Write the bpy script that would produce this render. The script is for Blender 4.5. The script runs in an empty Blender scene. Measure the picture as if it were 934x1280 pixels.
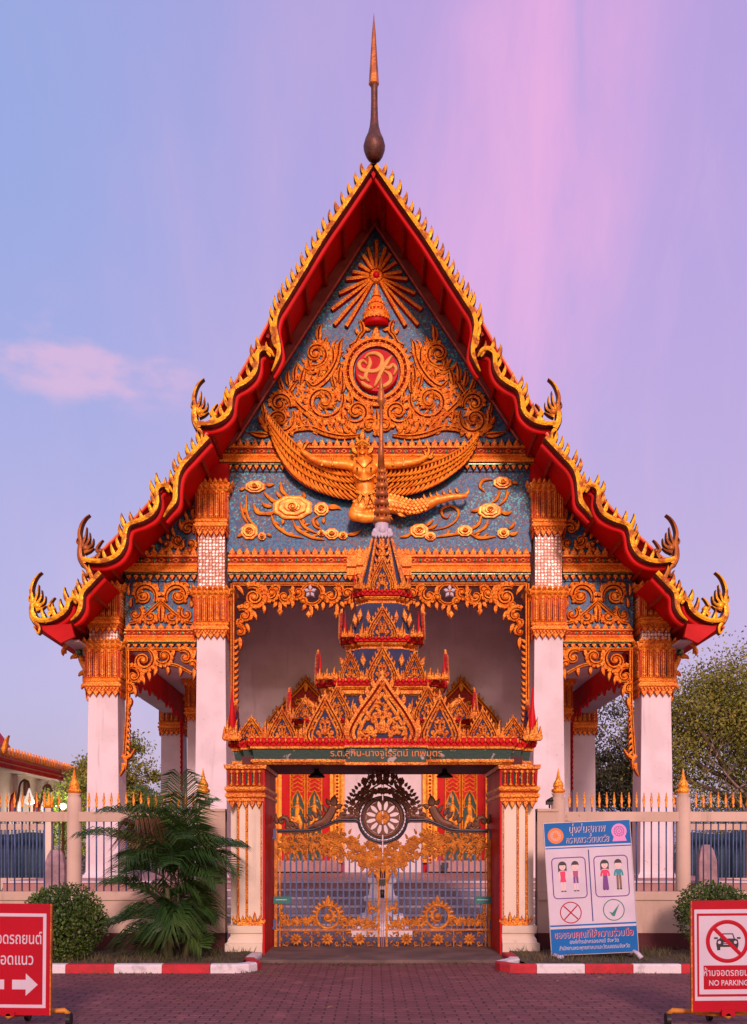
import bpy, bmesh, math, random
from math import sin, cos, pi, radians, atan2, sqrt
from mathutils import Vector, Matrix
SC = bpy.context.scene
COL = SC.collection
# ------------------------------------------------------------------ camera
F = 1250.0; CX = 467.0; HY = 1062.0; EYE = 1.5
cam = bpy.data.cameras.new('camera'); camo = bpy.data.objects.new('camera', cam); COL.objects.link(camo)
camo.location = (0, 0, EYE); camo.rotation_euler = (pi/2, 0, 0)
cam.sensor_width = 36; cam.sensor_fit = 'AUTO'; cam.lens = 36*F/1280
cam.shift_y = (HY-640)/1280; cam.shift_x = 0
cam.clip_end = 2000
SC.camera = camo
# ------------------------------------------------------------------ world
W = bpy.data.worlds.new('World'); SC.world = W; W.use_nodes = True
nt = W.node_tree; nt.nodes.clear()
class NT:
    def __init__(s, nt): s.nt = nt
    def n(s, t, **k):
        nd = s.nt.nodes.new(t)
        for a, b in k.items(): setattr(nd, a, b)
        return nd
    def l(s, a, b): s.nt.links.new(a, b)
    def math(s, op, a, b=None, c=None, clamp=False):
        nd = s.n('ShaderNodeMath', operation=op, use_clamp=clamp)
        for i, v in enumerate((a, b, c)):
            if v is None: continue
            if isinstance(v, (int, float)): nd.inputs[i].default_value = v
            else: s.l(v, nd.inputs[i])
        return nd.outputs[0]
    def mix(s, f, a, b, bt='MIX'):
        nd = s.n('ShaderNodeMix', data_type='RGBA', blend_type=bt)
        for i, v in ((0, f), (6, a), (7, b)):
            if isinstance(v, (int, float)): nd.inputs[i].default_value = v
            elif isinstance(v, tuple): nd.inputs[i].default_value = (*v[:3], 1)
            else: s.l(v, nd.inputs[i])
        return nd.outputs[2]
    def ss(s, v, a, b):
        nd = s.n('ShaderNodeMapRange', interpolation_type='SMOOTHSTEP')
        s.l(v, nd.inputs[0]); nd.inputs[1].default_value = a; nd.inputs[2].default_value = b
        return nd.outputs[0]
w = NT(nt)
tc = w.n('ShaderNodeTexCoord'); sp = w.n('ShaderNodeSeparateXYZ'); w.l(tc.outputs['Generated'], sp.inputs[0])
X, Y, Z = sp.outputs
az = w.math('ARCTAN2', X, Y)
hor = w.math('SQRT', w.math('ADD', w.math('MULTIPLY', X, X), w.math('MULTIPLY', Y, Y)))
el = w.math('ARCTAN2', Z, hor)
mp = w.n('ShaderNodeMapping'); mp.inputs['Scale'].default_value = (3.2, 1.5, 1.3); w.l(tc.outputs['Generated'], mp.inputs[0])
nz = w.n('ShaderNodeTexNoise'); nz.inputs['Scale'].default_value = 1.6; nz.inputs['Detail'].default_value = 5; nz.inputs['Roughness'].default_value = .55
w.l(mp.outputs[0], nz.inputs[0])
nfac = nz.outputs[0]
base_lo = w.mix(w.ss(az, -.45, .35), (.42, .36, .69), (.50, .36, .66))
base_hi = w.mix(w.ss(az, -.40, .10), (.30, .365, .73), (.46, .33, .71))
base = w.mix(w.ss(el, .15, .62), base_lo, base_hi)
base = w.mix(w.ss(el, .18, -.02), base, (.33, .26, .52))
# pink streak of high cloud
azc = w.math('ADD', w.math('MULTIPLY', el, .36), w.math('ADD', -.052, w.math('MULTIPLY', w.math('SUBTRACT', nfac, .5), .24)))
dd = w.math('DIVIDE', w.math('SUBTRACT', az, azc), .12)
g = w.math('EXPONENT', w.math('MULTIPLY', w.math('MULTIPLY', dd, dd), -1.0))
g = w.math('MULTIPLY', g, w.ss(el, .12, .6))
g = w.math('MULTIPLY', g, w.math('ADD', .35, w.math('MULTIPLY', nfac, .9)), clamp=True)
mp3 = w.n('ShaderNodeMapping'); mp3.inputs['Rotation'].default_value = (0, radians(-20), 0); mp3.inputs['Scale'].default_value = (9, 3, 1.6); w.l(tc.outputs['Generated'], mp3.inputs[0])
nw3 = w.n('ShaderNodeTexNoise'); nw3.inputs['Scale'].default_value = 1.7; nw3.inputs['Detail'].default_value = 9; nw3.inputs['Roughness'].default_value = .62; nw3.inputs['Distortion'].default_value = .5; w.l(mp3.outputs[0], nw3.inputs[0])
wisp = nw3.outputs[0]
g = w.math('MULTIPLY', g, w.math('ADD', .35, w.math('MULTIPLY', w.ss(wisp, .25, .75), .70)), clamp=True)
base = w.mix(g, base, (.90, .40, .74))
base = w.mix(w.math('MULTIPLY', w.ss(wisp, .50, .80), w.math('MULTIPLY', w.ss(az, -.5, .1), .30)), base, (.74, .44, .72))
base = w.mix(w.math('MULTIPLY', w.ss(wisp, .46, .25), .22), base, (.27, .33, .66))
# thin edge darkening in the blue right corner of the sky, and soft pink mottling
base = w.mix(w.math('MULTIPLY', w.ss(nfac, .45, .75), .35), base, (.66, .42, .68))
# small puffs low on the left
mp2 = w.n('ShaderNodeMapping'); mp2.inputs['Scale'].default_value = (7, 7, 15); w.l(tc.outputs['Generated'], mp2.inputs[0])
n2 = w.n('ShaderNodeTexNoise'); n2.inputs['Scale'].default_value = 1.9; n2.inputs['Detail'].default_value = 7; w.l(mp2.outputs[0], n2.inputs[0])
bx = w.math('DIVIDE', w.math('ADD', az, .28), .10); bz = w.math('DIVIDE', w.math('SUBTRACT', el, .437), .03)
bl = w.math('EXPONENT', w.math('MULTIPLY', w.math('ADD', w.math('MULTIPLY', bx, bx), w.math('MULTIPLY', bz, bz)), -1.0))
pf = w.math('MULTIPLY', w.ss(w.math('ADD', n2.outputs[0], w.math('MULTIPLY', bl, .26)), .55, .78), w.math('MINIMUM', w.math('MULTIPLY', bl, 1.2), .65))
base = w.mix(pf, base, (.80, .45, .66))
# the sunset half of the sky, behind the camera
back = w.ss(Y, .25, -.6)
glow = w.mix(w.ss(el, 0, .9), (.95, .58, .58), (.50, .40, .66))
base = w.mix(back, base, glow)
base = w.mix(w.ss(Z, -.02, -.12), base, (.10, .07, .09))
sky = w.n('ShaderNodeTexSky'); sky.sky_type = 'NISHITA'; sky.sun_disc = False
SUN_EL = 22; SUN_AZ = 175   # degrees, azimuth from +Y (ahead) clockwise: behind the camera, a little to the left
sky.sun_elevation = radians(4); sky.sun_rotation = radians(SUN_AZ)
b1 = w.n('ShaderNodeBackground'); w.l(base, b1.inputs[0]); b1.inputs[1].default_value = .95
b2 = w.n('ShaderNodeBackground'); w.l(sky.outputs[0], b2.inputs[0]); b2.inputs[1].default_value = .05
ad = w.n('ShaderNodeAddShader'); w.l(b1.outputs[0], ad.inputs[0]); w.l(b2.outputs[0], ad.inputs[1])
wo = w.n('ShaderNodeOutputWorld'); w.l(ad.outputs[0], wo.inputs[0])
# ------------------------------------------------------------------ sun: low, soft afterglow from behind the camera
sun = bpy.data.lights.new('sun', 'SUN'); sun.energy = 3.05; sun.angle = radians(9); sun.color = (1, .665, .63)
suno = bpy.data.objects.new('sun', sun); COL.objects.link(suno)
a, e = radians(SUN_AZ), radians(SUN_EL)
sd = Vector((sin(a)*cos(e), cos(a)*cos(e), sin(e)))
suno.rotation_euler = sd.to_track_quat('Z', 'Y').to_euler(); suno.location = (0, -20, 20)
SC.view_settings.view_transform = 'Standard'; SC.view_settings.look = 'None'
SC.view_settings.exposure = 0; SC.view_settings.gamma = 1
# ------------------------------------------------------------------ materials
def mat(name, c, c2=None, ns=8, rough=.6, metal=0, bump=0, bs=40, lo=.35, hi=.65, spec=.4, emit=0, coat=0):
    m = bpy.data.materials.new(name); m.use_nodes = True; t = NT(m.node_tree)
    b = m.node_tree.nodes['Principled BSDF']
    b.inputs['Roughness'].default_value = rough; b.inputs['Metallic'].default_value = metal
    b.inputs['Specular IOR Level'].default_value = spec
    b.inputs['Base Color'].default_value = (*c, 1)
    tcn = t.n('ShaderNodeTexCoord')
    if c2:
        n = t.n('ShaderNodeTexNoise'); n.inputs['Scale'].default_value = ns; n.inputs['Detail'].default_value = 6
        t.l(tcn.outputs['Object'], n.inputs[0])
        t.l(t.mix(t.ss(n.outputs[0], lo, hi), c, c2), b.inputs['Base Color'])
        r = t.n('ShaderNodeMapRange'); t.l(n.outputs[0], r.inputs[0]); r.inputs[3].default_value = max(.05, rough-.12); r.inputs[4].default_value = min(1, rough+.15)
        t.l(r.outputs[0], b.inputs['Roughness'])
    if bump:
        n = t.n('ShaderNodeTexNoise'); n.inputs['Scale'].default_value = bs; n.inputs['Detail'].default_value = 3
        t.l(tcn.outputs['Object'], n.inputs[0])
        bp = t.n('ShaderNodeBump'); bp.inputs['Strength'].default_value = bump; bp.inputs['Distance'].default_value = .02
        t.l(n.outputs[0], bp.inputs['Height']); t.l(bp.outputs[0], b.inputs['Normal'])
    if emit:
        b.inputs['Emission Color'].default_value = (*c, 1); b.inputs['Emission Strength'].default_value = emit
    return m
def mosaic(name, cols, scale, rough=.25, metal=.3, grout=(.05, .05, .07), bumpy=.5):
    """small mirror-glass tiles, each its own colour and slightly tilted"""
    m = bpy.data.materials.new(name); m.use_nodes = True; t = NT(m.node_tree)
    b = m.node_tree.nodes['Principled BSDF']
    tcn = t.n('ShaderNodeTexCoord')
    v = t.n('ShaderNodeTexVoronoi'); v.inputs['Scale'].default_value = scale; t.l(tcn.outputs['Object'], v.inputs[0])
    s = t.n('ShaderNodeSeparateColor'); t.l(v.outputs['Color'], s.inputs[0])
    cr = t.n('ShaderNodeValToRGB'); cr.color_ramp.interpolation = 'CONSTANT'
    els = cr.color_ramp.elements
    while len(els) > 1: els.remove(els[-1])
    els[0].position = 0; els[0].color = (*cols[0][1], 1)
    acc = cols[0][0]
    for wgt, c in cols[1:]:
        e_ = els.new(acc); e_.color = (*c, 1); acc += wgt
    # large-scale drift so that some patches are bluer, some browner
    n = t.n('ShaderNodeTexNoise'); n.inputs['Scale'].default_value = .9; n.inputs['Detail'].default_value = 3; t.l(tcn.outputs['Object'], n.inputs[0])
    f = t.math('ADD', s.outputs[0], t.math('MULTIPLY', t.math('SUBTRACT', n.outputs[0], .5), 1.1), clamp=True)
    t.l(f, cr.inputs[0])
    t.l(cr.outputs[0], b.inputs['Base Color'])
    b.inputs['Roughness'].default_value = rough; b.inputs['Metallic'].default_value = metal
    bp = t.n('ShaderNodeBump'); bp.inputs['Strength'].default_value = bumpy; bp.inputs['Distance'].default_value = .03
    t.l(s.outputs[1], bp.inputs['Height']); t.l(bp.outputs[0], b.inputs['Normal'])
    return m
G = {}
def carved(name, c1, c2, crev, sc, rough=.42, metal=.15):
    """gilded carving: gold leaf with the red undercoat showing in its fine cut grooves"""
    m = bpy.data.materials.new(name); m.use_nodes = True; t = NT(m.node_tree); b = m.node_tree.nodes['Principled BSDF']
    tcn = t.n('ShaderNodeTexCoord'); v = t.n('ShaderNodeTexVoronoi'); v.inputs['Scale'].default_value = sc; t.l(tcn.outputs['Object'], v.inputs[0])
    n = t.n('ShaderNodeTexNoise'); n.inputs['Scale'].default_value = 7; n.inputs['Detail'].default_value = 6; t.l(tcn.outputs['Object'], n.inputs[0])
    n2 = t.n('ShaderNodeTexNoise'); n2.inputs['Scale'].default_value = 1.1; n2.inputs['Detail'].default_value = 5; t.l(tcn.outputs['Object'], n2.inputs[0])
    c = t.mix(t.ss(n.outputs[0], .38, .66), c1, c2)
    c = t.mix(t.math('MULTIPLY', t.ss(n2.outputs[0], .52, .7), .35), c, crev)
    c = t.mix(t.math('MULTIPLY', t.ss(v.outputs['Distance'], .46, .70), .62), c, crev)
    t.l(c, b.inputs['Base Color']); b.inputs['Roughness'].default_value = rough; b.inputs['Metallic'].default_value = metal; b.inputs['Specular IOR Level'].default_value = .4
    bp = t.n('ShaderNodeBump'); bp.inputs['Strength'].default_value = .7; bp.inputs['Distance'].default_value = .015
    t.l(t.math('MULTIPLY', v.outputs['Distance'], -1), bp.inputs['Height']); t.l(bp.outputs[0], b.inputs['Normal'])
    return m
G['gold'] = carved('orange_gold', (1.0, .38, .035), (.95, .24, .014), (.45, .05, .008), 32)
G['gold2'] = carved('leaf_gold', (1.0, .50, .045), (.95, .30, .014), (.42, .06, .008), 36, .38, .2)
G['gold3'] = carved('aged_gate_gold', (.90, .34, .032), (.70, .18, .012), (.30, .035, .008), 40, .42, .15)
G['smoothgold'] = mat('polished_gold_paint', (.98, .36, .028), (.80, .20, .012), 9, .36, .2, .2, 40)
G['roofgold'] = mat('mirror_gold', (1.0, .46, .012), (.48, .13, .010), 5, .3, .3, .7, 30, .46, .60)
G['red'] = mat('red_paint', (.55, .003, .006), (.45, .002, .004), 2, .5, 0, .05, 30, spec=.15)
G['deepred'] = mat('oxide_red', (.34, .022, .008), (.24, .012, .006), 12, .6, 0, .1, spec=.2)
G['capred'] = mat('orange_red', (.55, .07, .012), (.42, .04, .010), 12, .6, spec=.2)
G['soffit'] = mat('soffit_red', (.62, .002, .004), (.50, .002, .003), 1.2, .5, spec=.12)
G['frame'] = mat('brown_red_board', (.26, .045, .03), (.20, .03, .022), 4, .6, 0, .1)
G['pinkedge'] = mat('faded_red_edge', (.48, .12, .10), (.36, .07, .06), 6, .6)
G['darkbrown'] = mat('dark_patina', (.16, .05, .03), (.08, .035, .03), 6, .45, .3, .5, 25)
G['lacquer'] = mat('aged_orange_metal', (.55, .17, .02), (.30, .08, .02), 4, .4, .4, .3, 25)
G['green'] = mosaic('green_glass', [(.5, (.02, .16, .05)), (.3, (.03, .10, .06)), (.2, (.25, .28, .10))], 34)
G['blue'] = mosaic('blue_glass_mosaic', [(.24, (.006, .17, .33)), (.22, (.005, .06, .18)), (.22, (.015, .085, .24)), (.13, (.15, .11, .13)), (.15, (.16, .06, .045)), (.1, (.06, .42, .46))], 30, .5, .0, bumpy=.7)
G['spireblue'] = mat('faded_blue_paint', (.016, .018, .06), (.03, .032, .085), 3, .6, 0, .15, spec=.2)
G['darkgreen'] = mat('peeling_green_paint', (.02, .055, .04), (.35, .30, .28), 9, .6, 0, .3, 30, .60, .68)
def hexmosaic(name):
    m = bpy.data.materials.new(name); m.use_nodes = True; t = NT(m.node_tree); b = m.node_tree.nodes['Principled BSDF']
    tcn = t.n('ShaderNodeTexCoord'); v = t.n('ShaderNodeTexVoronoi'); v.inputs['Scale'].default_value = 13; v.inputs['Randomness'].default_value = .22; t.l(tcn.outputs['Object'], v.inputs[0])
    n = t.n('ShaderNodeTexNoise'); n.inputs['Scale'].default_value = 1.6; t.l(tcn.outputs['Object'], n.inputs[0])
    tilec = t.mix(t.ss(n.outputs[0], .50, .62), (.98, .82, .74), (.52, .26, .18))
    t.l(t.mix(t.ss(v.outputs['Distance'], .47, .56), tilec, (.36, .13, .07)), b.inputs['Base Color'])
    b.inputs['Roughness'].default_value = .35; b.inputs['Metallic'].default_value = .1
    bp = t.n('ShaderNodeBump'); bp.inputs['Strength'].default_value = .6; bp.inputs['Distance'].default_value = .02; t.l(t.math('MULTIPLY', v.outputs['Distance'], -1), bp.inputs['Height']); t.l(bp.outputs[0], b.inputs['Normal'])
    return m
G['silver'] = hexmosaic('silver_glass')
def plaster(name, c1, c2, dirt, amt=.55):
    """painted render with faint rain streaks, patched areas and a dirty foot"""
    m = bpy.data.materials.new(name); m.use_nodes = True; t = NT(m.node_tree); b = m.node_tree.nodes['Principled BSDF']
    tcn = t.n('ShaderNodeTexCoord'); mp_ = t.n('ShaderNodeMapping'); mp_.inputs['Scale'].default_value = (7, 7, .55); t.l(tcn.outputs['Object'], mp_.inputs[0])
    n = t.n('ShaderNodeTexNoise'); n.inputs['Scale'].default_value = 1; n.inputs['Detail'].default_value = 7; n.inputs['Roughness'].default_value = .65; t.l(mp_.outputs[0], n.inputs[0])
    n2 = t.n('ShaderNodeTexNoise'); n2.inputs['Scale'].default_value = 1.3; n2.inputs['Detail'].default_value = 6; t.l(tcn.outputs['Object'], n2.inputs[0])
    n3 = t.n('ShaderNodeTexNoise'); n3.inputs['Scale'].default_value = 11; n3.inputs['Detail'].default_value = 6; t.l(tcn.outputs['Object'], n3.inputs[0])
    c = t.mix(t.ss(n2.outputs[0], .42, .6), c1, c2)
    c = t.mix(t.math('MULTIPLY', t.ss(n.outputs[0], .55, .78), amt), c, dirt)
    c = t.mix(t.math('MULTIPLY', t.math('MULTIPLY', t.ss(n3.outputs[0], .62, .74), t.ss(n2.outputs[0], .48, .66)), .7), c, dirt)
    t.l(c, b.inputs['Base Color']); b.inputs['Roughness'].default_value = .85; b.inputs['Specular IOR Level'].default_value = .2
    bp = t.n('ShaderNodeBump'); bp.inputs['Strength'].default_value = .25; bp.inputs['Distance'].default_value = .01; t.l(n3.outputs[0], bp.inputs['Height']); t.l(bp.outputs[0], b.inputs['Normal'])
    return m
G['white'] = plaster('white_render', (.72, .615, .64), (.65, .55, .57), (.37, .28, .28))
G['cream'] = plaster('cream_paint', (.58, .42, .33), (.50, .36, .28), (.30, .20, .15), .6)
G['creampale'] = plaster('pale_cream_paint', (.72, .60, .47), (.64, .52, .41), (.36, .27, .2), .5)
G['burgundy'] = mat('burgundy_plinth', (.10, .015, .018), (.07, .012, .014), 3, .7)
G['bluebar'] = mat('blue_painted_iron', (.045, .075, .19), (.07, .10, .21), 20, .45, .2)
G['iron'] = mat('dark_brown_iron', (.10, .035, .022), (.14, .05, .02), 14, .5, .25)
G['blackblue'] = mat('blue_black_iron', (.018, .022, .04), None, 1, .4, .3)
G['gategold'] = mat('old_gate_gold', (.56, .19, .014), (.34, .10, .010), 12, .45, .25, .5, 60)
G['kred'] = mat('kerb_red', (.50, .02, .03), (.38, .025, .03), 9, .75, 0, .4, 30)
G['kwhite'] = mat('kerb_white', (.66, .60, .61), (.42, .36, .37), 7, .8, 0, .4, 30, .5, .72)
G['signred'] = mat('sign_red', (.40, .004, .018), (.34, .003, .014), 2, .4, spec=.15)
G['signwhite'] = mat('sign_white', (.54, .475, .55), (.50, .43, .51), 3, .45, spec=.25)
G['signblue'] = mat('sign_blue', (.003, .125, .40), (.004, .11, .35), 2, .45, spec=.12)
G['yellow'] = mat('yellow_frame_paint', (.62, .24, .015), (.45, .14, .02), 10, .5)
G['black'] = mat('black', (.012, .011, .013), None, 1, .5)
G['purple'] = mat('purple_ink', (.13, .02, .20), None, 1, .5)
G['navy'] = mat('navy_ink', (.02, .03, .18), None, 1, .5)
G['pinkink'] = mat('pink_ink', (.62, .22, .48), None, 1, .5)
G['crimson'] = mat('crimson_ink', (.60, .01, .10), None, 1, .5)
G['plum'] = mat('plum_ink', (.30, .06, .16), None, 1, .5)
G['teal'] = mat('teal_ink', (.01, .22, .26), None, 1, .5)
G['brownink'] = mat('brown_ink', (.17, .08, .05), None, 1, .5)
G['greenink'] = mat('green_ink', (.01, .16, .14), None, 1, .5)
G['orangeink'] = mat('orange_ink', (.62, .16, .01), None, 1, .5)
G['skin'] = mat('skin_ink', (.74, .48, .44), None, 1, .5)
G['step'] = mat('mauve_terrazzo', (.27, .20, .23), (.22, .165, .19), 8, .5, 0, .05)
G['nosing'] = mat('pale_step_edge', (.58, .48, .49), (.48, .38, .40), 8, .6)
G['salmon'] = mat('salmon_tile', (.42, .20, .17), (.36, .17, .15), 4, .5)
G['tile'] = mat('orange_roof_tile', (.62, .17, .03), (.50, .12, .025), 9, .4, 0, .3)
G['ceil'] = mat('dull_plaster', (.52, .42, .41), (.44, .35, .35), 1.2, .85, 0, .1)
G['doorgold'] = mat('door_frame_gold', (.85, .34, .02), (.66, .20, .012), 12, .4, .3, .4, 40)
G['bark'] = mat('bark', (.16, .10, .075), (.09, .06, .05), 9, .9, 0, .6, 20)
G['palebark'] = mat('pale_bark', (.30, .21, .17), (.18, .12, .10), 9, .9, 0, .6, 20)
def leafmat(name, cols, rough=.6):
    m = bpy.data.materials.new(name); m.use_nodes = True; t = NT(m.node_tree)
    b = m.node_tree.nodes['Principled BSDF']; b.inputs['Roughness'].default_value = rough; b.inputs['Specular IOR Level'].default_value = .25
    gi = t.n('ShaderNodeNewGeometry')
    cr = t.n('ShaderNodeValToRGB'); els = cr.color_ramp.elements
    for i, c in enumerate(cols):
        p = i/(len(cols)-1)
        e_ = els[i] if i < 2 else els.new(p)
        if i < 2: e_.position = p if i == 0 else 1/(len(cols)-1)
        e_.color = (*c, 1)
    tcn = t.n('ShaderNodeTexCoord'); nn = t.n('ShaderNodeTexNoise'); nn.inputs['Scale'].default_value = 1.1; nn.inputs['Detail'].default_value = 2; t.l(tcn.outputs['Object'], nn.inputs[0])
    t.l(t.math('ADD', t.math('MULTIPLY', gi.outputs['Random Per Island'], .4), t.math('MULTIPLY', t.ss(nn.outputs[0], .32, .68), .6)), cr.inputs[0]); t.l(cr.outputs[0], b.inputs['Base Color'])
    return m
G['leafA'] = leafmat('tree_leaves', [(.07, .09, .012), (.17, .18, .025), (.27, .25, .04), (.13, .095, .03)])
G['leafB'] = leafmat('dull_leaves', [(.035, .045, .022), (.06, .065, .03), (.09, .075, .045)])
G['leafC'] = leafmat('shrub_leaves', [(.025, .055, .010), (.05, .095, .015), (.09, .13, .02)], .45)
G['leafD'] = leafmat('hedge_leaves', [(.02, .08, .03), (.04, .14, .04)], .5)
G['leafL'] = leafmat('bright_leaves', [(.16, .26, .03), (.28, .36, .04), (.12, .22, .05)], .5)
G['palm'] = leafmat('palm_leaflets', [(.016, .045, .014), (.035, .085, .018), (.09, .14, .028)], .4)
G['palmdry'] = leafmat('dry_palm_leaflets', [(.12, .055, .03), (.19, .09, .045), (.09, .045, .03)], .7)
G['palmstem'] = mat('palm_stem', (.05, .07, .025), (.10, .08, .04), 10, .6)
G['grass'] = leafmat('verge_grass', [(.045, .06, .015), (.09, .08, .03), (.13, .09, .05)], .8)
G['soil'] = mat('verge_soil', (.065, .045, .032), (.10, .075, .05), 8, .95, 0, .8, 30)
G['bulb'] = mat('lamp_glow', (1, .97, .92), None, 1, .4, emit=9)
# ------------------------------------------------------------------ mesh builder
def P(px, py, D, off=0.0): return ((px-CX)/F*D, D-off, EYE-(py-HY)/F*D)
class Fr:
    """front-facing relief frame: x,y in photo-scale units at distance D, h towards the viewer"""
    def __init__(s, D): s.D = D; s.k = D/F
    def __call__(s, x, y, h=0): return Vector(((x-CX)*s.k, s.D-h*s.k, EYE-(y-HY)*s.k))
class FG:
    def __init__(s, O, U, V, N, k=1.0): s.O = Vector(O); s.U = Vector(U).normalized(); s.V = Vector(V).normalized(); s.N = Vector(N).normalized(); s.k = k
    def __call__(s, x, y, h=0): return s.O + s.U*(x*s.k) - s.V*(y*s.k) + s.N*(h*s.k)
class MB:
    def __init__(s): s.v = []; s.f = []; s.m = []; s.s = []
    def add(s, vs, fs, m=0, smooth=False):
        o = len(s.v); s.v.extend([tuple(v) for v in vs])
        for i, f in enumerate(fs):
            s.f.append([o+j for j in f]); s.m.append(m[i] if isinstance(m, (list, tuple)) else m); s.s.append(smooth)
    def box(s, x0, x1, y0, y1, z0, z1, m=0):
        vs = [(x, y, z) for z in (z0, z1) for y in (y0, y1) for x in (x0, x1)]
        s.add(vs, [(0, 1, 3, 2)[::-1], (4, 5, 7, 6), (0, 1, 5, 4), (1, 3, 7, 5), (3, 2, 6, 7), (2, 0, 4, 6)], m)
    def obox(s, fr, x0, x1, y0, y1, h0, h1, m=0):
        vs = [fr(x, y, h) for h in (h0, h1) for y in (y0, y1) for x in (x0, x1)]
        s.add(vs, [(0, 2, 3, 1), (4, 5, 7, 6), (0, 1, 5, 4), (1, 3, 7, 5), (3, 2, 6, 7), (2, 0, 4, 6)], m)
    def prism(s, fr, pts, h0, h1, m=0, mside=None):
        n = len(pts); vs = [fr(x, y, h0) for x, y in pts]+[fr(x, y, h1) for x, y in pts]
        fs = [list(range(n))[::-1], list(range(n, 2*n))]+[(i, (i+1) % n, n+(i+1) % n, n+i) for i in range(n)]
        s.add(vs, fs, [m, m]+[m if mside is None else mside]*n)
    def lathe(s, prof, cx, cy, n=16, m=0, smooth=True, sx=1, sy=1, rot=0):
        vs = []
        for z, r in prof:
            for i in range(n):
                a = 2*pi*i/n+rot; vs.append((cx+r*cos(a)*sx, cy+r*sin(a)*sy, z))
        fs = []
        for j in range(len(prof)-1):
            for i in range(n): fs.append((j*n+i, j*n+(i+1) % n, (j+1)*n+(i+1) % n, (j+1)*n+i))
        fs.append(list(range(n))[::-1]); fs.append([(len(prof)-1)*n+i for i in range(n)])
        s.add(vs, fs, m if not isinstance(m, list) else [m[min(j//n, len(m)-1)] for j in range(len(fs)-2)]+[m[0], m[-1]], smooth)
    def plan(s, plan, prof, m=0):
        """stack of mitred offsets of a rectilinear plan: prof = [(z, offset[, mat])]"""
        n = len(plan); mit = []
        for i in range(n):
            x0, y0 = plan[i-1]; x1, y1 = plan[i]; x2, y2 = plan[(i+1) % n]
            d1 = ((y1-y0), -(x1-x0)); d2 = ((y2-y1), -(x2-x1))
            l1 = math.hypot(*d1) or 1; l2 = math.hypot(*d2) or 1
            mit.append(((d1[0]/l1+d2[0]/l2), (d1[1]/l1+d2[1]/l2)))
        vs = []
        for p in prof:
            for (x, y), (dx, dy) in zip(plan, mit):
                vs.append((x+dx*p[1], y+dy*p[1], p[0]))
        fs = []; ms = []
        for j in range(len(prof)-1):
            mm = prof[j][2] if len(prof[j]) > 2 else m
            for i in range(n): fs.append((j*n+i, j*n+(i+1) % n, (j+1)*n+(i+1) % n, (j+1)*n+i)); ms.append(mm)
        fs.append(list(range(n))[::-1]); ms.append(prof[0][2] if len(prof[0]) > 2 else m)
        fs.append([(len(prof)-1)*n+i for i in range(n)]); ms.append(prof[-1][2] if len(prof[-1]) > 2 else m)
        s.add(vs, fs, ms)
    def tube(s, pts, rad, n=8, m=0, smooth=True, flat=1.0, caps=True):
        pts = [Vector(p) for p in pts]; N = len(pts)
        if not hasattr(rad, '__len__'): rad = [rad]*N
        vs = []; up = Vector((0, 0, 1))
        T0 = (pts[1]-pts[0]).normalized(); A = T0.orthogonal().normalized()
        for i, p in enumerate(pts):
            T = (pts[min(i+1, N-1)]-pts[max(i-1, 0)]).normalized()
            A = (A-T*A.dot(T)); A = A.normalized() if A.length > 1e-6 else T.orthogonal().normalized()
            B = T.cross(A)
            for k in range(n):
                a = 2*pi*k/n; d = (A*cos(a)+B*sin(a))*rad[i]; d.y *= flat; vs.append(p+d)
        fs = [(j*n+k, j*n+(k+1) % n, (j+1)*n+(k+1) % n, (j+1)*n+k) for j in range(N-1) for k in range(n)]
        if caps: fs += [list(range(n))[::-1], [(N-1)*n+k for k in range(n)]]
        s.add(vs, fs, m, smooth)
    def rib(s, fr, pts, wd, h, back=0, m=(0, 1), groove=False, base=0.0):
        N = len(pts)
        if not hasattr(wd, '__len__'): wd = [wd]*N
        if groove: sec = [(-1, 0), (-.84, .72), (-.24, 1), (0, .5), (.24, 1), (.84, .72), (1, 0)]
        else: sec = [(-1, 0), (-.68, .78), (0, 1), (.68, .78), (1, 0)]
        K = len(sec); vs = []
        for i, (x, y) in enumerate(pts):
            a = pts[max(i-1, 0)]; b = pts[min(i+1, N-1)]
            tx, ty = b[0]-a[0], b[1]-a[1]; L = math.hypot(tx, ty) or 1; nx, ny = -ty/L, tx/L
            hs = h*(.35+.65*min(1, wd[i]/(max(wd)*.6+1e-6)))
            for u, z in sec: vs.append(fr(x+nx*u*wd[i], y+ny*u*wd[i], base+z*hs))
            if back:
                for u in (1, -1): vs.append(fr(x+nx*u*wd[i], y+ny*u*wd[i], base-back))
        R = K+(2 if back else 0); fs = []; ms = []
        for i in range(N-1):
            for k in range(R if back else K-1):
                k2 = (k+1) % R
                fs.append((i*R+k, (i+1)*R+k, (i+1)*R+k2, i*R+k2))
                ms.append(m[0] if 0 < k < K-2 and not (groove and k in (2, 3)) else m[1])
        fs.append([k for k in range(R)]); fs.append([(N-1)*R+k for k in range(R)][::-1]); ms += [m[1], m[1]]
        s.add(vs, fs, ms)
    def gem(s, fr, pts, h, m=0, base=0.0, c=None, back=0, mside=None):
        n = len(pts); cx = sum(p[0] for p in pts)/n if c is None else c[0]; cy = sum(p[1] for p in pts)/n if c is None else c[1]
        vs = [fr(x, y, base) for x, y in pts]+[fr(cx+(x-cx)*.72, cy+(y-cy)*.72, base+h*.8) for x, y in pts]+[fr(cx, cy, base+h)]
        fs = [(i, (i+1) % n, n+(i+1) % n, n+i) for i in range(n)]+[(n+i, n+(i+1) % n, 2*n) for i in range(n)]
        ms = [m if mside is None else mside]*n+[m]*n
        if back:
            o = len(vs); vs += [fr(x, y, base-back) for x, y in pts]
            fs += [(o+i, o+(i+1) % n, (i+1) % n, i) for i in range(n)]+[[o+i for i in range(n)][::-1]]; ms += [ms[0]]*(n+1)
        s.add(vs, fs, ms)
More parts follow.
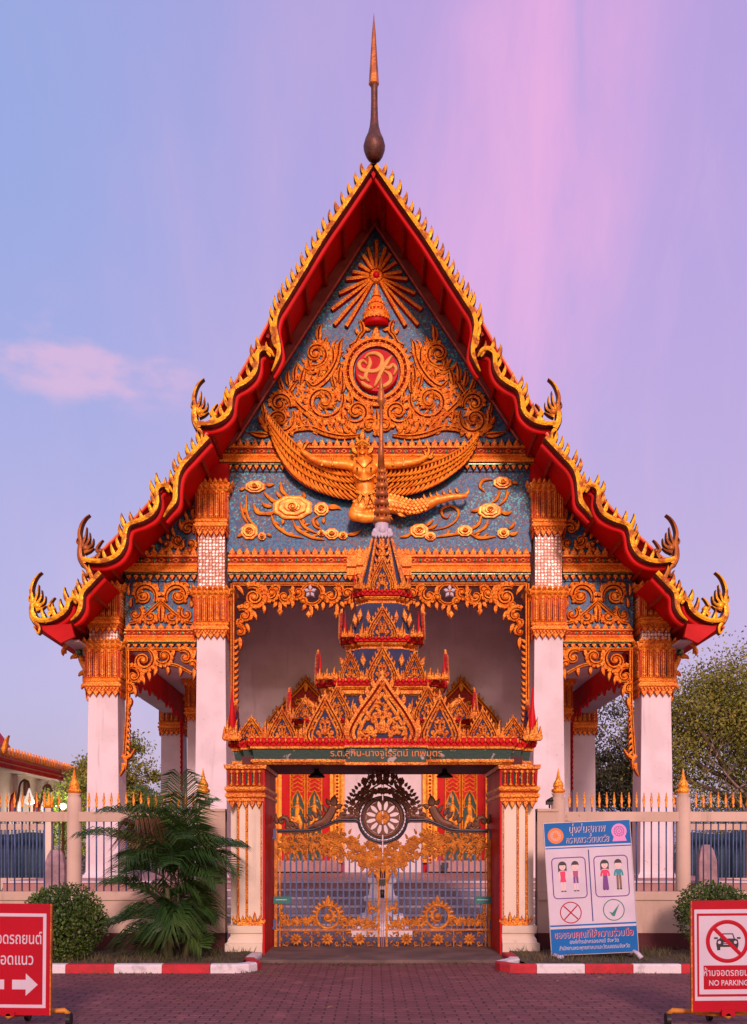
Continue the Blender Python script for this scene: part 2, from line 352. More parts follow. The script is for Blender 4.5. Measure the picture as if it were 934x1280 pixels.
    def dome(s, fr, x, y, r, h, m=0, n=10, base=0.0, ry=None, back=0):
        ry = r if ry is None else ry
        rings = [(1, 0), (.85, .55), (.5, .88)]
        if back: rings = [(1, -back/h)]+rings
        vs = [fr(x+cos(2*pi*i/n)*r*q, y+sin(2*pi*i/n)*ry*q, base+h*z) for q, z in rings for i in range(n)]+[fr(x, y, base+h)]
        R = len(rings); fs = [(j*n+i, j*n+(i+1) % n, (j+1)*n+(i+1) % n, (j+1)*n+i) for j in range(R-1) for i in range(n)]
        fs += [((R-1)*n+i, (R-1)*n+(i+1) % n, R*n) for i in range(n)]
        s.add(vs, fs, m, True)
    def build(s, name, mats, parent=None, world=True, mod=None):
        me = bpy.data.meshes.new(name)
        vs = s.v
        if parent is not None and world:
            L = origin(parent); vs = [(x-L[0], y-L[1], z-L[2]) for x, y, z in s.v]
        me.from_pydata(vs, [], s.f)
        for q in mats: me.materials.append(q)
        me.polygons.foreach_set('material_index', [min(i, len(mats)-1) for i in s.m]); me.polygons.foreach_set('use_smooth', s.s)
        me.update()
        o = bpy.data.objects.new(name, me); COL.objects.link(o)
        if parent is not None: o.parent = parent
        return o
def origin(o):
    L = Vector((0, 0, 0))
    while o is not None: L = L+o.location; o = o.parent
    return L
def thing(name, label, cat, loc=(0, 0, 0), rot=(0, 0, 0), group=None):
    o = bpy.data.objects.new(name, None); COL.objects.link(o); o.location = loc; o.rotation_euler = rot
    o.empty_display_size = .2; return tag(o, label, cat, group)
def tag(o, label=None, cat=None, group=None, kind=None):
    if label: o['label'] = label
    if cat: o['category'] = cat
    if group: o['group'] = group
    if kind: o['kind'] = kind
    return o
def cr(pts, n=5):
    out = []; N = len(pts)
    for i in range(N-1):
        p0 = pts[max(i-1, 0)]; p1 = pts[i]; p2 = pts[i+1]; p3 = pts[min(i+2, N-1)]
        for k in range(n):
            t = k/n
            out.append(tuple(.5*((2*b)+(-a+c)*t+(2*a-5*b+4*c-d)*t*t+(-a+3*b-3*c+d)*t**3) for a, b, c, d in zip(p0, p1, p2, p3)))
    out.append(tuple(pts[-1])); return out
WK = 1.4
FPW = [.35, .8, 1, .97, .85, .62, .35, .04]
def flame(mb, fr, x, y, a, L, wd, curl=.9, h=3, back=0, m=(0, 1), base=0.0, groove=False):
    n = 7; pts = [(x, y)]
    for i in range(n):
        t = i/n; aa = a+curl*(t*t*1.6-.25); x += cos(aa)*L/n; y += sin(aa)*L/n; pts.append((x, y))
    mb.rib(fr, pts, [wd*q for q in FPW], h, back, m, groove, base)
def scroll(mb, fr, cx, cy, r, a0, turn, wd, h, fl=5, fs=.6, back=0, m=(0, 1), base=0.0, span=.42, ball=True, groove=True):
    wd *= WK; fl = int(fl*1.5) if groove else fl
    n = max(8, int(abs(turn)*3.2)); pts = []; ws = []
    for i in range(n+1):
        t = i/n; rr = r*(1-.86*t**.9); a = a0+turn*t; pts.append((cx+rr*cos(a), cy+rr*sin(a))); ws.append(wd*(1-.5*t)*(.45+.55*min(1, t*6)))
    mb.rib(fr, pts, ws, h, back, m, groove, base)
    sg = 1 if turn > 0 else -1
    if ball: mb.dome(fr, cx, cy, wd*.95, h*1.15, m[0], 8, base, back=back)
    for i in range(fl):
        t = (i+.3)/fl*span; a = a0+turn*t; rr = r*(1-.86*t**.9)+wd*.5
        flame(mb, fr, cx+rr*cos(a), cy+rr*sin(a), a+sg*(pi/2-.75), r*fs*(1-.3*i/fl), wd*.8, -sg*1.1, h*.9, back, m, base)
def tips(mb, fr, x0, x1, y, n, H, up=1, h=2, m=0, base=0.0, wf=.92, back=0, mside=None):
    p = (x1-x0)/n; wv = p*wf/2
    for i in range(n):
        x = x0+p*(i+.5)
        pts = [(x-wv*.8, y), (x-wv, y-up*H*.3), (x-wv*.35, y-up*H*.7), (x, y-up*H), (x+wv*.35, y-up*H*.7), (x+wv, y-up*H*.3), (x+wv*.8, y)]
        mb.gem(fr, pts, h, m, base, (x, y-up*H*.35), back, mside)
def loz(mb, fr, x, y, rx, ry, h=2, m=0, base=0.0, a=0, back=0, mside=None):
    pts = []
    for u, v in ((0, -1), (.55, -.45), (1, 0), (.55, .45), (0, 1), (-.55, .45), (-1, 0), (-.55, -.45)):
        X_, Y_ = u*rx, v*ry; pts.append((x+X_*cos(a)-Y_*sin(a), y+X_*sin(a)+Y_*cos(a)))
    mb.gem(fr, pts, h, m, base, (x, y), back, mside)
def mold(mb, fr, x0, x1, prof, m=0):
    """profile [(y,h[,mat])] swept from x0 to x1"""
    n = len(prof); vs = [fr(x, q[0], q[1]) for x in (x0, x1) for q in prof]
    fs = [(i, i+1, n+i+1, n+i) for i in range(n-1)]+[list(range(n))[::-1], [n+i for i in range(n)]]
    ms = [(prof[i][2] if len(prof[i]) > 2 else m) for i in range(n-1)]+[m, m]
    mb.add(vs, fs, ms)
def skel(bones, name, mats, parent, voxel=.03, flat=1.0, smooth=6):
    """tapered tubes and balls fused into ONE continuous surface by a voxel remesh"""
    mb = MB()
    for pts, rad in bones:
        mb.tube(pts, rad, 12, 0, True, flat)
        for p, r in ((pts[0], rad[0]), (pts[-1], rad[-1])):
            p = Vector(p); prof = [(p.z+r*sin(t), max(.0004, r*cos(t))) for t in [-pi/2+pi*i/8 for i in range(9)]]
            mb.lathe(prof, p.x, p.y, 12, 0, True, 1, flat)
    o = mb.build(name, mats, parent)
    md = o.modifiers.new('fuse', 'REMESH'); md.mode = 'VOXEL'; md.voxel_size = voxel; md.use_smooth_shade = True
    sm = o.modifiers.new('smooth', 'SMOOTH'); sm.iterations = smooth
    bpy.context.view_layer.update()
    dg = bpy.context.evaluated_depsgraph_get()
    me = bpy.data.meshes.new_from_object(o.evaluated_get(dg)); o.modifiers.clear(); o.data = me
    return o
def text(s, size, fr_origin, U, V, m, name, parent, align='CENTER', depth=.002, bold=0.0, sx=1.0, world=True, shear=0):
    """lettering as a thin raised mesh lying in the plane U,V"""
    cu = bpy.data.curves.new('t', 'FONT'); cu.body = s; cu.size = size; cu.align_x = align; cu.extrude = depth; cu.offset = bold; cu.shear = shear
    ob = bpy.data.objects.new('t', cu); COL.objects.link(ob)
    bpy.context.view_layer.update()
    dg = bpy.context.evaluated_depsgraph_get()
    me = bpy.data.meshes.new_from_object(ob.evaluated_get(dg)); bpy.data.objects.remove(ob)
    U = Vector(U).normalized(); V = Vector(V).normalized(); N = U.cross(V); O = Vector(fr_origin)
    if parent is not None and world: O = O-origin(parent)
    for v in me.vertices:
        c = v.co; q = O+U*(c.x*sx)+V*c.y+N*c.z; v.co = q
    me.materials.clear(); me.materials.append(m); me.name = name
    o = bpy.data.objects.new(name, me); COL.objects.link(o); o.parent = parent
    return o
R = random.Random(7)
def fc(y): return 467+7*(y-205)/570.0          # the facade's own centre line
def mir(x, y): return 2*fc(y)-x
# ================================================================== ground and setting
def sheet(name, x0, x1, y0, y1, z, m, nx=1, ny=1):
    b = MB()
    for i in range(nx):
        for j in range(ny):
            xa, xb = x0+(x1-x0)*i/nx, x0+(x1-x0)*(i+1)/nx; ya, yb = y0+(y1-y0)*j/ny, y0+(y1-y0)*(j+1)/ny
            b.add([(xa, ya, z), (xb, ya, z), (xb, yb, z), (xa, yb, z)], [(0, 1, 2, 3)])
    return tag(b.build(name, [m]), kind='structure')
def brickmat(name, c1, c2, cm, sc, bw, rh, ms=.02, rough=.75, bump=.6):
    m = bpy.data.materials.new(name); m.use_nodes = True; t = NT(m.node_tree); b = m.node_tree.nodes['Principled BSDF']
    tcn = t.n('ShaderNodeTexCoord')
    nw = t.n('ShaderNodeTexNoise'); nw.inputs['Scale'].default_value = 5; t.l(tcn.outputs['Object'], nw.inputs[0])
    mixv = t.n('ShaderNodeVectorMath', operation='MULTIPLY_ADD'); t.l(nw.outputs['Color'], mixv.inputs[0]); mixv.inputs[1].default_value = (.035, .035, 0); t.l(tcn.outputs['Object'], mixv.inputs[2])
    br = t.n('ShaderNodeTexBrick'); t.l(mixv.outputs[0], br.inputs[0])
    br.inputs['Color1'].default_value = (*c1, 1); br.inputs['Color2'].default_value = (*c2, 1); br.inputs['Mortar'].default_value = (*cm, 1)
    br.inputs['Scale'].default_value = sc; br.inputs['Brick Width'].default_value = bw; br.inputs['Row Height'].default_value = rh; br.inputs['Mortar Size'].default_value = ms; br.inputs['Mortar Smooth'].default_value = .3
    n = t.n('ShaderNodeTexNoise'); n.inputs['Scale'].default_value = .8; n.inputs['Detail'].default_value = 7; n.inputs['Roughness'].default_value = .65; t.l(tcn.outputs['Object'], n.inputs[0])
    c = t.mix(t.math('MULTIPLY', t.ss(n.outputs[0], .38, .72), .5), br.outputs[0], tuple(q*.55 for q in c1))
    ns_ = t.n('ShaderNodeTexNoise'); ns_.inputs['Scale'].default_value = 2.7; ns_.inputs['Detail'].default_value = 8; ns_.inputs['Roughness'].default_value = .7; t.l(tcn.outputs['Object'], ns_.inputs[0])
    c = t.mix(t.math('MULTIPLY', t.ss(ns_.outputs[0], .54, .70), .45), c, tuple(q*1.7 for q in c1)); c = t.mix(t.math('MULTIPLY', t.ss(ns_.outputs[0], .46, .34), .6), c, tuple(q*.4 for q in c1))
    n3 = t.n('ShaderNodeTexNoise'); n3.inputs['Scale'].default_value = 60; n3.inputs['Detail'].default_value = 4; t.l(tcn.outputs['Object'], n3.inputs[0])
    c = t.mix(.35, c, n3.outputs[0], 'OVERLAY')
    t.l(c, b.inputs['Base Color']); b.inputs['Roughness'].default_value = rough; b.inputs['Specular IOR Level'].default_value = .3
    bp = t.n('ShaderNodeBump'); bp.inputs['Strength'].default_value = bump; bp.inputs['Distance'].default_value = .012
    t.l(t.math('ADD', t.math('MULTIPLY', br.outputs['Fac'], -1), t.math('MULTIPLY', n3.outputs[0], .5)), bp.inputs['Height']); t.l(bp.outputs[0], b.inputs['Normal'])
    return m
G['paver'] = brickmat('mauve_pavers', (.24, .080, .080), (.17, .060, .064), (.045, .02, .024), 1, .22, .11, .010)
G['court'] = brickmat('court_paving', (.20, .16, .18), (.17, .14, .16), (.10, .08, .09), 1, .4, .4, .01, .7, .3)
sheet('ground', -300, 300, -60, 600, -.03, mat('earth', (.09, .07, .05), (.06, .05, .035), .4, .95))
sheet('forecourt_paving', -30, 30, -8, 14.6, 0, G['paver'], 6, 4)
sheet('temple_court', -30, 30, 15.3, 70, .02, G['court'])
b = MB(); b.box(-1.56, 1.80, 13.2, 15.6, -.02, .045)
tag(b.build('gate_threshold', [mat('threshold_concrete', (.17, .11, .10), (.10, .065, .06), 2, .85, 0, .3)]), kind='structure')
# ================================================================== temple
TX = .135
temple = thing('temple', 'ornate Thai temple hall with steep red roof edges, blue mosaic gable and gold carving', 'temple', (TX, 23, 0))
f21 = Fr(21.5); f23 = Fr(23.35); f231 = Fr(23.1)
# --- roof slabs, running back over the hall
T1 = [(466, 204), (402, 293), (345, 386), (322, 430), (295, 478), (262, 528), (244, 537)]
T2 = [(260, 541), (219, 594), (194, 621), (156, 661), (120, 696), (102, 705)]
T3 = [(126, 716), (103, 741), (84, 760), (62, 776), (42, 785)]
def both(pts): return [(x, y) for x, y in pts], [(mir(x, y), y) for x, y in pts]
tile = MB(); sof = MB()
for side in (0, 1):
    for T, back in ((T1, 40), (T2, 39.6), (T3, 39.2)):
        t = both(T)[side]; sg = -1 if side == 0 else 1
        k = f21.k
        def off(t, d):
            o = []
            for i, (x, y) in enumerate(t):
                a = t[max(i-1, 0)]; c = t[min(i+1, len(t)-1)]; tx, ty = c[0]-a[0], c[1]-a[1]; L = math.hypot(tx, ty)
                nx, ny = (-ty/L, tx/L) if side == 0 else (ty/L, -tx/L); o.append((x+nx*d, y+ny*d))
            return o
        up = off(t, -3); md_ = off(t, -1); lo = off(t, 1)
        if up[1][1] > md_[1][1]: up, lo = off(t, 3), off(t, -1); md_ = off(t, 1)
        tile.prism(f21, up+md_[::-1], -back/k, -2); sof.prism(f21, md_+lo[::-1], -back/k, -2)
tile.prism(f21, [(459, 209), (467, 200), (475, 209)][::-1], -40/f21.k, -2); sof.prism(f21, [(462, 211), (467, 203), (472, 211), (467, 222)][::-1], -40/f21.k, -2)
roof = tile.build('roof', [G['tile']], temple)
sof.build('soffit', [G['soffit']], roof)
# purlins under each slope
for T in (T1, T2, T3):
    for side in (0, 1):
        t = both(T)[side]; L = [0]
        for i in range(len(t)-1): L.append(L[-1]+math.hypot(t[i+1][0]-t[i][0], t[i+1][1]-t[i][1]))
        d = 26
        while d < L[-1]-12:
            i = max(j for j in range(len(L)) if L[j] <= d); i = min(i, len(t)-2)
            q = (d-L[i])/(L[i+1]-L[i]); x = t[i][0]*(1-q)+t[i+1][0]*q; y = t[i][1]*(1-q)+t[i+1][1]*q
            tx, ty = (t[i+1][0]-t[i][0])/(L[i+1]-L[i]), (t[i+1][1]-t[i][1])/(L[i+1]-L[i])
            nx, ny = (-ty, tx) if side == 1 else (ty, -tx)
            if ny < 0: nx, ny = -nx, -ny
            b = MB(); w_ = 2.2
            pts = [(x-tx*w_+nx*3, y-ty*w_+ny*3), (x+tx*w_+nx*3, y+ty*w_+ny*3), (x+tx*w_+nx*7, y+ty*w_+ny*7), (x-tx*w_+nx*7, y-ty*w_+ny*7)]
            b.prism(f21, pts, -2.1/f21.k, -6); b.build('purlin', [G['deepred']], roof)
            d += 45
# --- bargeboards with naga waves, flames and finials
BARGE = [
 ([(464, 209), (434, 254), (404, 298), (378, 341), (356, 377), (347, 392), (344, 408), (347, 425), (349, 441), (345, 455), (340, 465)], 3.7, True),
 ([(343, 447), (337, 439), (329, 437), (322, 443), (321, 458), (316, 470), (306, 479), (293, 487), (289, 500), (287, 514), (277, 525), (263, 530), (247, 530)], 4.0, True),
 ([(260, 547), (247, 561), (238, 571), (228, 582), (222, 595), (220, 612), (219, 626), (211, 638), (205, 647)], 4.2, True),
 ([(217, 617), (210, 608), (201, 608), (196, 615), (197, 629), (191, 642), (178, 650), (162, 656), (157, 666), (155, 681), (147, 694), (133, 701), (118, 702), (104, 699)], 4.1, True),
 ([(126, 716), (112, 731), (103, 742), (102, 757), (97, 769), (89, 776)], 4.1, True),
 ([(101, 756), (94, 748), (87, 752), (84, 761), (76, 769), (64, 775), (50, 776), (43, 771)], 4.0, True)]
FIN = [(247, 530), (104, 700), (44, 772)]
for side in (0, 1):
    S = (lambda x, y: (x, y)) if side == 0 else (lambda x, y: (mir(x, y), y))
    sg = -1 if side == 0 else 1
    for bi, (pts, wd, fl) in enumerate(BARGE):
        pp = [S(*p) for p in cr(pts, 4)]
        n = len(pp); ws = [wd*(1 if i < n-8 or bi in (1, 3, 5) else 1-.75*(i-(n-8))/7) for i in range(n)]
        if bi in (1, 3, 5): ws[:5] = [wd*q for q in (.3, .45, .6, .8, .9)]
        b = MB(); b.rib(f21, pp, ws, 5, back=7, m=(0, 1))
        bb = b.build('bargeboard', [G['roofgold'], G['darkbrown']], temple)
        # red fascia behind the band
        fb = MB(); fb.rib(f21, [(x+(2 if side == 0 else -2), y+4) for x, y in pp], [q*1.25 for q in ws], 1, back=6, base=-7, m=(0, 0)); fb.build('fascia', [G['soffit']], bb)
        # flames: evenly spaced in x,y length along the outer side
        d = 0; last = 6 if bi == 0 else 4
        for i in range(1, n):
            x0, y0 = pp[i-1]; x1, y1 = pp[i]; l = math.hypot(x1-x0, y1-y0); d += l
            if d >= last:
                last += 12.6
                if bi in (0, 2, 4) and i > n*(.80 if bi == 0 else .62): continue
                if bi in (1, 3, 5) and i > n*.84: continue
                tx, ty = (x1-x0)/l, (y1-y0)/l
                up = -pi/2+sg*.16
                ox, oy = sg*wd*.7, -wd*.3
                b = MB()
                flame(b, f21, x1+ox*.7, y1+oy+5, up+sg*.18, 20.5+R.uniform(-2.2, 2.0), 3.4+R.uniform(-.3, .3), -sg*R.uniform(.3, .55), 3.4, back=4, m=(0, 1))
                b.build('roof_flame', [G['roofgold'], G['darkbrown']], bb)
    for k_, (x, y) in enumerate(FIN):
        b = MB(); h_ = .93
        def rp(pts): return [S(x+p[0]*h_, y+p[1]*h_) for p in cr(pts, 4)]
        main = rp([(2, 6), (-3, -3), (-4, -14), (-3, -24), (-5, -36), (-2, -48), (3, -56), (9, -61)])
        b.rib(f21, main, [5.0-4.5*(i/(len(main)-1))**1.1 for i in range(len(main))], 4, back=7)
        for q in ([(-2, -18), (3, -30), (5, -44)], [(1, -16), (8, -26), (9, -37)], [(4, -14), (12, -20), (14, -29)], [(2, -10), (9, -12), (15, -16)]):
            r_ = rp(q); b.rib(f21, r_, [3.1*(1-.9*i/(len(r_)-1)) for i in range(len(r_))], 3, back=5)
        r_ = rp([(-2, -20), (-8, -24), (-7, -30)]); b.rib(f21, r_, [2.6*(1-.9*i/(len(r_)-1)) for i in range(len(r_))], 3, back=4)
        b.dome(f21, *S(x+3, y-15), 5, 4, 0, 10, back=5)
        r_ = rp([(18, -3), (22, -9), (18, -14), (23, -23), (27, -27)]); b.rib(f21, r_, [3.6*(1-.85*i/(len(r_)-1)) for i in range(len(r_))], 3, back=5)
        b.dome(f21, *S(x+22, y-11), 3.6, 4, 0, 8, back=4)
        r_ = rp([(0, 6), (6, 13), (5, 22), (-1, 14)]); b.rib(f21, r_, [3.2*(1-.8*i/(len(r_)-1)) for i in range(len(r_))], 3, back=5)
        b.build('naga_finial', [G['lacquer' if k_ == 1 else 'roofgold'], G['darkbrown']], temple)
    # red eave end boards
    b = MB(); q = [(44, 781), (75, 803), (92, 795), (88, 779), (60, 781)]
    b.prism(f21, [S(*p) for p in q][::(1 if side == 0 else -1)], -9, -3); b.build('eave_board', [G['red']], temple)
# --- spire finial at the apex
b = MB(); X0 = (468-CX)*f21.k; k = f21.k
zz = lambda y: EYE-(y-HY)*k
prof = [(203, 5), (201, 8), (196, 11), (190, 13.2), (184, 13.6), (178, 12), (170, 8.5), (160, 5.8), (150, 4.7), (130, 4.1), (112, 4.1), (109, 5)]
b.lathe([(zz(y), r*k) for y, r in prof], X0, 21.45, 16, 0)
sf = b.build('spire_finial', [G['darkbrown']], temple)
b = MB(); b.lathe([(zz(y), r*k) for y, r in [(110, 4.6), (108, 6.6), (104, 6.2), (80, 4.6), (45, 2.4), (28, .9), (19, .2)]], X0-.01, 21.45, 6, 0, False); b.build('spire_tip', [G['lacquer']], sf)
# --- gable
b = MB()
b.prism(f23, [(470.5, 280), (296, 553), (652, 553)], -14, 0)
gable = b.build('gable_panel', [G['blue']], temple)
fr_ = MB(); OUT = [(467, 268), (352, 438), (307, 523), (272, 572)]; INN = [(470.5, 283), (360, 455), (318, 521), (297, 554)]
fr_.prism(f23, OUT+INN[::-1], -8, 9)
fr_.prism(f23, ([(mir(x, y)+1, y) for x, y in OUT]+[(mir(x, y)+1, y) for x, y in INN[::-1]])[::-1], -8, 9)
fr_.build('gable_frame', [G['frame']], gable)
fr_ = MB(); fr_.rib(f23, INN, 1.3, 2, base=9, m=(0, 0)); fr_.rib(f23, [(mir(x, y)+1, y) for x, y in INN], 1.3, 2, base=9, m=(0, 0)); fr_.build('frame_edge', [G['pinkedge']], gable)
# sunburst
b = MB()
ends = [(471, 303), (460, 312), (482, 312), (454, 321), (488, 320), (449, 333), (495, 330), (441, 342), (502, 342), (433, 351), (509, 351), (424, 369), (519, 369), (415, 389), (527, 389), (418, 408), (523, 408), (433, 410), (507, 409)]
for ex, ey in ends:
    dx, dy = ex-470.5, ey-347; L = math.hypot(dx, dy); s_ = [(470.5+dx*t, 347+dy*t) for t in (9/L, .5, 1)]
    b.rib(f23, s_, [1.6, 2.7, 3.0], 5, base=1)
b.dome(f23, 470.5, 347, 9, 6, 0, 16, 1); b.dome(f23, 470.5, 347, 4.6, 3, 1, 12, 6)
for i in range(14): a = 2*pi*i/14; b.dome(f23, 470.5+7*cos(a), 347+7*sin(a), 1.2, 2, 0, 6, 4)
b.build('sunburst', [G['gold'], G['red']], gable)
# crown
b = MB(); cpro = [(408, 15, 1), (405, 15.6, 1), (401, 15.5, 0), (399, 17, 0), (394, 17.5, 0), (391, 13.5, 1), (388, 13.2, 0), (385, 11.5, 0), (382, 9.5, 1), (380, 10, 0), (376, 8, 0), (373, 6, 1), (371, 6, 0), (367, 3.6, 0), (364, 3.8, 0), (360, 2, 0), (350, 1.2, 0), (345, .3, 0)]
kk = f23.k; c0 = f23(470.5, 0, 0)
b.lathe([(EYE-(y-HY)*kk, r*kk) for y, r, _ in cpro], c0.x, 23.35, 20, [q[2] for q in cpro], True, 1, .8)
for r_, y_, n_ in ((16.5, 402, 11), (13.5, 392, 9), (9.5, 382, 7)):
    for i in range(n_):
        a = pi*(i+.5)/n_; x_ = 470.5+r_*cos(a); tips(b, Fr(23.35), x_-1.6, x_+1.6, y_, 1, 5, 1, 2, 0, base=r_*sin(a)*.8)
b.build('crown', [G['gold'], G['red']], gable)
# medallion
b = MB(); cx_, cy_ = 471, 466
b.rib(f23, [(cx_+36*cos(2*pi*i/40), cy_+37.5*sin(2*pi*i/40)) for i in range(41)], 7.2, 6, groove=True)
for i in range(15):
    a = -pi*(.04+.92*i/14); flame(b, f23, cx_+38*cos(a), cy_+39*sin(a), a+(.5 if a > -pi/2 else -.5), 12, 3.6, (-1.1 if a > -pi/2 else 1.1), 4)
for i in range(30):
    a = 2*pi*i/30; b.dome(f23, cx_+36*cos(a), cy_+37.5*sin(a), 1.5, 2.4, 0, 6, 4)
flame(b, f23, 471, 424, -pi/2, 17, 5, .7, 4); b.dome(f23, 471, 421, 5.5, 5, 0)
for sg in (-1, 1):
    b.rib(f23, cr([(471+sg*33, 434), (471+sg*26, 430), (471+sg*22, 422), (471+sg*17, 415), (471+sg*19, 406), (471+sg*22, 401)], 4), [3.4]*6+[2.8]*6+[3.6]*5+[2]*3+[.4], 5, groove=True)
    flame(b, f23, 471+sg*16, 411, -pi/2-sg*1.9, 10, 3, sg*.9, 4); flame(b, f23, 471+sg*22, 419, -pi/2+sg*.5, 11, 3, -sg*.8, 4)
med = b.build('medallion', [G['gold'], G['deepred']], gable)
b = MB(); b.lathe([(0, 27.5), (4, 27.5), (7, 26), (8, 0.01)], 0, 0, 36, 0, False)
b.v = [tuple(f23(cx_+x, cy_+y, z)) for x, y, z in b.v]
b.build('medallion_disc', [G['red']], gable)
b = MB()
for pts, wd in (([(456, 452), (461, 447), (470, 446), (477, 451), (477, 460), (471, 467), (462, 468), (452, 466), (449, 459), (454, 455), (459, 459)], 3.0),
                ([(461, 450), (463, 458), (460, 466), (457, 475), (462, 481)], 2.8), ([(448, 473), (453, 477), (458, 474), (457, 467)], 2.2),
                ([(490, 449), (484, 456), (478, 466), (473, 477), (468, 487)], 3.0), ([(478, 463), (486, 464), (491, 460), (495, 465), (492, 473)], 2.5),
                ([(480, 468), (487, 472), (488, 480), (481, 486), (472, 488)], 2.8), ([(451, 481), (458, 486), (466, 489)], 2.6)):
    p = cr(pts, 4); b.rib(f23, p, [wd*min(1, .35+3*min(i, len(p)-1-i)/len(p)) for i in range(len(p))], 3, base=7.5, m=(0, 0))
b.build('medallion_emblem', [mat('pale_gold', (.80, .42, .12), (.72, .34, .08), 8, .4, .2)], gable)
# gable scrollwork, both halves
def gable_half(b, S, sg):
    def sc(x, y, r, a0, tr, wd, fl, fs=.6, sp=.45): x, y = S(x, y); scroll(b, f23, x, y, r, (a0 if sg < 0 else pi-a0), tr*(1 if sg < 0 else -1), wd, 5, fl, fs, span=sp)
    def fl(x, y, a, L, wd, c): x, y = S(x, y); flame(b, f23, x, y, (a if sg < 0 else pi-a), L, wd, c*(1 if sg < 0 else -1), 5, groove=wd > 3.2)
    def st(pts, wd): p = [S(*q) for q in cr(pts, 5)]; b.rib(f23, p, [wd*(.5+.5*min(1, 4*min(i, len(p)-1-i)/len(p))) for i in range(len(p))], 5, groove=True)
    U = -pi/2
    sc(395, 444, 17, 2.2, -1.75*pi*1.6, 3.6, 7); fl(399, 428, U+.1, 24, 4.5, .7); fl(404, 441, U+.2, 20, 4, .5)
    sc(405, 503, 26, -.35, 1.75*pi*1.7, 4.2, 9, .45); sc(404, 497, 13, 1.2, -5, 2.6, 5)
    st([(384, 478), (392, 485), (404, 478), (414, 466), (421, 452), (424, 440)], 4.4)
    fl(423, 450, U+.15, 28, 4.6, .5); fl(416, 458, U, 26, 4.2, -.5); fl(411, 466, U-.2, 20, 3.6, .6); fl(424, 480, U+.1, 26, 4.2, .5); fl(428, 492, U, 22, 3.6, -.5); fl(419, 486, U-.2, 20, 3.4, .4)
    st([(380, 462), (388, 466), (398, 462), (408, 456), (412, 444)], 4); fl(390, 466, U-.3, 18, 4, .5); fl(398, 472, U+.2, 16, 3.6, -.5)
    st([(356, 488), (364, 498), (378, 512), (392, 524), (404, 536)], 4.2); fl(372, 506, U-.4, 18, 4, .6); fl(384, 516, U+.9, 16, 3.6, -.6)
    fl(369, 478, U+.1, 24, 4.2, .6); fl(362, 484, U-.1, 22, 4, .6); fl(376, 482, U+.25, 24, 4, .5); fl(355, 490, U-.3, 20, 3.8, .6); fl(362, 492, U+.6, 18, 3.4, .5)
    sc(350, 506, 14, .3, -1.7*pi*1.5, 3.4, 6); sc(350, 526, 20, -.6, 1.7*pi*1.6, 3.8, 7, .5)
    st([(333, 514), (331, 524), (334, 536), (342, 543)], 4); fl(332, 520, U-.2, 18, 3.6, .5); fl(330, 532, U-.5, 14, 3.2, .7)
    fl(336, 545, pi+.12, 26, 4.4, .3); fl(352, 546, pi+.35, 24, 4, -.3); fl(341, 540, pi+.4, 18, 3.2, .4)
    st([(452, 545), (430, 547), (408, 543), (390, 536), (374, 537), (362, 542)], 4.0)
    for i, x in enumerate(range(382, 450, 9)): fl(x, 541+(2 if x > 400 else -2), U-.55+.1*(i % 2), 15+3*(i % 3), 3.2, .9)
    sc(446, 516, 17, 2.8, -1.7*pi*1.6, 3.8, 6, .5); fl(440, 506, U-.1, 20, 4.2, .7); fl(428, 528, U, 24, 3.8, .4); fl(434, 538, U+.2, 20, 3.4, .4)
    fl(412, 538, U+.1, 22, 3.8, -.5); fl(405, 532, U-.3, 17, 3.4, .6)
    sc(462, 534, 12, 1.0, -1.6*pi*1.5, 3.0, 4, .5); fl(464, 520, U, 15, 3.6, .5)
    fl(377, 530, U-.1, 20, 3.6, .5); fl(366, 536, U+.2, 20, 3.4, .4)
for sg in (-1, 1):
    b = MB(); gable_half(b, (lambda x, y: (x, y)) if sg < 0 else (lambda x, y: (942.5-x, y)), sg)
    rf_ = random.Random(17)
    for i in range(210):      # low leafy infill between the scrolls
        y = rf_.uniform(432, 546); half = (y-283)*.655-24; x = rf_.uniform(30 if y < 505 else 6, max(31, half))
        if math.hypot(x, y-466) < 47 or x > half: continue
        if y < 470 and x < 44: continue
        if y < 455 and x > half-4: continue
        x_ = 471+sg*x
        if i % 3 == 0: scroll(b, f23, x_, y, rf_.uniform(3.5, 6), rf_.uniform(0, 6), 6*sg, 1.3, 2.4, 3, .7, groove=False)
        else: flame(b, f23, x_, y, -pi/2+sg*rf_.uniform(-.6, 1.0), rf_.uniform(9, 15), 2.3, -sg*rf_.uniform(.3, 1), 2.6)
    b.build('gable_scrollwork', [G['gold'], G['deepred']], gable)
b = MB(); flame(b, f23, 471, 545, -pi/2, 34, 6, .0, 5, groove=True); b.dome(f23, 471, 538, 5, 6); b.build('gable_scrollwork', [G['gold'], G['deepred']], gable)
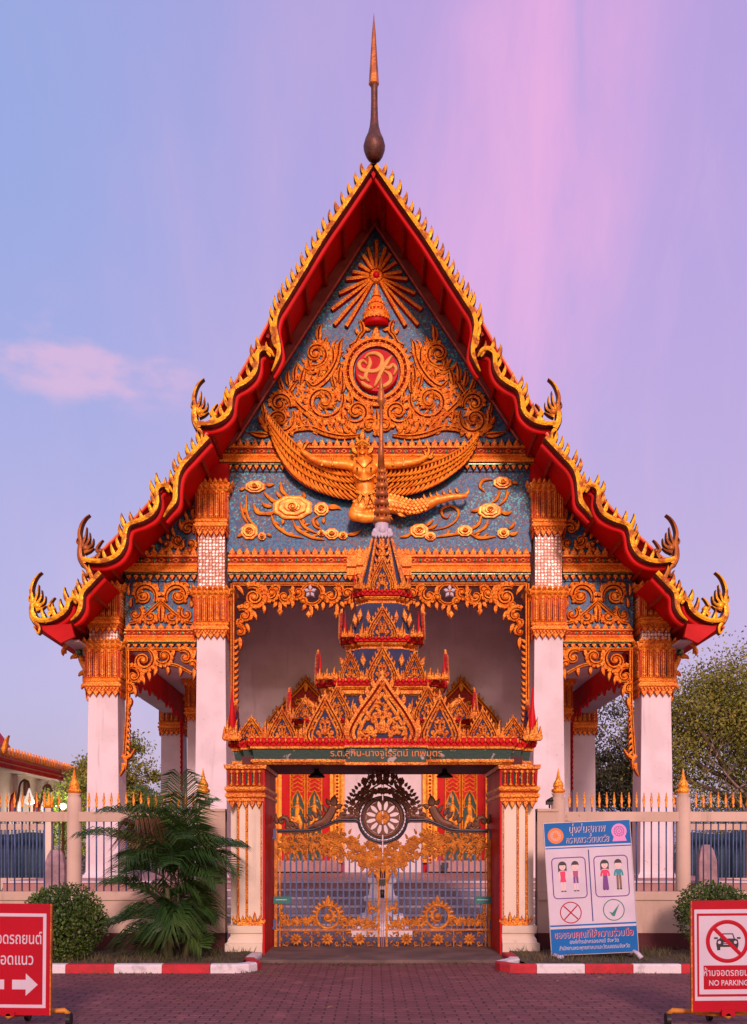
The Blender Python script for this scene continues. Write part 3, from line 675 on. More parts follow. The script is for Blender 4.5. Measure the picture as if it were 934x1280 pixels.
# --- entablatures
def entab(x0, x1, y0, y1, fr, name='entablature', depth=10, steps=()):
    b = MB(); H = y1-y0
    b.obox(fr, x0, x1, y0+H*.22, y1-1, -depth, 2, 3)
    tips(b, fr, x0, x1, y0+H*.27, max(3, int((x1-x0)/9.3)), H*.27, 1, 3, 0, 3)
    mold(b, fr, x0, x1, [(y0+H*.25, 0), (y0+H*.25, 5.5), (y0+H*.30, 5.5), (y0+H*.31, 3.5)], 0)
    n = max(2, int((x1-x0)/17)); p = (x1-x0)/n; ym = y0+H*.395
    b.obox(fr, x0, x1, y0+H*.31, y0+H*.48, 2, 3.2, 1)
    for i in range(n):
        xm = x0+p*(i+.5); loz(b, fr, xm, ym, p*.33, H*.075, 2.2, 0, 3); loz(b, fr, xm, ym, p*.15, H*.04, 1.5, 1, 5)
        loz(b, fr, x0+p*i, ym, p*.16, H*.08, 1.6, 2, 3); 
        for s_ in (-1, 1): b.dome(fr, xm+s_*p*.40, ym, 1.3, 1.6, 0, 6, 3)
    mold(b, fr, x0, x1, [(y0+H*.48, 2), (y0+H*.48, 5), (y0+H*.51, 6), (y0+H*.54, 6), (y0+H*.55, 4.5), (y0+H*.62, 7.5), (y0+H*.69, 9.5), (y0+H*.72, 10), (y0+H*.76, 10), (y0+H*.765, 2)], 0)
    mold(b, fr, x0, x1, [(y0+H*.765, 2), (y0+H*.765, 7), (y0+H*.81, 7), (y0+H*.82, 4)], 2)
    tips(b, fr, x0, x1, y0+H*.81, max(3, int((x1-x0)/8.2)), H*.19, -1, 3, 0, 4.5, .85, mside=1)
    return b.build(name, [G['gold'], G['deepred'], G['green'], G['blue']], temple)
entab(268, 678, 549, 591, f23)
entab(286, 662, 684, 728, f23)
entab(158, 248, 684, 728, f23); entab(702, 790, 684, 728, f23)
entab(157, 247, 779, 812, f23, depth=6); entab(702, 790, 779, 812, f23, depth=6)
# central stepped corbel under the frieze
b = MB()
for a_, h0, h1 in ((40, 2, 12), (28, 12, 18)):
    b.obox(f23, 474-a_, 474+a_, 697, 722, h0-4, h1, 0); tips(b, f23, 474-a_, 474+a_, 697, int(a_/4), 10, 1, 2, 0, h1-3); tips(b, f23, 474-a_, 474+a_, 722, int(a_/4), 7, -1, 2, 0, h1-3)
    mold(b, f23, 474-a_, 474+a_, [(706, h1), (706, h1+3), (712, h1+4), (713, h1)], 0)
b.build('corbel', [G['gold']], temple)
# --- frieze panel with clouds
b = MB(); b.prism(f23, [(284, 588), (284, 690), (664, 690), (664, 588)][::-1], -14, 0)
frieze = b.build('frieze_panel', [G['blue']], temple)
def cloud(b, x, y, rx, ry, spin=1, fr=f23):
    for q, h in ((1, 3), (.72, 5.2), (.42, 7)):
        n = 36; pts = []
        for i in range(n):
            a = 2*pi*i/n; s_ = 1+.045*cos(8*a+q*3); pts.append((x+rx*q*s_*cos(a), y+ry*q*s_*sin(a)))
        vs = [fr(px, py, h-3) for px, py in pts]+[fr(px, py, h-.6) for px, py in pts]+[fr(x+(px-x)*.9, y+(py-y)*.9, h) for px, py in pts]
        fs = [(i, (i+1) % n, n+(i+1) % n, n+i) for i in range(n)]+[(n+i, n+(i+1) % n, 2*n+(i+1) % n, 2*n+i) for i in range(n)]+[[2*n+i for i in range(n)]]
        b.add(vs, fs, [1]*n+[0]*(n+1))
    r = min(rx, ry)*.36; n = 16
    pts = [(x+r*1.2*(1-.8*i/n)*cos(spin*4.6*pi*i/n*.75), y+r*(1-.8*i/n)*sin(spin*4.6*pi*i/n*.75)) for i in range(n+1)]
    b.rib(fr, pts, max(.8, r*.17), 2, base=7, m=(0, 1))
def stem(b, pts, wd=1.9, fr=f23, fl=()):
    p = cr(pts, 5); b.rib(fr, p, [wd*(.3+.7*min(1, 3*min(i, len(p)-1-i)/len(p))) for i in range(len(p))], 3.4)
    for t, a in fl: q = p[int(t*(len(p)-1))]; flame(b, fr, q[0], q[1], a, 9, 2, .6, 3)
b = MB()
cloud(b, 366, 635, 25, 15); cloud(b, 402, 637, 9.5, 8.5, -1); cloud(b, 319, 609, 13, 7.5); cloud(b, 312, 665, 11, 10, -1); cloud(b, 328, 671, 5, 5)
cloud(b, 415, 668, 9, 7); cloud(b, 402, 667, 5, 4); cloud(b, 429, 670, 6, 5)
for x, y, a, L, wd, c in ((410, 635, .05, 18, 4.4, .7), (333, 607, -.1, 11, 3, -.6), (306, 610, 2.6, 8, 2.6, .5), (334, 668, .5, 7, 2.6, .3), (303, 668, 2.6, 8, 2.6, .3), (435, 669, -.25, 18, 3, -.7),
                          (345, 628, -2.5, 14, 3, 1.1), (340, 634, -2.8, 16, 3, 1.0), (343, 641, 3.0, 15, 3, .8), (352, 623, -2.2, 12, 2.6, .8), (382, 623, -1.9, 9, 2.6, .8), (378, 650, 1.2, 7, 2.6, .8), (354, 650, 1.7, 7, 2.6, .6), (405, 655, -1.5, 9, 2.4, .8), (399, 658, -2, 9, 2.2, .8)):
    flame(b, f23, x, y, a, L, wd, c, 4)
stem(b, [(309, 618), (308, 636), (312, 650), (322, 660)], 2.2, fl=((.5, -2.3),)); stem(b, [(301, 628), (304, 644), (311, 656)], 2.2, fl=((.4, -1),))
stem(b, [(339, 642), (344, 656), (360, 668), (380, 673)], 2.4, fl=((.3, .4), (.5, .3), (.7, 0))); stem(b, [(366, 650), (372, 662), (390, 672), (406, 675)], 2.6, fl=((.3, .2), (.5, -.2), (.7, -.4)))
stem(b, [(374, 650), (382, 660), (396, 667)], 2.2, fl=((.4, -.4),)); stem(b, [(400, 645), (392, 650), (394, 658), (403, 663)], 2.2)
stem(b, [(351, 602), (353, 614), (362, 622)], 3); stem(b, [(317, 630), (322, 641), (336, 643)], 3, fl=((.6, -1.9),)); stem(b, [(330, 616), (338, 624), (347, 628)], 2.6)
b.build('cloud_relief', [G['smoothgold'], G['deepred']], frieze)
b = MB()
cloud(b, 628, 604, 12, 7.5); cloud(b, 612, 639, 15, 9.5, -1); cloud(b, 581, 664, 10, 7); cloud(b, 629, 667, 8, 6.5); cloud(b, 524, 664, 12, 9, -1); cloud(b, 538, 671, 7, 5.5)
stem(b, [(616, 600), (604, 601), (600, 609), (606, 615)], 2.4); stem(b, [(540, 663), (556, 660), (569, 652), (573, 640), (564, 633), (553, 637), (553, 645), (559, 648), (563, 643)], 2.1)
stem(b, [(624, 613), (621, 624), (613, 630)], 2.2, fl=((.4, -1),)); stem(b, [(634, 612), (632, 624), (624, 632)], 2.2, fl=((.4, -1),))
stem(b, [(601, 646), (598, 656), (588, 663)], 2.4, fl=((.3, -1.2), (.6, -1))); stem(b, [(610, 650), (606, 660), (592, 668)], 2.4, fl=((.5, -.8),))
stem(b, [(545, 672), (562, 669), (576, 668)], 2.2, fl=((.4, -1), (.7, -.8))); stem(b, [(588, 668), (600, 673), (620, 671)], 2.4, fl=((.3, -.6), (.6, -.7)))
stem(b, [(500, 672), (510, 670), (515, 664)], 2.4)
for x, y, a, L, wd, c in ((598, 639, 3.1, 10, 3, -.4), (640, 604, .1, 8, 2.6, .4), (626, 640, .1, 16, 3.2, -1.4), (636, 668, -.2, 14, 3, -1.3), (636, 662, -.9, 14, 2.6, -.8), (532, 658, -.7, 14, 2.6, -.6), (536, 662, -.5, 14, 2.4, -.4), (590, 660, -.3, 10, 2.4, -.5)):
    flame(b, f23, x, y, a, L, wd, c, 4)
b.build('cloud_relief', [G['smoothgold'], G['deepred']], frieze)
# --- winged figure
fF = Fr(23.0); kf = fF.k
def q3(x, y, h=0): return fF(x, y, h)
def bone(pts, rs, hs=None): return ([q3(x, y, 0 if hs is None else hs[i]) for i, (x, y) in enumerate(pts)], [r*kf for r in rs])
bones = [
 bone([(456, 633), (457, 618), (456, 606), (455, 594), (455, 583)], [12, 11, 11.5, 15, 14]), bone([(455, 582), (454, 574), (453, 566)], [5, 4.6, 5]),
 bone([(453, 566), (453, 561)], [7.5, 7]), bone([(453, 567), (453, 571)], [4, 3.2], [7, 9]),
 bone([(445, 584), (432, 583), (416, 583), (402, 581), (390, 576), (378, 566)], [7, 6, 5.2, 5, 4, 3], [2, 6, 9, 9, 8, 6]), bone([(464, 584), (480, 583), (496, 584), (510, 582), (523, 579), (533, 573)], [7, 6, 5.2, 5, 4, 3], [2, 6, 9, 9, 8, 6]),
 bone([(443, 585), (468, 585)], [8.5, 8.5]), bone([(447, 590), (450, 592)], [7, 6], [8, 8]), bone([(464, 590), (461, 592)], [7, 6], [8, 8]),
 bone([(455, 632), (466, 634)], [11, 11]),
 bone([(460, 630), (450, 636), (444, 644)], [12, 12, 9], [0, 3, 4]), bone([(443, 646), (456, 649), (474, 648)], [7.5, 7, 6], [6, 6, 4]),
 bone([(468, 632), (486, 629), (502, 633), (514, 635)], [12.5, 12.5, 11, 8.5]), bone([(512, 636), (530, 632), (546, 625), (566, 621), (582, 620)], [8.5, 8, 6, 4.4, 3.2]),
 bone([(580, 620), (586, 615), (585, 609)], [2.6, 2.2, .8])]
fig = skel(bones, 'winged_figure', [G['smoothgold']], temple, .022, .75, 4)
b = MB()
# scaled legs, tail crest, hands, belt, collar, crown, ears and face as raised work on the figure
for row in range(5):
    for i in range(13):
        x = 474+i*4.8+(2.4 if row % 2 else 0); yc = 629.5+max(0, x-490)*.22 if x < 516 else 635-(x-516)*.22
        rr_ = 12 if x < 495 else 12-(x-495)*.085; dy = (row-2)*rr_*.36
        loz(b, fF, x, yc+dy, 2.9, 2.6, 1.0, 0, .75*sqrt(max(1, rr_*rr_-dy*dy))-.5)
for row in range(4):
    for i in range(7):
        dy = (row-1.5)*5; loz(b, fF, 443+i*4.4+(2.2 if row % 2 else 0), 637+dy-i*.6, 2.6, 2.4, 1.0, 0, .75*sqrt(144-dy*dy)+.8)
b.build('scale_relief', [G['smoothgold'], G['deepred']], fig); b = MB()
for i in range(6): flame(b, fF, 533+i*8, 626-i*1.8, -pi/2-.5, 9, 2, .8, 2.4, back=2, base=2)
b.build('tail_crest', [G['gold2'], G['deepred']], fig); b = MB()
for x, y, a, c in ((376, 566, -1.9, 1.1), (377, 565, -1.3, 1.2), (379, 563, -.9, 1.0), (376, 568, -2.6, .6), (534, 573, -.9, -1.3), (535, 573, -.4, -1.4), (534, 571, -1.5, -1.2), (533, 571, -2.0, -.8)):
    flame(b, fF, x, y, a, 15 if abs(a+1.1) < .4 else 10, 1.9, c, 2.5, back=2, base=0)
b.build('finger', [G['gold2'], G['deepred']], fig); b = MB()
b.rib(fF, cr([(443, 598), (449, 603), (456, 604), (463, 602), (469, 598)], 4), 1.6, 2, base=11, m=(0, 1)); b.rib(fF, cr([(445, 579), (450, 585), (455, 589), (460, 585), (466, 579)], 4), .7, 1.4, base=10.2, m=(1, 1))
b.build('necklace', [G['gold2'], G['deepred']], fig); b = MB()
b.rib(fF, cr([(445, 618), (456, 622), (468, 618)], 4), 2.4, 3, base=9); flame(b, fF, 458, 622, pi/2, 18, 4, .3, 4, base=9); flame(b, fF, 452, 622, pi/2+.3, 14, 3, -.4, 4, base=9); flame(b, fF, 464, 622, pi/2-.3, 14, 3, .4, 4, base=9)
b.build('belt', [G['gold2'], G['deepred']], fig); b = MB()
for x in (447, 464): b.dome(fF, x, 591.5, 1.6, 1.2, 1, 8, 16)
b.build('pectoral', [G['smoothgold'], G['deepred']], fig)
for x in (403, 416, 504, 491): b = MB(); b.rib(fF, [(x, 577), (x, 587)], 1.6, 2.0, base=11.5); b.build('armband', [G['gold2'], G['deepred']], fig)
b = MB()
b.build('body_ornament', [G['gold2'], G['deepred']], fig); b = MB()
for s_ in (-1, 1):
    flame(b, fF, 453+s_*7, 569, -pi/2+s_*.5, 15, 3.4, -s_*.7, 4, base=2); flame(b, fF, 453+s_*8, 573, pi/2-s_*.2, 9, 3, s_*.5, 4, base=2)
    b.dome(fF, 453+s_*3, 562.5, 1.7, 1.5, 1, 8, 7.0, 1.2); b.rib(fF, cr([(453+s_*1, 560), (453+s_*3.4, 558.5), (453+s_*6, 560.5)], 3), .7, 1.4, base=7.5, m=(0, 0))
b.rib(fF, cr([(449, 570.5), (453, 572), (457, 570.5)], 3), .9, 1.2, base=10, m=(1, 1)); b.dome(fF, 453, 565.5, 1.8, 3, 0, 8, 8.5)
b.rib(fF, cr([(445, 558), (453, 554.5), (461, 558)], 4), 1.6, 3, base=6); b.dome(fF, 453, 555, 6.5, 7, 0, 12, 1, 5); flame(b, fF, 453, 553, -pi/2, 15, 4, 0, 4, base=3)
flame(b, fF, 448, 555, -pi/2-.3, 9, 2.6, .4, 3, base=3); flame(b, fF, 458, 555, -pi/2+.3, 9, 2.6, -.4, 3, base=3)
b.build('face_and_crown', [G['gold2'], G['deepred']], fig); b = MB()
for x, y, a in ((496, 641, .5), (505, 641, .2), (515, 641, 0), (483, 641, .9), (524, 638, -.2)): flame(b, fF, x, y, a, 13, 2.8, -.5, 3, base=1)
flame(b, fF, 474, 650, .9, 15, 4, -1.2, 4, base=3); flame(b, fF, 478, 645, .2, 13, 3.4, -1.2, 4, base=3)
b.build('figure_ornament', [G['gold2'], G['deepred']], fig)
def wing(U, L, sg):
    b = MB(); Uc = cr(U, 6); Lc = cr(L, 6)
    def at(c, t): f = t*(len(c)-1); i = min(int(f), len(c)-2); q = f-i; return (c[i][0]*(1-q)+c[i+1][0]*q, c[i][1]*(1-q)+c[i+1][1]*q)
    fw = Fr(23.2)
    n = 20; poly = [at(Uc, i/n) for i in range(n+1)]+[at(Lc, .97-i*.97/n) for i in range(n+1)]
    poly2 = [(x, y) for x, y in poly]
    vs = [fw(x, y, 5) for x, y in poly2]; m_ = n+1
    b.add(vs, [(i, i+1, 2*m_-2-i, 2*m_-1-i) for i in range(n)], 1)
    for row, (v0, v1, num, base) in enumerate(((.55, 1.0, 26, 5), (.36, .74, 26, 7), (.18, .52, 28, 9), (.04, .32, 30, 11))):
        for i in range(num):
            t = (i+.5)/num
            a = at(Uc, min(1, t+.05)); c = at(Lc, max(0, t-.05))
            p0 = (a[0]+(c[0]-a[0])*v0, a[1]+(c[1]-a[1])*v0); p1 = (a[0]+(c[0]-a[0])*v1, a[1]+(c[1]-a[1])*v1)
            mx, my = (p0[0]+p1[0])/2+sg*1.2, (p0[1]+p1[1])/2+1.2
            p1 = (p1[0]-sg*4, p1[1]+1.0)
            pts = cr([p0, (mx, my), p1], 3); wv = 2.15 if row == 0 else 1.8
            b.rib(fw, pts, [wv*q for q in (.7, .95, 1, 1, .9, .7, .2)][:len(pts)], 2.6, base=base, m=(0, 1))
    b.rib(fw, Uc, [3.2*(1-.8*i/(len(Uc)-1)) for i in range(len(Uc))], 4, base=11)
    return b.build('wing', [G['smoothgold'], G['deepred']], fig)
wing([(446, 588), (420, 587), (400, 580), (380, 568), (362, 552), (348, 536), (337, 524)], [(460, 626), (432, 626), (404, 619), (380, 608), (360, 591), (346, 564), (336, 526)], -1)
wing([(464, 590), (490, 590), (515, 588), (540, 582), (562, 573), (580, 562), (596, 545)], [(460, 624), (490, 621), (514, 620), (541, 611), (564, 597), (584, 578), (597, 548)], 1)
# --- side gables and side panels
for side in (0, 1):
    S = (lambda x, y: (x, y)) if side == 0 else (lambda x, y: (948.5-x, y))
    o_ = 1 if side == 0 else -1
    def PP(pts): return [S(*p) for p in pts][::o_]
    b = MB(); b.prism(f23, PP([(250, 612), (160, 700), (250, 700)]), -14, 0); sgb = b.build('side_gable', [G['blue']], temple)
    b = MB(); b.prism(f23, PP([(262, 596), (146, 730), (120, 752), (150, 720), (176, 692), (250, 618)]), -8, 9); b.build('gable_frame', [G['frame']], sgb)
    b = MB(); b.rib(f23, [S(250, 617), S(171, 690)], 1.2, 2, base=9, m=(0, 0)); b.build('frame_edge', [G['pinkedge']], sgb)
    b = MB()
    def fl(x, y, a, L, wd, c): x, y = S(x, y); flame(b, f23, x, y, (a if side == 0 else pi-a), L, wd, c*o_, 5, groove=wd > 3)
    def sc(x, y, r, a0, tr, wd, f_, fs=.6, fr=f23, back=0): x, y = S(x, y); scroll(b, fr, x, y, r, (a0 if side == 0 else pi-a0), tr*o_, wd, 5, f_, fs, back=back)
    U = -pi/2
    sc(236, 662, 9, 0, -6.5, 2.6, 5); sc(224, 676, 8, 1, 6, 2.4, 5); sc(239, 680, 7, 2, -6, 2.2, 4); sc(208, 681, 6, 2, -5, 2, 4)
    for x, y, a, L in ((242, 650, U, 20), (236, 652, U-.3, 16), (228, 664, U-.2, 16), (219, 671, U-.3, 13), (211, 675, U-.1, 12), (203, 680, U-.4, 11), (243, 668, U+.1, 14), (195, 684, pi+.3, 12), (230, 686, U, 12), (216, 686, U-.3, 10)): fl(x, y, a, L, 2.8, .6)
    b.build('gable_scrollwork', [G['gold'], G['deepred']], sgb)
    # square panel with paired scrolls
    b = MB(); b.prism(f23, PP([(157, 724), (157, 784), (248, 784), (248, 724)])[::-1], -14, 0); pn = b.build('side_panel', [G['blue']], temple)
    b = MB()
    for m_ in (0, 1):
        S0 = S; 
        S_ = (lambda x, y: S0(x, y)) if m_ == 0 else (lambda x, y: S0(404-x, y))
        fo = 1 if (side == 0) == (m_ == 0) else -1
        def sc2(x, y, r, a0, tr, wd, f_, fs=.55): x, y = S_(x, y); scroll(b, f23, x, y, r, (a0 if fo > 0 else pi-a0), tr*fo, wd, 5, f_, fs)
        def fl2(x, y, a, L, wd, c): x, y = S_(x, y); flame(b, f23, x, y, (a if fo > 0 else pi-a), L, wd, c*fo, 5)
        sc2(181, 745, 16, .5, -8.5, 3.2, 7, .42); sc2(180, 747, 8, 2.2, 6, 2.2, 3); sc2(170, 768, 9, -1, 6.5, 2.6, 5); sc2(189, 771, 8, 3, -6, 2.4, 4)
        p = [S_(*q) for q in cr([(202, 752), (193, 760), (184, 768), (172, 777), (163, 779)], 4)]; b.rib(f23, p, 2.4, 4.5, groove=True)
        for x, y, a, L in ((164, 760, U+.1, 14), (162, 745, U, 16), (198, 741, U-.1, 13), (199, 768, U+.2, 14), (183, 779, U, 9), (176, 781, U, 8), (167, 734, U+.9, 10), (197, 779, U-.1, 12), (190, 731, .4, 10)): fl2(x, y, a, L, 2.7, .6)
    x, y = S(202, 778); flame(b, f23, x, y, -pi/2, 22, 5, 0, 5, groove=True)
    b.build('panel_scrollwork', [G['gold'], G['deepred']], pn)
    # hanging fretwork of the side bay
    b = MB(); f2 = Fr(23.2)
    sc(180, 826, 15, -1.2, 8.5, 3.2, 6, .4, f2, 3); sc(206, 821, 11, 2.6, -7, 2.8, 5, .45, f2, 3); sc(232, 822, 10, -2.4, 7, 2.8, 6, .5, f2, 3); sc(168, 845, 11, -2, 7, 2.8, 6, .5, f2, 3); sc(241, 831, 6, 1, -5, 2.2, 4, .5, f2, 3); sc(162, 862, 7, -2, 6, 2.2, 4, .6, f2, 3)
    def stf(pts, wd): p = [S(*q) for q in cr(pts, 5)]; b.rib(f2, p, wd, 4, back=3, groove=True)
    stf([(160, 812), (160, 880), (156, 945)], 2.4); stf([(158, 812), (248, 812)], 2.2); stf([(172, 850), (184, 838), (200, 831), (220, 832), (240, 842)], 2.2)
    for x, y, a, L in ((193, 812, 1.2, 14), (218, 812, 1.9, 14), (226, 834, 1.6, 12), (196, 834, 1.8, 12), (178, 844, 1.3, 13), (168, 858, 1.4, 14), (163, 872, 1.6, 14), (243, 836, 1.6, 15), (244, 812, 1.8, 18), (210, 834, 1.5, 10), (186, 840, 1.4, 12)):
        x, y = S(x, y); flame(b, f2, x, y, (a if side == 0 else pi-a), L, 3, .4*o_, 4, back=3)
    for i in range(9): x, y = S(158, 880+i*7.4); flame(b, f2, x, y, (.9 if side == 0 else pi-.9), 9, 2.2, .5*o_, 3, back=3)
    for q in ([(154, 944), (158, 952), (157, 962)], [(156, 948), (163, 945), (169, 936)], [(155, 954), (154, 962), (150, 970)]):
        p = [S(*z) for z in cr(q, 4)]; b.rib(f2, p, [3.6*(1-.8*i/(len(p)-1)) for i in range(len(p))], 4, back=4)
    b.build('hanging_fretwork', [G['gold'], G['deepred']], temple)
# --- central hanging fretwork
b = MB(); f2 = Fr(23.2)
for m_ in (0, 1):
    S = (lambda x, y: (x, y)) if m_ == 0 else (lambda x, y: (950-x, y)); fo = 1 if m_ == 0 else -1
    def sc(x, y, r, a0, tr, wd, f_, fs=.5): x, y = S(x, y); scroll(b, f2, x, y, r, (a0 if fo > 0 else pi-a0), tr*fo, wd, 5, f_, fs, back=3)
    def fl(x, y, a, L, wd, c=.4): x, y = S(x, y); flame(b, f2, x, y, (a if fo > 0 else pi-a), L, wd, c*fo, 4, back=3)
    def stf(pts, wd): p = [S(*q) for q in cr(pts, 5)]; b.rib(f2, p, wd, 4, back=3, groove=True)
    sc(318, 747, 14, -2.2, 9.5, 3.4, 8); sc(340, 742, 9, 2.6, -7, 2.6, 4); sc(356, 746, 10, -1, 7, 2.6, 5); sc(306, 770, 10, -2.4, 7, 2.8, 6); sc(414, 745, 10, -1.2, 7, 2.8, 5); sc(434, 743, 9, 2, -7, 2.6, 5); sc(455, 745, 10, -1, 7, 2.6, 5); sc(373, 741, 7, 2, -6, 2.2, 4); sc(300, 790, 7, -2, 6, 2.2, 4)
    p = [S(390+13*cos(2*pi*i/18), 743+13*sin(2*pi*i/18)) for i in range(19)]; b.rib(f2, p, 2.4, 4, back=3, groove=True)
    stf([(291, 730), (291, 800), (291, 915)], 2.8); stf([(291, 731), (475, 731)], 2.4)
    for x, y, a, L in ((350, 753, 1.57, 16), (346, 753, 2.1, 9), (354, 753, 1.0, 9), (388, 757, 1.4, 15), (382, 756, 2.0, 9), (394, 756, 1.1, 9), (421, 755, 1.57, 19), (416, 753, 2.1, 9), (426, 753, 1.0, 9), (330, 757, 1.5, 11), (316, 764, 1.1, 13), (308, 780, 1.2, 13), (300, 797, 1.5, 16), (366, 751, 1.6, 10), (404, 753, 1.6, 11), (440, 752, 1.6, 12), (296, 732, .9, 16), (330, 732, 1.2, 13), (366, 733, 1.6, 11), (402, 733, 1.2, 12), (425, 733, 1.8, 11), (445, 733, 1.5, 12), (460, 755, 1.6, 14)): fl(x, y, a, L, 3.2)
    for x, y, r_, a_ in ((330, 748, 6, 1), (346, 738, 5, 3), (366, 750, 5, 2), (403, 748, 6, 1), (424, 738, 5, 4), (443, 750, 5, 2), (309, 757, 6, 2), (326, 737, 5, 0), (379, 752, 4, 1), (302, 778, 5, 1)): sc(x, y, r_, a_, 6.5 if r_ % 2 else -6.5, 2.0, 4, .7)
    for x, y in ((350, 764), (421, 767), (386, 768)): x, y = S(x, y); loz(b, f2, x, y, 4, 5.5, 3, 0, 0, back=3)
    for i in range(15):
        x, y = S(293, 804+i*7.6); flame(b, f2, x, y, (-.7 if fo > 0 else pi+.7), 8, 2.4, -.5*fo, 3, back=3, base=2)
hf = b.build('hanging_fretwork', [G['gold'], G['deepred']], temple)
for s_ in (0, 1):
    b = MB()
    for a in range(5):
        an = -pi/2+a*2*pi/5; xx, yy = (388, 740) if s_ == 0 else (562, 740)
        loz(b, f2, xx+4.6*cos(an), yy+4.6*sin(an), 2.8, 4.6, 3, 0, 2, an-pi/2, back=2)
    b.dome(f2, xx, yy, 2, 4, 1, 8, 3); b.build('white_flower', [G['signwhite'], G['gold']], hf)
# --- columns
FLOOR = EYE-(1097-HY)*f231.k     # porch floor level
def faces4(cx, cy):
    return [((0, -1), (1, 0)), ((0, 1), (-1, 0)), ((1, 0), (0, 1)), ((-1, 0), (0, -1))]
def capital(parent, cx, cy, zt, zb, hw, name='capital', simple=False, mats=None):
    """lotus capital on a square shaft: hanging leaf fringe, rounded mouldings, fluted bell and flared leaf rim"""
    b = MB(); H = zt-zb; z = lambda t: zb+H*t
    sq = [(cx-hw, cy-hw), (cx+hw, cy-hw), (cx+hw, cy+hw), (cx-hw, cy+hw)]
    b.plan(sq, [(z(.10), .012), (z(.12), .03), (z(.17), .03), (z(.18), .06), (z(.20), .085), (z(.23), .085), (z(.24), .05), (z(.27), .04), (z(.28), .07), (z(.31), .08), (z(.33), .05), (z(.345), .03, 1),
                (z(.60), .035, 1), (z(.80), .055, 1), (z(.82), .07), (z(.86), .10), (z(.93), .13), (z(.955), .13), (z(.96), .02), (z(.995), .0)], 0)
    for (nx, ny), (ux, uy) in faces4(cx, cy):
        if simple and ny > 0: continue
        fr = FG((cx+nx*hw, cy+ny*hw, 0), (ux, uy, 0), (0, 0, 1), (nx, ny, 0))
        yy = lambda t: -z(t)
        n = 5
        # hanging fringe
        tips(b, fr, -hw-.02, hw+.02, yy(.12), n, H*.12, -1, .03, 0, .035, .95, mside=1)
        tips(b, fr, -hw-.05, hw+.05, yy(.175), n*2, H*.055, -1, .02, 0, .055, .9, mside=1)
        # flutes: gold leaf-ended strips with red and dark glass between
        m_ = 5; p = 2*(hw+.02)/m_
        for i in range(m_):
            x = -hw-.02+p*(i+.5)
            for q, wv in ((0, .17), (-.31, .09), (.31, .09)):
                pts = [(x+q*p, yy(.345)), (x+q*p, yy(.6)), (x+q*p*1.06, yy(.82))]
                b.rib(fr, pts, [p*wv]*3, .03, m=(0, 1), base=.035)
            for q in range(7): b.dome(fr, x, yy(.39+q*.062), p*.08, .02, 4, 6, .062)
            b.rib(fr, [(x+p*.5, yy(.37)), (x+p*.5, yy(.79))], p*.055, .012, m=(3, 3), base=.035) if i < m_-1 else None
            # pointed foot and head leaves
            loz(b, fr, x, yy(.40), p*.28, H*.05, .03, 0, .05); loz(b, fr, x, yy(.80), p*.3, H*.05, .04, 0, .06)
        for lay, (dy, hh, ou) in enumerate(((.84, .09, .10), (.92, .10, .14))):
            k_ = 7
            for i in range(k_):
                x = (-hw-.10)+(2*hw+.20)*(i+.5)/k_; wv = (2*hw+.2)/k_*.47
                vs = [fr(x-wv, yy(dy), ou-.02), fr(x+wv, yy(dy), ou-.02), fr(x+wv*.8, yy(dy+hh*.55), ou+.03), fr(x, yy(dy+hh), ou+.055), fr(x-wv*.8, yy(dy+hh*.55), ou+.03), fr(x, yy(dy+hh*.45), ou+.06)]
                b.add(vs, [(0, 1, 5), (1, 2, 5), (2, 3, 5), (3, 4, 5), (4, 0, 5)], 0)
    return b.build(name, mats or [G['gold'], G['capred'], G['green'], G['spireblue'], G['silver']], parent)
def column(X, yf, hwt, hwb, zcap, inner=True, rear=False):
    cy = yf+hwt; b = MB(); z0 = FLOOR
    b.plan([(X-hwb, cy-hwb), (X+hwb, cy-hwb), (X+hwb, cy+hwb), (X-hwb, cy+hwb)], [(z0+.02, 0), (zcap+.1, hwt-hwb)])
    c = b.build('column', [G['white']], temple)
    b = MB(); pl = [(X-hwb, cy-hwb), (X+hwb, cy-hwb), (X+hwb, cy+hwb), (X-hwb, cy+hwb)]
    b.plan(pl, [(z0-.25, .10), (z0-.03, .10), (z0-.02, .06), (z0+.06, .05), (z0+.08, .02), (z0+.12, .01)]); b.build('base', [G['white']], c)
    return c, cy
Zc = lambda y: EYE-(y-HY)*f231.k
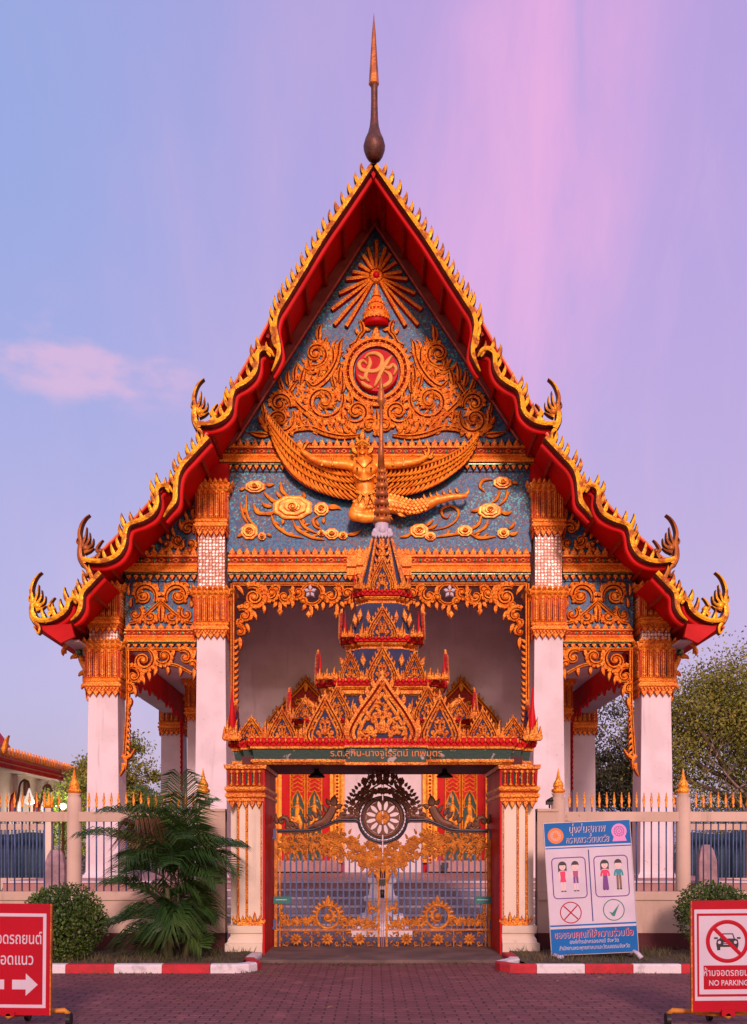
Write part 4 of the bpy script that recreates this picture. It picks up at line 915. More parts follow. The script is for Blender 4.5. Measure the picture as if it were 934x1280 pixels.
for i, (px, kind) in enumerate(((264, 'in'), (686, 'in'), (129, 'out'), (820.5, 'out'))):
    X = (px-CX)*f231.k; hwt = .325 if kind == 'in' else .335; hwb = hwt+.055
    zcap = Zc(800) if kind == 'in' else Zc(872)
    c, cy = column(X, 23.1, hwt, hwb, zcap)
    if kind == 'in':
        capital(c, X, cy, Zc(735), Zc(800), hwt+.015); 
        b = MB(); h2 = hwt-.02; b.plan([(X-h2, cy-h2), (X+h2, cy-h2), (X+h2, cy+h2), (X-h2, cy+h2)], [(Zc(745), 0), (Zc(655), 0)]); b.build('mosaic_band', [G['silver']], c)
        capital(c, X, cy, Zc(602), Zc(672), h2+.01)
        b = MB(); b.plan([(X-h2, cy-h2), (X+h2, cy-h2), (X+h2, cy+h2), (X-h2, cy+h2)], [(Zc(602), .09), (Zc(581), .11)]); b.build('red_block', [G['red']], c)
    else:
        capital(c, X, cy, Zc(800), Zc(872), hwt+.015)
        h2 = hwt-.01; b = MB(); b.plan([(X-h2, cy-h2), (X+h2, cy-h2), (X+h2, cy+h2), (X-h2, cy+h2)], [(Zc(806), 0), (Zc(780), 0)]); b.build('mosaic_band', [G['silver']], c)
        capital(c, X, cy, Zc(729), Zc(792), h2)
        b = MB(); b.plan([(X-h2, cy-h2), (X+h2, cy-h2), (X+h2, cy+h2), (X-h2, cy+h2)], [(Zc(731), 0), (Zc(720), .02)]); b.build('red_block', [G['red']], c)
        # naga eave bracket on the outer face
        sg = -1 if kind == 'out' and px < CX else 1
        b = MB(); q = [(.33, 872), (.42, 850), (.40, 836), (.55, 822), (.62, 806), (.78, 800), (.92, 806), (.90, 815)]
        pts = cr([(X+sg*(a_+.02), cy-.15, Zc(y_)) for a_, y_ in q], 4); n = len(pts)
        b.tube(pts[:14], [.05+.05*sin(pi*j/13) for j in range(14)], 8, 0); b.tube(pts[13:22], .075, 8, 1); b.tube(pts[21:], [.07*(1-.6*j/(n-22)) for j in range(n-21)], 8, 0)
        fz = Fr(cy-.2)
        for a_, y_, an in ((.36, 866, 1.4), (.42, 852, .8), (.45, 838, .5), (.62, 818, .3), (.78, 803, -.4), (.92, 808, 1.2)):
            xx = CX+(X+sg*a_)/fz.k; yp = HY+(y_-HY)*f231.k/fz.k; flame(b, fz, xx, yp, (an if sg > 0 else pi-an), 11, 3, .7*sg, 3, back=3, m=(0, 0))
        b.build('naga_bracket', [G['gold'], G['green']], c)
for D in (31.0, 39.0, 47.0):
    for px in (129, 820.5):
        X = (px-CX)*f231.k; c, cy = column(X, D, .335, .36, Zc(872)); 
        if D < 40: capital(c, X, cy, Zc(800), Zc(872), .345, simple=True)
    
# --- platform, steps, hall walls, ceilings
b = MB(); b.box(-7.6, 7.9, 20.5, 62, .02, FLOOR); b.build('platform', [G['salmon']], temple)
b = MB()
for sx in (-7.62, 7.9): pass
nst = 6; rise = (FLOOR-.02)/nst
for i in range(nst-1):
    z1 = .02+rise*(i+1); y0 = 18.0+.45*i
    s_ = MB(); s_.box(-3.3, 3.6, y0, 20.49, z1-rise+.001, z1); st_ = s_.build('step', [G['step']], temple)
    s_ = MB(); s_.box(-3.31, 3.61, y0-.012, y0+.05, z1-.035, z1+.004); s_.build('step_nosing', [G['nosing']], st_)
s_ = MB(); s_.box(-7.62, 7.92, 20.47, 20.56, FLOOR-.04, FLOOR+.006); s_.build('platform_edge', [G['nosing']], temple)
b = MB(); b.box(-4.9, 5.2, 28.4, 60, FLOOR+.002, 8.8)
nw_ = b.build('hall_wall', [G['white']], temple)
for x in (-4.95, 5.25):
    b = MB(); b.box(x-.3, x+.3, 28.2, 28.8, FLOOR+.004, 7.7); pl = b.build('pilaster', [G['white']], nw_)
    capital(nw_, x, 28.5, Zc(800), Zc(868), .3, name='pilaster_capital', simple=True)
b = MB(); b.box(-4.3, 4.55, 23.7, 28.39, 8.6, 8.7); b.build('porch_ceiling', [G['ceil']], temple)
for x0, x1 in ((-6.9, -4.31), (4.56, 7.2)):
    b = MB(); b.box(x0, x1, 23.6, 60, 6.3, 6.42); b.build('side_ceiling', [G['white']], temple)
b = MB()
for x0, x1 in ((-6.5, -6.0), (6.2, 6.75)): b.box(x0, x1, 23.8, 60, 5.72, 6.29)
b.box(-4.3, -3.95, 23.8, 28.39, 6.6, 8.59); b.box(4.2, 4.55, 23.8, 28.39, 6.6, 8.59)
b.build('beam', [G['ceil']], temple)
# soffit board outside the outer columns
for x0, x1 in ((-6.95, -6.6), (6.85, 7.15)):
    b = MB(); b.box(x0, x1, 22.4, 60, 6.15, 6.2); b.build('eave_ceiling', [G['ceil']], temple)
# red lace valance along the inner side of each side bay
for sg, X in ((-1, -5.93), (1, 6.12)):
    b = MB(); fr = FG((X, 0, 0), (0, 1, 0), (0, 0, 1), (-sg, 0, 0))
    n = 26; top = [(24.0+6.9*i/n) for i in range(n+1)]
    lo = []
    for i in range(n+1):
        t = i/n; d = .42+.30*abs(2*t-1)**1.5+(.16 if i % 2 else 0)+(.10 if i % 4 == 1 else 0); lo.append(-(6.28-d))
    for i in range(n):
        b.add([fr(top[i], -6.28, 0), fr(top[i+1], -6.28, 0), fr(top[i+1], lo[i+1], 0), fr(top[i], lo[i], 0), fr(top[i], -6.28, .05), fr(top[i+1], -6.28, .05), fr(top[i+1], lo[i+1], .05), fr(top[i], lo[i], .05)],
              [(0, 1, 2, 3), (4, 5, 6, 7), (3, 2, 6, 7), (0, 1, 5, 4)], 0)
    pts = [(30.85, -5.5), (30.88, -5.0), (30.9, -4.2), (30.92, -3.3)]; b.rib(fr, pts, [.16, .09, .06, .02], .05, back=.02, m=(0, 0))
    for i in range(12): flame(b, fr, 30.86, -5.2+i*.16, 2.6, .16, .04, .8, .04, back=.02, m=(0, 0))
    b.build('red_valance', [G['soffit']], temple)
# --- doors in the hall wall
fD = Fr(28.38)
for cxp in (383, 576):
    b = MB(); b.obox(fD, cxp-48, cxp+48, 905, 1090, 0, 3, 0); d = b.build('door', [G['red']], temple)
    for s_ in (-1, 1):
        b = MB(); xx = cxp+s_*39; b.obox(fD, xx-9, xx+9, 905, 1078, 0, 10, 0); b.rib(fD, [(xx-4, 905), (xx-4, 1076)], 1.3, 2, base=10, m=(0, 0)); b.rib(fD, [(xx+4, 905), (xx+4, 1076)], 1.3, 2, base=10, m=(0, 0))
        for i in range(38): loz(b, fD, xx, 908+i*4.5, 2.2, 1.9, 1.6, 1, 10)
        b.build('door_frame', [G['doorgold'], G['deepred']], d)
        b = MB(); xl = cxp+s_*10.5; b.obox(fD, xl-9.6, xl+9.6, 908, 1078, 3, 5, 1)
        b.rib(fD, [(xl-9, 908), (xl-9, 1078)], 1, 1.5, base=5, m=(0, 0)); b.rib(fD, [(xl+9, 908), (xl+9, 1078)], 1, 1.5, base=5, m=(0, 0))
        for i in range(10):
            y = 962+i*5.2
            if y < 991:
                for u in (-1, 1): b.rib(fD, cr([(xl, y), (xl+u*4, y+2.5), (xl+u*8, y), (xl+u*4, y-2)], 3), .7, 1.2, base=5, m=(0, 0))
        # pointed niche with a dancing guardian
        b.prism(fD, [(xl-8, 1076), (xl-8, 1004), (xl-5, 996), (xl, 990), (xl+5, 996), (xl+8, 1004), (xl+8, 1076)], 5, 5.6, 2)
        b.rib(fD, [(xl-8.4, 1006), (xl-5, 996), (xl, 988), (xl+5, 996), (xl+8.4, 1006)], 1, 1.6, base=5, m=(0, 0))
        dm = b.build('door_leaf', [G['doorgold'], G['red'], G['darkgreen']], d)
        b = MB()
        b.dome(fD, xl, 1004, 2.3, 2, 0, 10, 5.6); flame(b, fD, xl, 1003, -pi/2, 10, 1.8, 0, 1.5, base=5.6)
        for pts, wd in (([(xl, 1006), (xl, 1012), (xl+1*s_, 1020)], [2.6, 3.4, 2.4]), ([(xl-2, 1008), (xl-7, 1010), (xl-6, 1003)], [1.2, 1.1, .8]), ([(xl+2, 1008), (xl+6, 1013), (xl+7, 1018)], [1.2, 1.1, .8]),
                        ([(xl, 1020), (xl-4, 1030), (xl-6, 1040)], [3.4, 2.6, 2]), ([(xl, 1020), (xl+4, 1030), (xl+2, 1042)], [3.4, 2.6, 2])):
            b.rib(fD, pts, wd, 2, base=5.6, m=(0, 0))
        for j in range(8): flame(b, fD, xl+R.uniform(-6, 6), 1024+j*3.4, R.uniform(-3, 0), 7, 1.5, R.uniform(-1, 1), 1.4, base=5.6, m=(0, 0))
        b.build('guardian_relief', [G['doorgold']], dm)
    b = MB()   # tall pointed pediment with a row of small flames
    b.prism(fD, [(cxp-46, 906), (cxp+46, 906), (cxp+40, 896), (cxp+22, 878), (cxp+10, 864), (cxp, 850), (cxp-10, 864), (cxp-22, 878), (cxp-40, 896)], 0, 6, 1)
    for u in (-1, 1):
        e = cr([(cxp+u*46, 906), (cxp+u*38, 894), (cxp+u*20, 874), (cxp+u*8, 862), (cxp, 852)], 4); b.rib(fD, e, 2.6, 5, base=6, groove=True)
        for j in range(10): q = e[int((j+.5)/10*(len(e)-1))]; flame(b, fD, q[0], q[1], -pi/2+u*.5, 8, 2, -u*.5, 3, base=5)
        for xx, yy_, r_ in ((10, 880, 5), (20, 890, 5), (31, 898, 4), (8, 896, 6), (22, 902, 4)): scroll(b, fD, cxp+u*xx, yy_, r_, 0, u*7, 1.2, 3, 4, base=6, groove=False)
    flame(b, fD, cxp, 866, -pi/2, 22, 4, 0, 4, base=6)
    b.build('door_pediment', [G['doorgold'], G['deepred']], d)
    b = MB(); b.obox(fD, cxp-42, cxp+44, 1079, 1089, 0, 26, 0); b.obox(fD, cxp-38, cxp+40, 1075.5, 1079, 0, 22, 0); b.build('door_step', [G['salmon']], d)
b = MB(); b.obox(Fr(27.6), 552, 560, 1078, 1085, 0, 8, 0); b.obox(Fr(27.6), 553, 559, 1085, 1089, 2, 6, 0)
tag(b.build('donation_box', [G['black']]), 'small black box standing on the porch before the right door', 'box')
# ================================================================== gateway
D0 = 14.75; GX = (478-CX)*13.9/F
gate = thing('gateway', 'gold and blue tiered gateway with a tall spire over the temple entrance', 'gateway', (GX, 14.75, 0))
fg = Fr(13.9); kg = fg.k
zg = lambda y, D=13.9: EYE-(y-HY)*D/F
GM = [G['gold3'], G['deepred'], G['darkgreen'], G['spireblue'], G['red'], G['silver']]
def pediment(parent, fr, x, yb, w, h, base=2, big=False):
    """pointed flame-edged gable with a carved infill"""
    b = MB()
    pts = [(x-w*.40, yb), (x-w*.42, yb-h*.16), (x-w*.30, yb-h*.40), (x-w*.12, yb-h*.62), (x, yb-h*.80)]
    inn = pts+[(2*x-p[0], p[1]) for p in pts[-2::-1]]
    b.prism(fr, inn[::-1] if False else inn, 0, base, 3)
    for u in (-1, 1):
        e = cr([(x+u*w*.44, yb), (x+u*w*.47, yb-h*.14), (x+u*w*.33, yb-h*.40), (x+u*w*.15, yb-h*.64), (x, yb-h*.86)], 4)
        b.rib(fr, e, w*.075, base*1.6+1, m=(0, 1), base=base*.5, groove=True)
        e2 = [(x+(p[0]-x)*.74, yb+(p[1]-yb)*.80) for p in e]; b.rib(fr, e2, w*.035, base+1, base=base*.6, m=(0, 1))
        n = 7 if h > 30 else 5
        for i in range(n):
            q = e[int((i+.5)/n*(len(e)-1))]; flame(b, fr, q[0]+u*w*.04, q[1]+1, -pi/2+u*.30, h*.17, w*.05, -u*.8, base+.6, back=1, base=base*.5)
        flame(b, fr, x+u*w*.47, yb, -pi/2+u*.25, h*.30, w*.07, -u*.9, base+1, back=1, base=base*.5)
        scroll(b, fr, x+u*w*.17, yb-h*.17, w*.12, -pi/2, -u*7, w*.035, base+.4, 4, .7, base=base*.8, groove=False)
        scroll(b, fr, x+u*w*.10, yb-h*.38, w*.08, -pi/2, -u*6, w*.03, base+.4, 3, .8, base=base*.8, groove=False)
        if big:
            scroll(b, fr, x+u*w*.25, yb-h*.12, w*.08, 0, -u*6, w*.022, base+.4, 4, .8, base=base*.8, groove=False); scroll(b, fr, x+u*w*.06, yb-h*.50, w*.06, 0, u*6, w*.02, base+.4, 3, .8, base=base*.8, groove=False)
            scroll(b, fr, x+u*w*.20, yb-h*.30, w*.06, 1, u*6, w*.02, base+.4, 4, .8, base=base*.8, groove=False)
    flame(b, fr, x, yb-h*.10, -pi/2, h*.28, w*.07, 0, base+2, base=base*.8)
    for u in (-1, 1):
        for q_ in ((.28, .06, .5), (.20, .34, .3), (.07, .24, .4), (.12, .04, .2), (.05, .56, .1), (.30, .20, .2)): flame(b, fr, x+u*w*q_[0], yb-h*q_[1], -pi/2+u*q_[2], h*.15, w*.035, -u, base+.8, base=base*.9)
    # apex leaf
    loz(b, fr, x, yb-h*.88, w*.075, h*.10, base+1, 0, base*.5, back=1); loz(b, fr, x, yb-h*.97, w*.04, h*.08, base, 0, base*.5, back=1)
    return b.build('pediment', GM, parent)
def stepplan(hx, hy, st=.12, c=None):
    """rectangle with redented corners"""
    x0, x1, y0, y1 = GX-hx, GX+hx, D0-hy, D0+hy
    s = st
    return [(x0+2*s, y0), (x1-2*s, y0), (x1-2*s, y0+s), (x1-s, y0+s), (x1-s, y0+2*s), (x1, y0+2*s), (x1, y1-2*s), (x1-s, y1-2*s), (x1-s, y1-s), (x1-2*s, y1-s), (x1-2*s, y1),
            (x0+2*s, y1), (x0+2*s, y1-s), (x0+s, y1-s), (x0+s, y1-2*s), (x0, y1-2*s), (x0, y0+2*s), (x0+s, y0+2*s), (x0+s, y0+s), (x0+2*s, y0+s)]
def ledge(parent, hx, hy, z0, z1, st=.12, name='ledge', green=False):
    b = MB(); H = z1-z0
    o = .0; pr = [(z0, -.10), (z0+H*.12, -.05), (z0+H*.2, -.05), (z0+H*.22, -.09), (z0+H*.36, -.09, 2 if green else 0), (z0+H*.40, -.05), (z0+H*.5, -.03), (z0+H*.56, -.03, 1), (z0+H*.60, 0, 4), (z0+H*.97, .01, 4), (z0+H, -.05)]
    if green: pr = [(z0, -.07), (z0+H*.10, -.03), (z0+H*.2, -.03, 2), (z0+H*.22, -.07, 2), (z0+H*.56, -.05, 2), (z0+H*.58, -.05), (z0+H*.60, -.02), (z0+H*.68, -.02), (z0+H*.70, .0, 4), (z0+H*.98, .01, 4), (z0+H, -.05)]
    pl = stepplan(hx, hy, st); b.plan(pl, pr)
    # lotus-petal row on every edge
    for i in range(len(pl)):
        x0, y0 = pl[i]; x1, y1 = pl[(i+1) % len(pl)]; L = math.hypot(x1-x0, y1-y0)
        ux, uy = (x1-x0)/L, (y1-y0)/L; fr = FG((x0, y0, 0), (ux, uy, 0), (0, 0, 1), (uy, -ux, 0)); n = max(1, round(L/.085)); p = L/n
        zt = z0+H*(.70 if green else .60)
        for j in range(n):
            loz(b, fr, p*(j+.5), -(zt+(z1-zt)*.5), p*.46, (z1-zt)*.42, .022, 4, .01); loz(b, fr, p*j if j else p*.12, -(zt+(z1-zt)*.68), p*.2, (z1-zt)*.32, .028, 0, .012)
        tips(b, fr, 0, L, -z1+.004, n, .035, 1, .02, 0, -.01)
    return b.build(name, GM, parent)
def spike(parent, x, y, z, h, r):
    b = MB(); b.lathe([(z, r*1.5), (z+h*.06, r*1.2), (z+h*.12, r*1.6), (z+h*.25, r*1.0), (z+h*.6, r*.5), (z+h, r*.08)], x, y, 8, 0)
    return b.build('red_spike', [G['red']], parent)
def leafclump(b, fr, x, y, h, w, base=1):
    par, b = b, MB(); w *= .8
    for a, q, dx in ((-pi/2, 1, 0), (-pi/2-.15, .62, -w*.3), (-pi/2+.15, .62, w*.3), (-pi/2-.3, .35, -w*.45), (-pi/2+.3, .35, w*.45)): flame(b, fr, x+dx, y, a, h*q, w*.36, (.25 if dx <= 0 else -.25), base+1.6, back=1.5, base=base)
    b.dome(fr, x, y-h*.12, w*.4, base+1.5, 0, 8, 0, back=1)
    b.build('crest_leaf', [G['gold3'], G['deepred']], par)
def lozpart(par, fr, *a, **k_):
    b = MB(); loz(b, fr, *a, **k_); b.build('gold_leaf', [G['gold3'], G['deepred']], par)
# canopy slab
Hx1, Hy1 = 195*kg*(13.75/13.9), .98
can = ledge(gate, Hx1, Hy1, zg(955, 13.75), zg(922, 13.75), .15, 'canopy', True)
b = MB(); b.box(GX-1.95, GX+1.95, 13.92, 15.55, zg(955, 13.75)-.005, zg(955, 13.75)+.12); b.build('canopy_soffit', [G['burgundy']], can)
# projecting name board
yb_ = 13.72; b = MB(); frn = Fr(yb_); b.obox(frn, 433, 533, 936, 954, -10, 1.0, 2); b.obox(frn, 431, 535, 953, 956, -10, 2, 0); b.obox(frn, 431, 535, 932, 934.5, -10, 2, 0)
for i in range(14): loz(b, frn, 436+7.2*i, 927, 3.4, 3.6, 2, 4, 1); loz(b, frn, 439.5+7.2*i, 925.5, 1.6, 3.4, 2.4, 0, 1)
b.obox(frn, 431, 535, 923, 932, -10, .6, 4)
nb = b.build('name_board', GM, can)
text('ร.ต.สุกิน-นางจูไรรัตน์ เทพบุตร', 11.8*frn.k, frn(483, 945.5, 1.6), (1, 0, 0), (0, 0, 1), G['orangeink'], 'inscription', can, depth=.002, bold=0)
# tiers: (half width px, red top y, ledge bottom y, front plane)
TI = [(119, 896, 913), (81.5, 847, 869), (50, 794, 813), (37, 735, 756)]
tops = []
for i, (hw, yt, yb) in enumerate(TI):
    ky = .45 if i == 0 else .62
    Df = D0/(1+hw*ky/F); hx = hw*Df/F; hy = D0-Df
    z1 = EYE-(yt-HY)*Df/F; z0 = EYE-(yb-HY)*Df/F
    lg = ledge(gate, hx, hy, z0, z1, min(.12, hx*.16), 'tier_ledge'); tops.append((hx, hy, z0, z1, Df, lg, hw))
# blue bodies between ledges
def body(z0, z1, hx0, hy0, hx1, hy1, st):
    b = MB(); n = 3; p0 = stepplan(hx0, hy0, st); p1 = stepplan(hx1, hy1, st)
    m_ = len(p0); vs = [(x, y, z0) for x, y in p0]+[(x, y, z1) for x, y in p1]
    b.add(vs, [(i, (i+1) % m_, m_+(i+1) % m_, m_+i) for i in range(m_)]+[list(range(m_))[::-1], [m_+i for i in range(m_)]], 3)
    return b.build('spire_body', GM, gate)
zc1 = zg(922, 13.75)
body(zc1-.05, tops[0][2]+.05, Hx1*.62, Hy1*.62, 1.25, .5, .12)
body(tops[0][3]-.06, tops[1][2]+.03, 1.02, .54, .80, .46, .11)
body(tops[1][3]-.06, tops[2][2]+.03, .70, .46, .47, .33, .075)
body(tops[2][3]-.05, tops[3][2]+.03, .44, .31, .345, .25, .055)
# long tapering top with gold ribs
Df = tops[3][4]; zt3 = tops[3][3]; ztop = EYE-(672-HY)*14.55/F
body(zt3-.04, ztop, .34, .26, .145, .13, .03)
b = MB()
for sy in (-1, 1):
    for u, v in ((-1, -1), (-.62, -.62), (.62, .62), (1, 1), (-.18, -.14), (.18, .14)):
        p0 = (GX+u*.33, D0+sy*.27, zt3-.02); p1 = (GX+v*.14, D0+sy*.14, ztop); b.tube([p0, p1], [.03, .018], 6, 0, False)
for sx in (-1, 1):
    for v in (-1, -.5, 0, .5, 1): b.tube([(GX+sx*.35, D0+v*.24, zt3-.02), (GX+sx*.15, D0+v*.12, ztop)], [.028, .016], 6, 0, False)
frt = Fr(D0-.27)
for i in range(6): loz(b, Fr(D0-.26+i*.02), 478.0, 716-i*7.6, 5.5-i*.5, 4.5, 2, 0, 0); 
for i in range(5):
    for u in (-1, 1): flame(b, Fr(D0-.27+i*.02), 478+u*(7-i), 722-i*9, -pi/2+u*.5, 10, 2, -u*.9, 2)
b.build('spire_rib', GM, gate)
# pediments, leaves and corner spikes of each tier
fT = Fr(tops[3][4]-.0)
pediment(tops[3][5], fT, 478, 737, 30, 44, 1.5)
b = MB()
for u in (-1, 1):
    for dx, h in ((18, 12), (25, 15), (32, 17)): leafclump(tops[3][5], fT, 478+u*dx, 737, h, 5)
for u in (-1, 1): spike(tops[3][5], GX+u*.40, tops[3][4]+.03, tops[3][3], .26, .018)
f4 = Fr(tops[2][4]); pediment(tops[2][5], f4, 478, 797, 36, 42, 1.8)
b = MB()
for u in (-1, 1):
    for dx, h in ((25, 19), (39, 17), (47, 13)): leafclump(tops[2][5], f4, 478+u*dx, 797, h, 6)
    for dx, y, a in ((17.5, 772, 0), (28, 770, .12), (34, 776, -.1)): lozpart(tops[2][5], Fr(tops[2][4]+.12), 478+u*dx, y, 3.6, 10, 2.5, 0, 2, -u*a)
for u in (-1, 1): spike(tops[2][5], GX+u*.53, tops[2][4]+.04, tops[2][3], .36, .022)
f3 = Fr(tops[1][4]); pediment(tops[1][5], f3, 478, 850, 36, 46, 2)
for u in (-1, 1): pediment(tops[1][5], Fr(tops[1][4]+.02), 478+u*40, 850, 25, 38, 2)
b = MB()
for u in (-1, 1):
    for dx, h in ((24, 12), (60, 17), (69, 15), (78, 15)): leafclump(tops[1][5], f3, 478+u*dx, 850, h, 7)
    for dx, y, a in ((24, 826, -.05), (49, 829, -.5)): lozpart(tops[1][5], Fr(tops[1][4]+.18), 478+u*dx, y, 4, 10, 2.5, 0, 2, u*a*-1)
for u in (-1, 1): spike(tops[1][5], GX+u*.88, tops[1][4]+.05, tops[1][3], .36, .024)
f2t = Fr(tops[0][4])
for u in (-1, 1): pediment(tops[0][5], f2t, 478+u*57, 899, 34, 45, 2); pediment(tops[0][5], Fr(tops[0][4]+.02), 478+u*96, 899, 28, 30, 2)
b = MB()
for u in (-1, 1):
    for dx, h in ((37, 26), (76, 22), (80, 16), (115, 24), (119, 16)): leafclump(tops[0][5], f2t, 478+u*dx, 899, h, 8)
    lozpart(tops[0][5], Fr(tops[0][4]+.2), 478+u*38, 874, 4.5, 13, 2.5, 0, 2, u*.25)
    bq = MB(); flame(bq, f2t, 478+u*84, 884, -pi/2+u*1.0, 22, 4.5, u*.2, 3, back=2); bq.build('gold_leaf', [G['gold3'], G['deepred']], tops[0][5])
for u in (-1, 1): spike(tops[0][5], GX+u*1.30, tops[0][4]+.05, tops[0][3], .42, .03)
# lowest row on the canopy
fc1 = Fr(13.8)
pediment(can, Fr(13.76), 478, 926, 84, 86, 3.2, True)
for u in (-1, 1):
    pediment(can, fc1, 478+u*71.5, 926, 46, 62, 2.6); pediment(can, Fr(13.86), 478+u*125, 925, 34, 42, 2.4); pediment(can, Fr(13.9), 478+u*163, 924, 30, 30, 2.2)
b = MB()
for u in (-1, 1):
    for dx, h in ((45, 24), (97, 28), (103, 16), (146, 27), (141, 15), (182, 28), (190, 20), (193, 30)): leafclump(can, Fr(13.88), 478+u*dx, 926, h, 9)
for u in (-1, 1): spike(can, GX+u*2.11, 14.05, zc1, .75, .06)
# side faces of the tiers
for (hx, hy, z0, z1, Df_, lg, hw) in tops[:3]:
    for u in (-1, 1):
        fs_ = FG((GX+u*hx, D0, 0), (0, u, 0), (0, 0, 1), (u, 0, 0), kg); pediment(lg, fs_, 0, -(z1-.02)/kg, min(40, hy*1.2/kg), min(46, hy*1.3/kg), 2)
for u in (-1, 1):
    fs_ = FG((GX+u*(Hx1-.02), D0, 0), (0, u, 0), (0, 0, 1), (u, 0, 0), kg); pediment(can, fs_, 0, -(zc1-.02)/kg, 60, 60, 2.5)
# lotus figure, rings and rod of the finial
zf = lambda y: EYE-(y-HY)*D0/F; kf0 = D0/F
b = MB(); b.lathe([(zf(674), 12*kf0), (zf(670), 13*kf0), (zf(666), 10*kf0), (zf(658), 8.5*kf0), (zf(655), 9*kf0)], GX, D0, 12, 0)
fz = Fr(D0-.12)
b.dome(fz, 478, 662, 4.6, 4, 0, 12, 0, 6.5)
for u in (-1, 1): b.dome(fz, 478+u*9, 664, 3.6, 3, 0, 10, -3, 5); loz(b, fz, 478+u*11, 668, 3, 5, 3, 0, -3, u*.5)
for i in range(5): loz(b, fz, 470+i*4, 670, 2.2, 4, 2, 0, 1)
b.build('white_lotus_face', [G['signwhite']], gate)
fin = MB(); pr = [(zf(656), 9*kf0)]; ys = [656, 645, 634, 623, 612, 602, 593, 586]; rs = [11.5, 10.4, 9.4, 8.4, 7.4, 6.5, 5.6]
for i in range(7):
    y0, y1 = ys[i], ys[i+1]; r = rs[i]*kf0; d = y0-y1
    fin.lathe([(zf(y0), r*.62), (zf(y0-d*.15), r*.95), (zf(y0-d*.5), r), (zf(y0-d*.75), r*.8), (zf(y0-d*.8), r*.55)], GX, D0, 14, 0)
    fin.lathe([(zf(y0-d*.8), r*.5), (zf(y1), r*.5)], GX, D0, 10, 1, False)
    for j in range(10):
        a = 2*pi*j/10; fin.lathe([(zf(y0-d*.4), .006), (zf(y0-d*.9), .008), (zf(y0-d*1.1), .001)], GX+r*.8*cos(a), D0+r*.8*sin(a), 5, 0)
fin.lathe([(zf(586), 4.6*kf0), (zf(560), 3.4*kf0), (zf(540), 2.6*kf0), (zf(520), 2.0*kf0), (zf(507), 1.9*kf0), (zf(503), 5*kf0), (zf(500), 5.2*kf0), (zf(496), 4*kf0), (zf(493), 4.4*kf0), (zf(489), 3.4*kf0), (zf(485), 2.4*kf0), (zf(482), 2.8*kf0), (zf(477), 1.4*kf0), (zf(468), .2*kf0)], GX-.01, D0, 12, 0)
fin.build('spire_finial', [G['lacquer'], G['deepred'], G['gold']], gate)
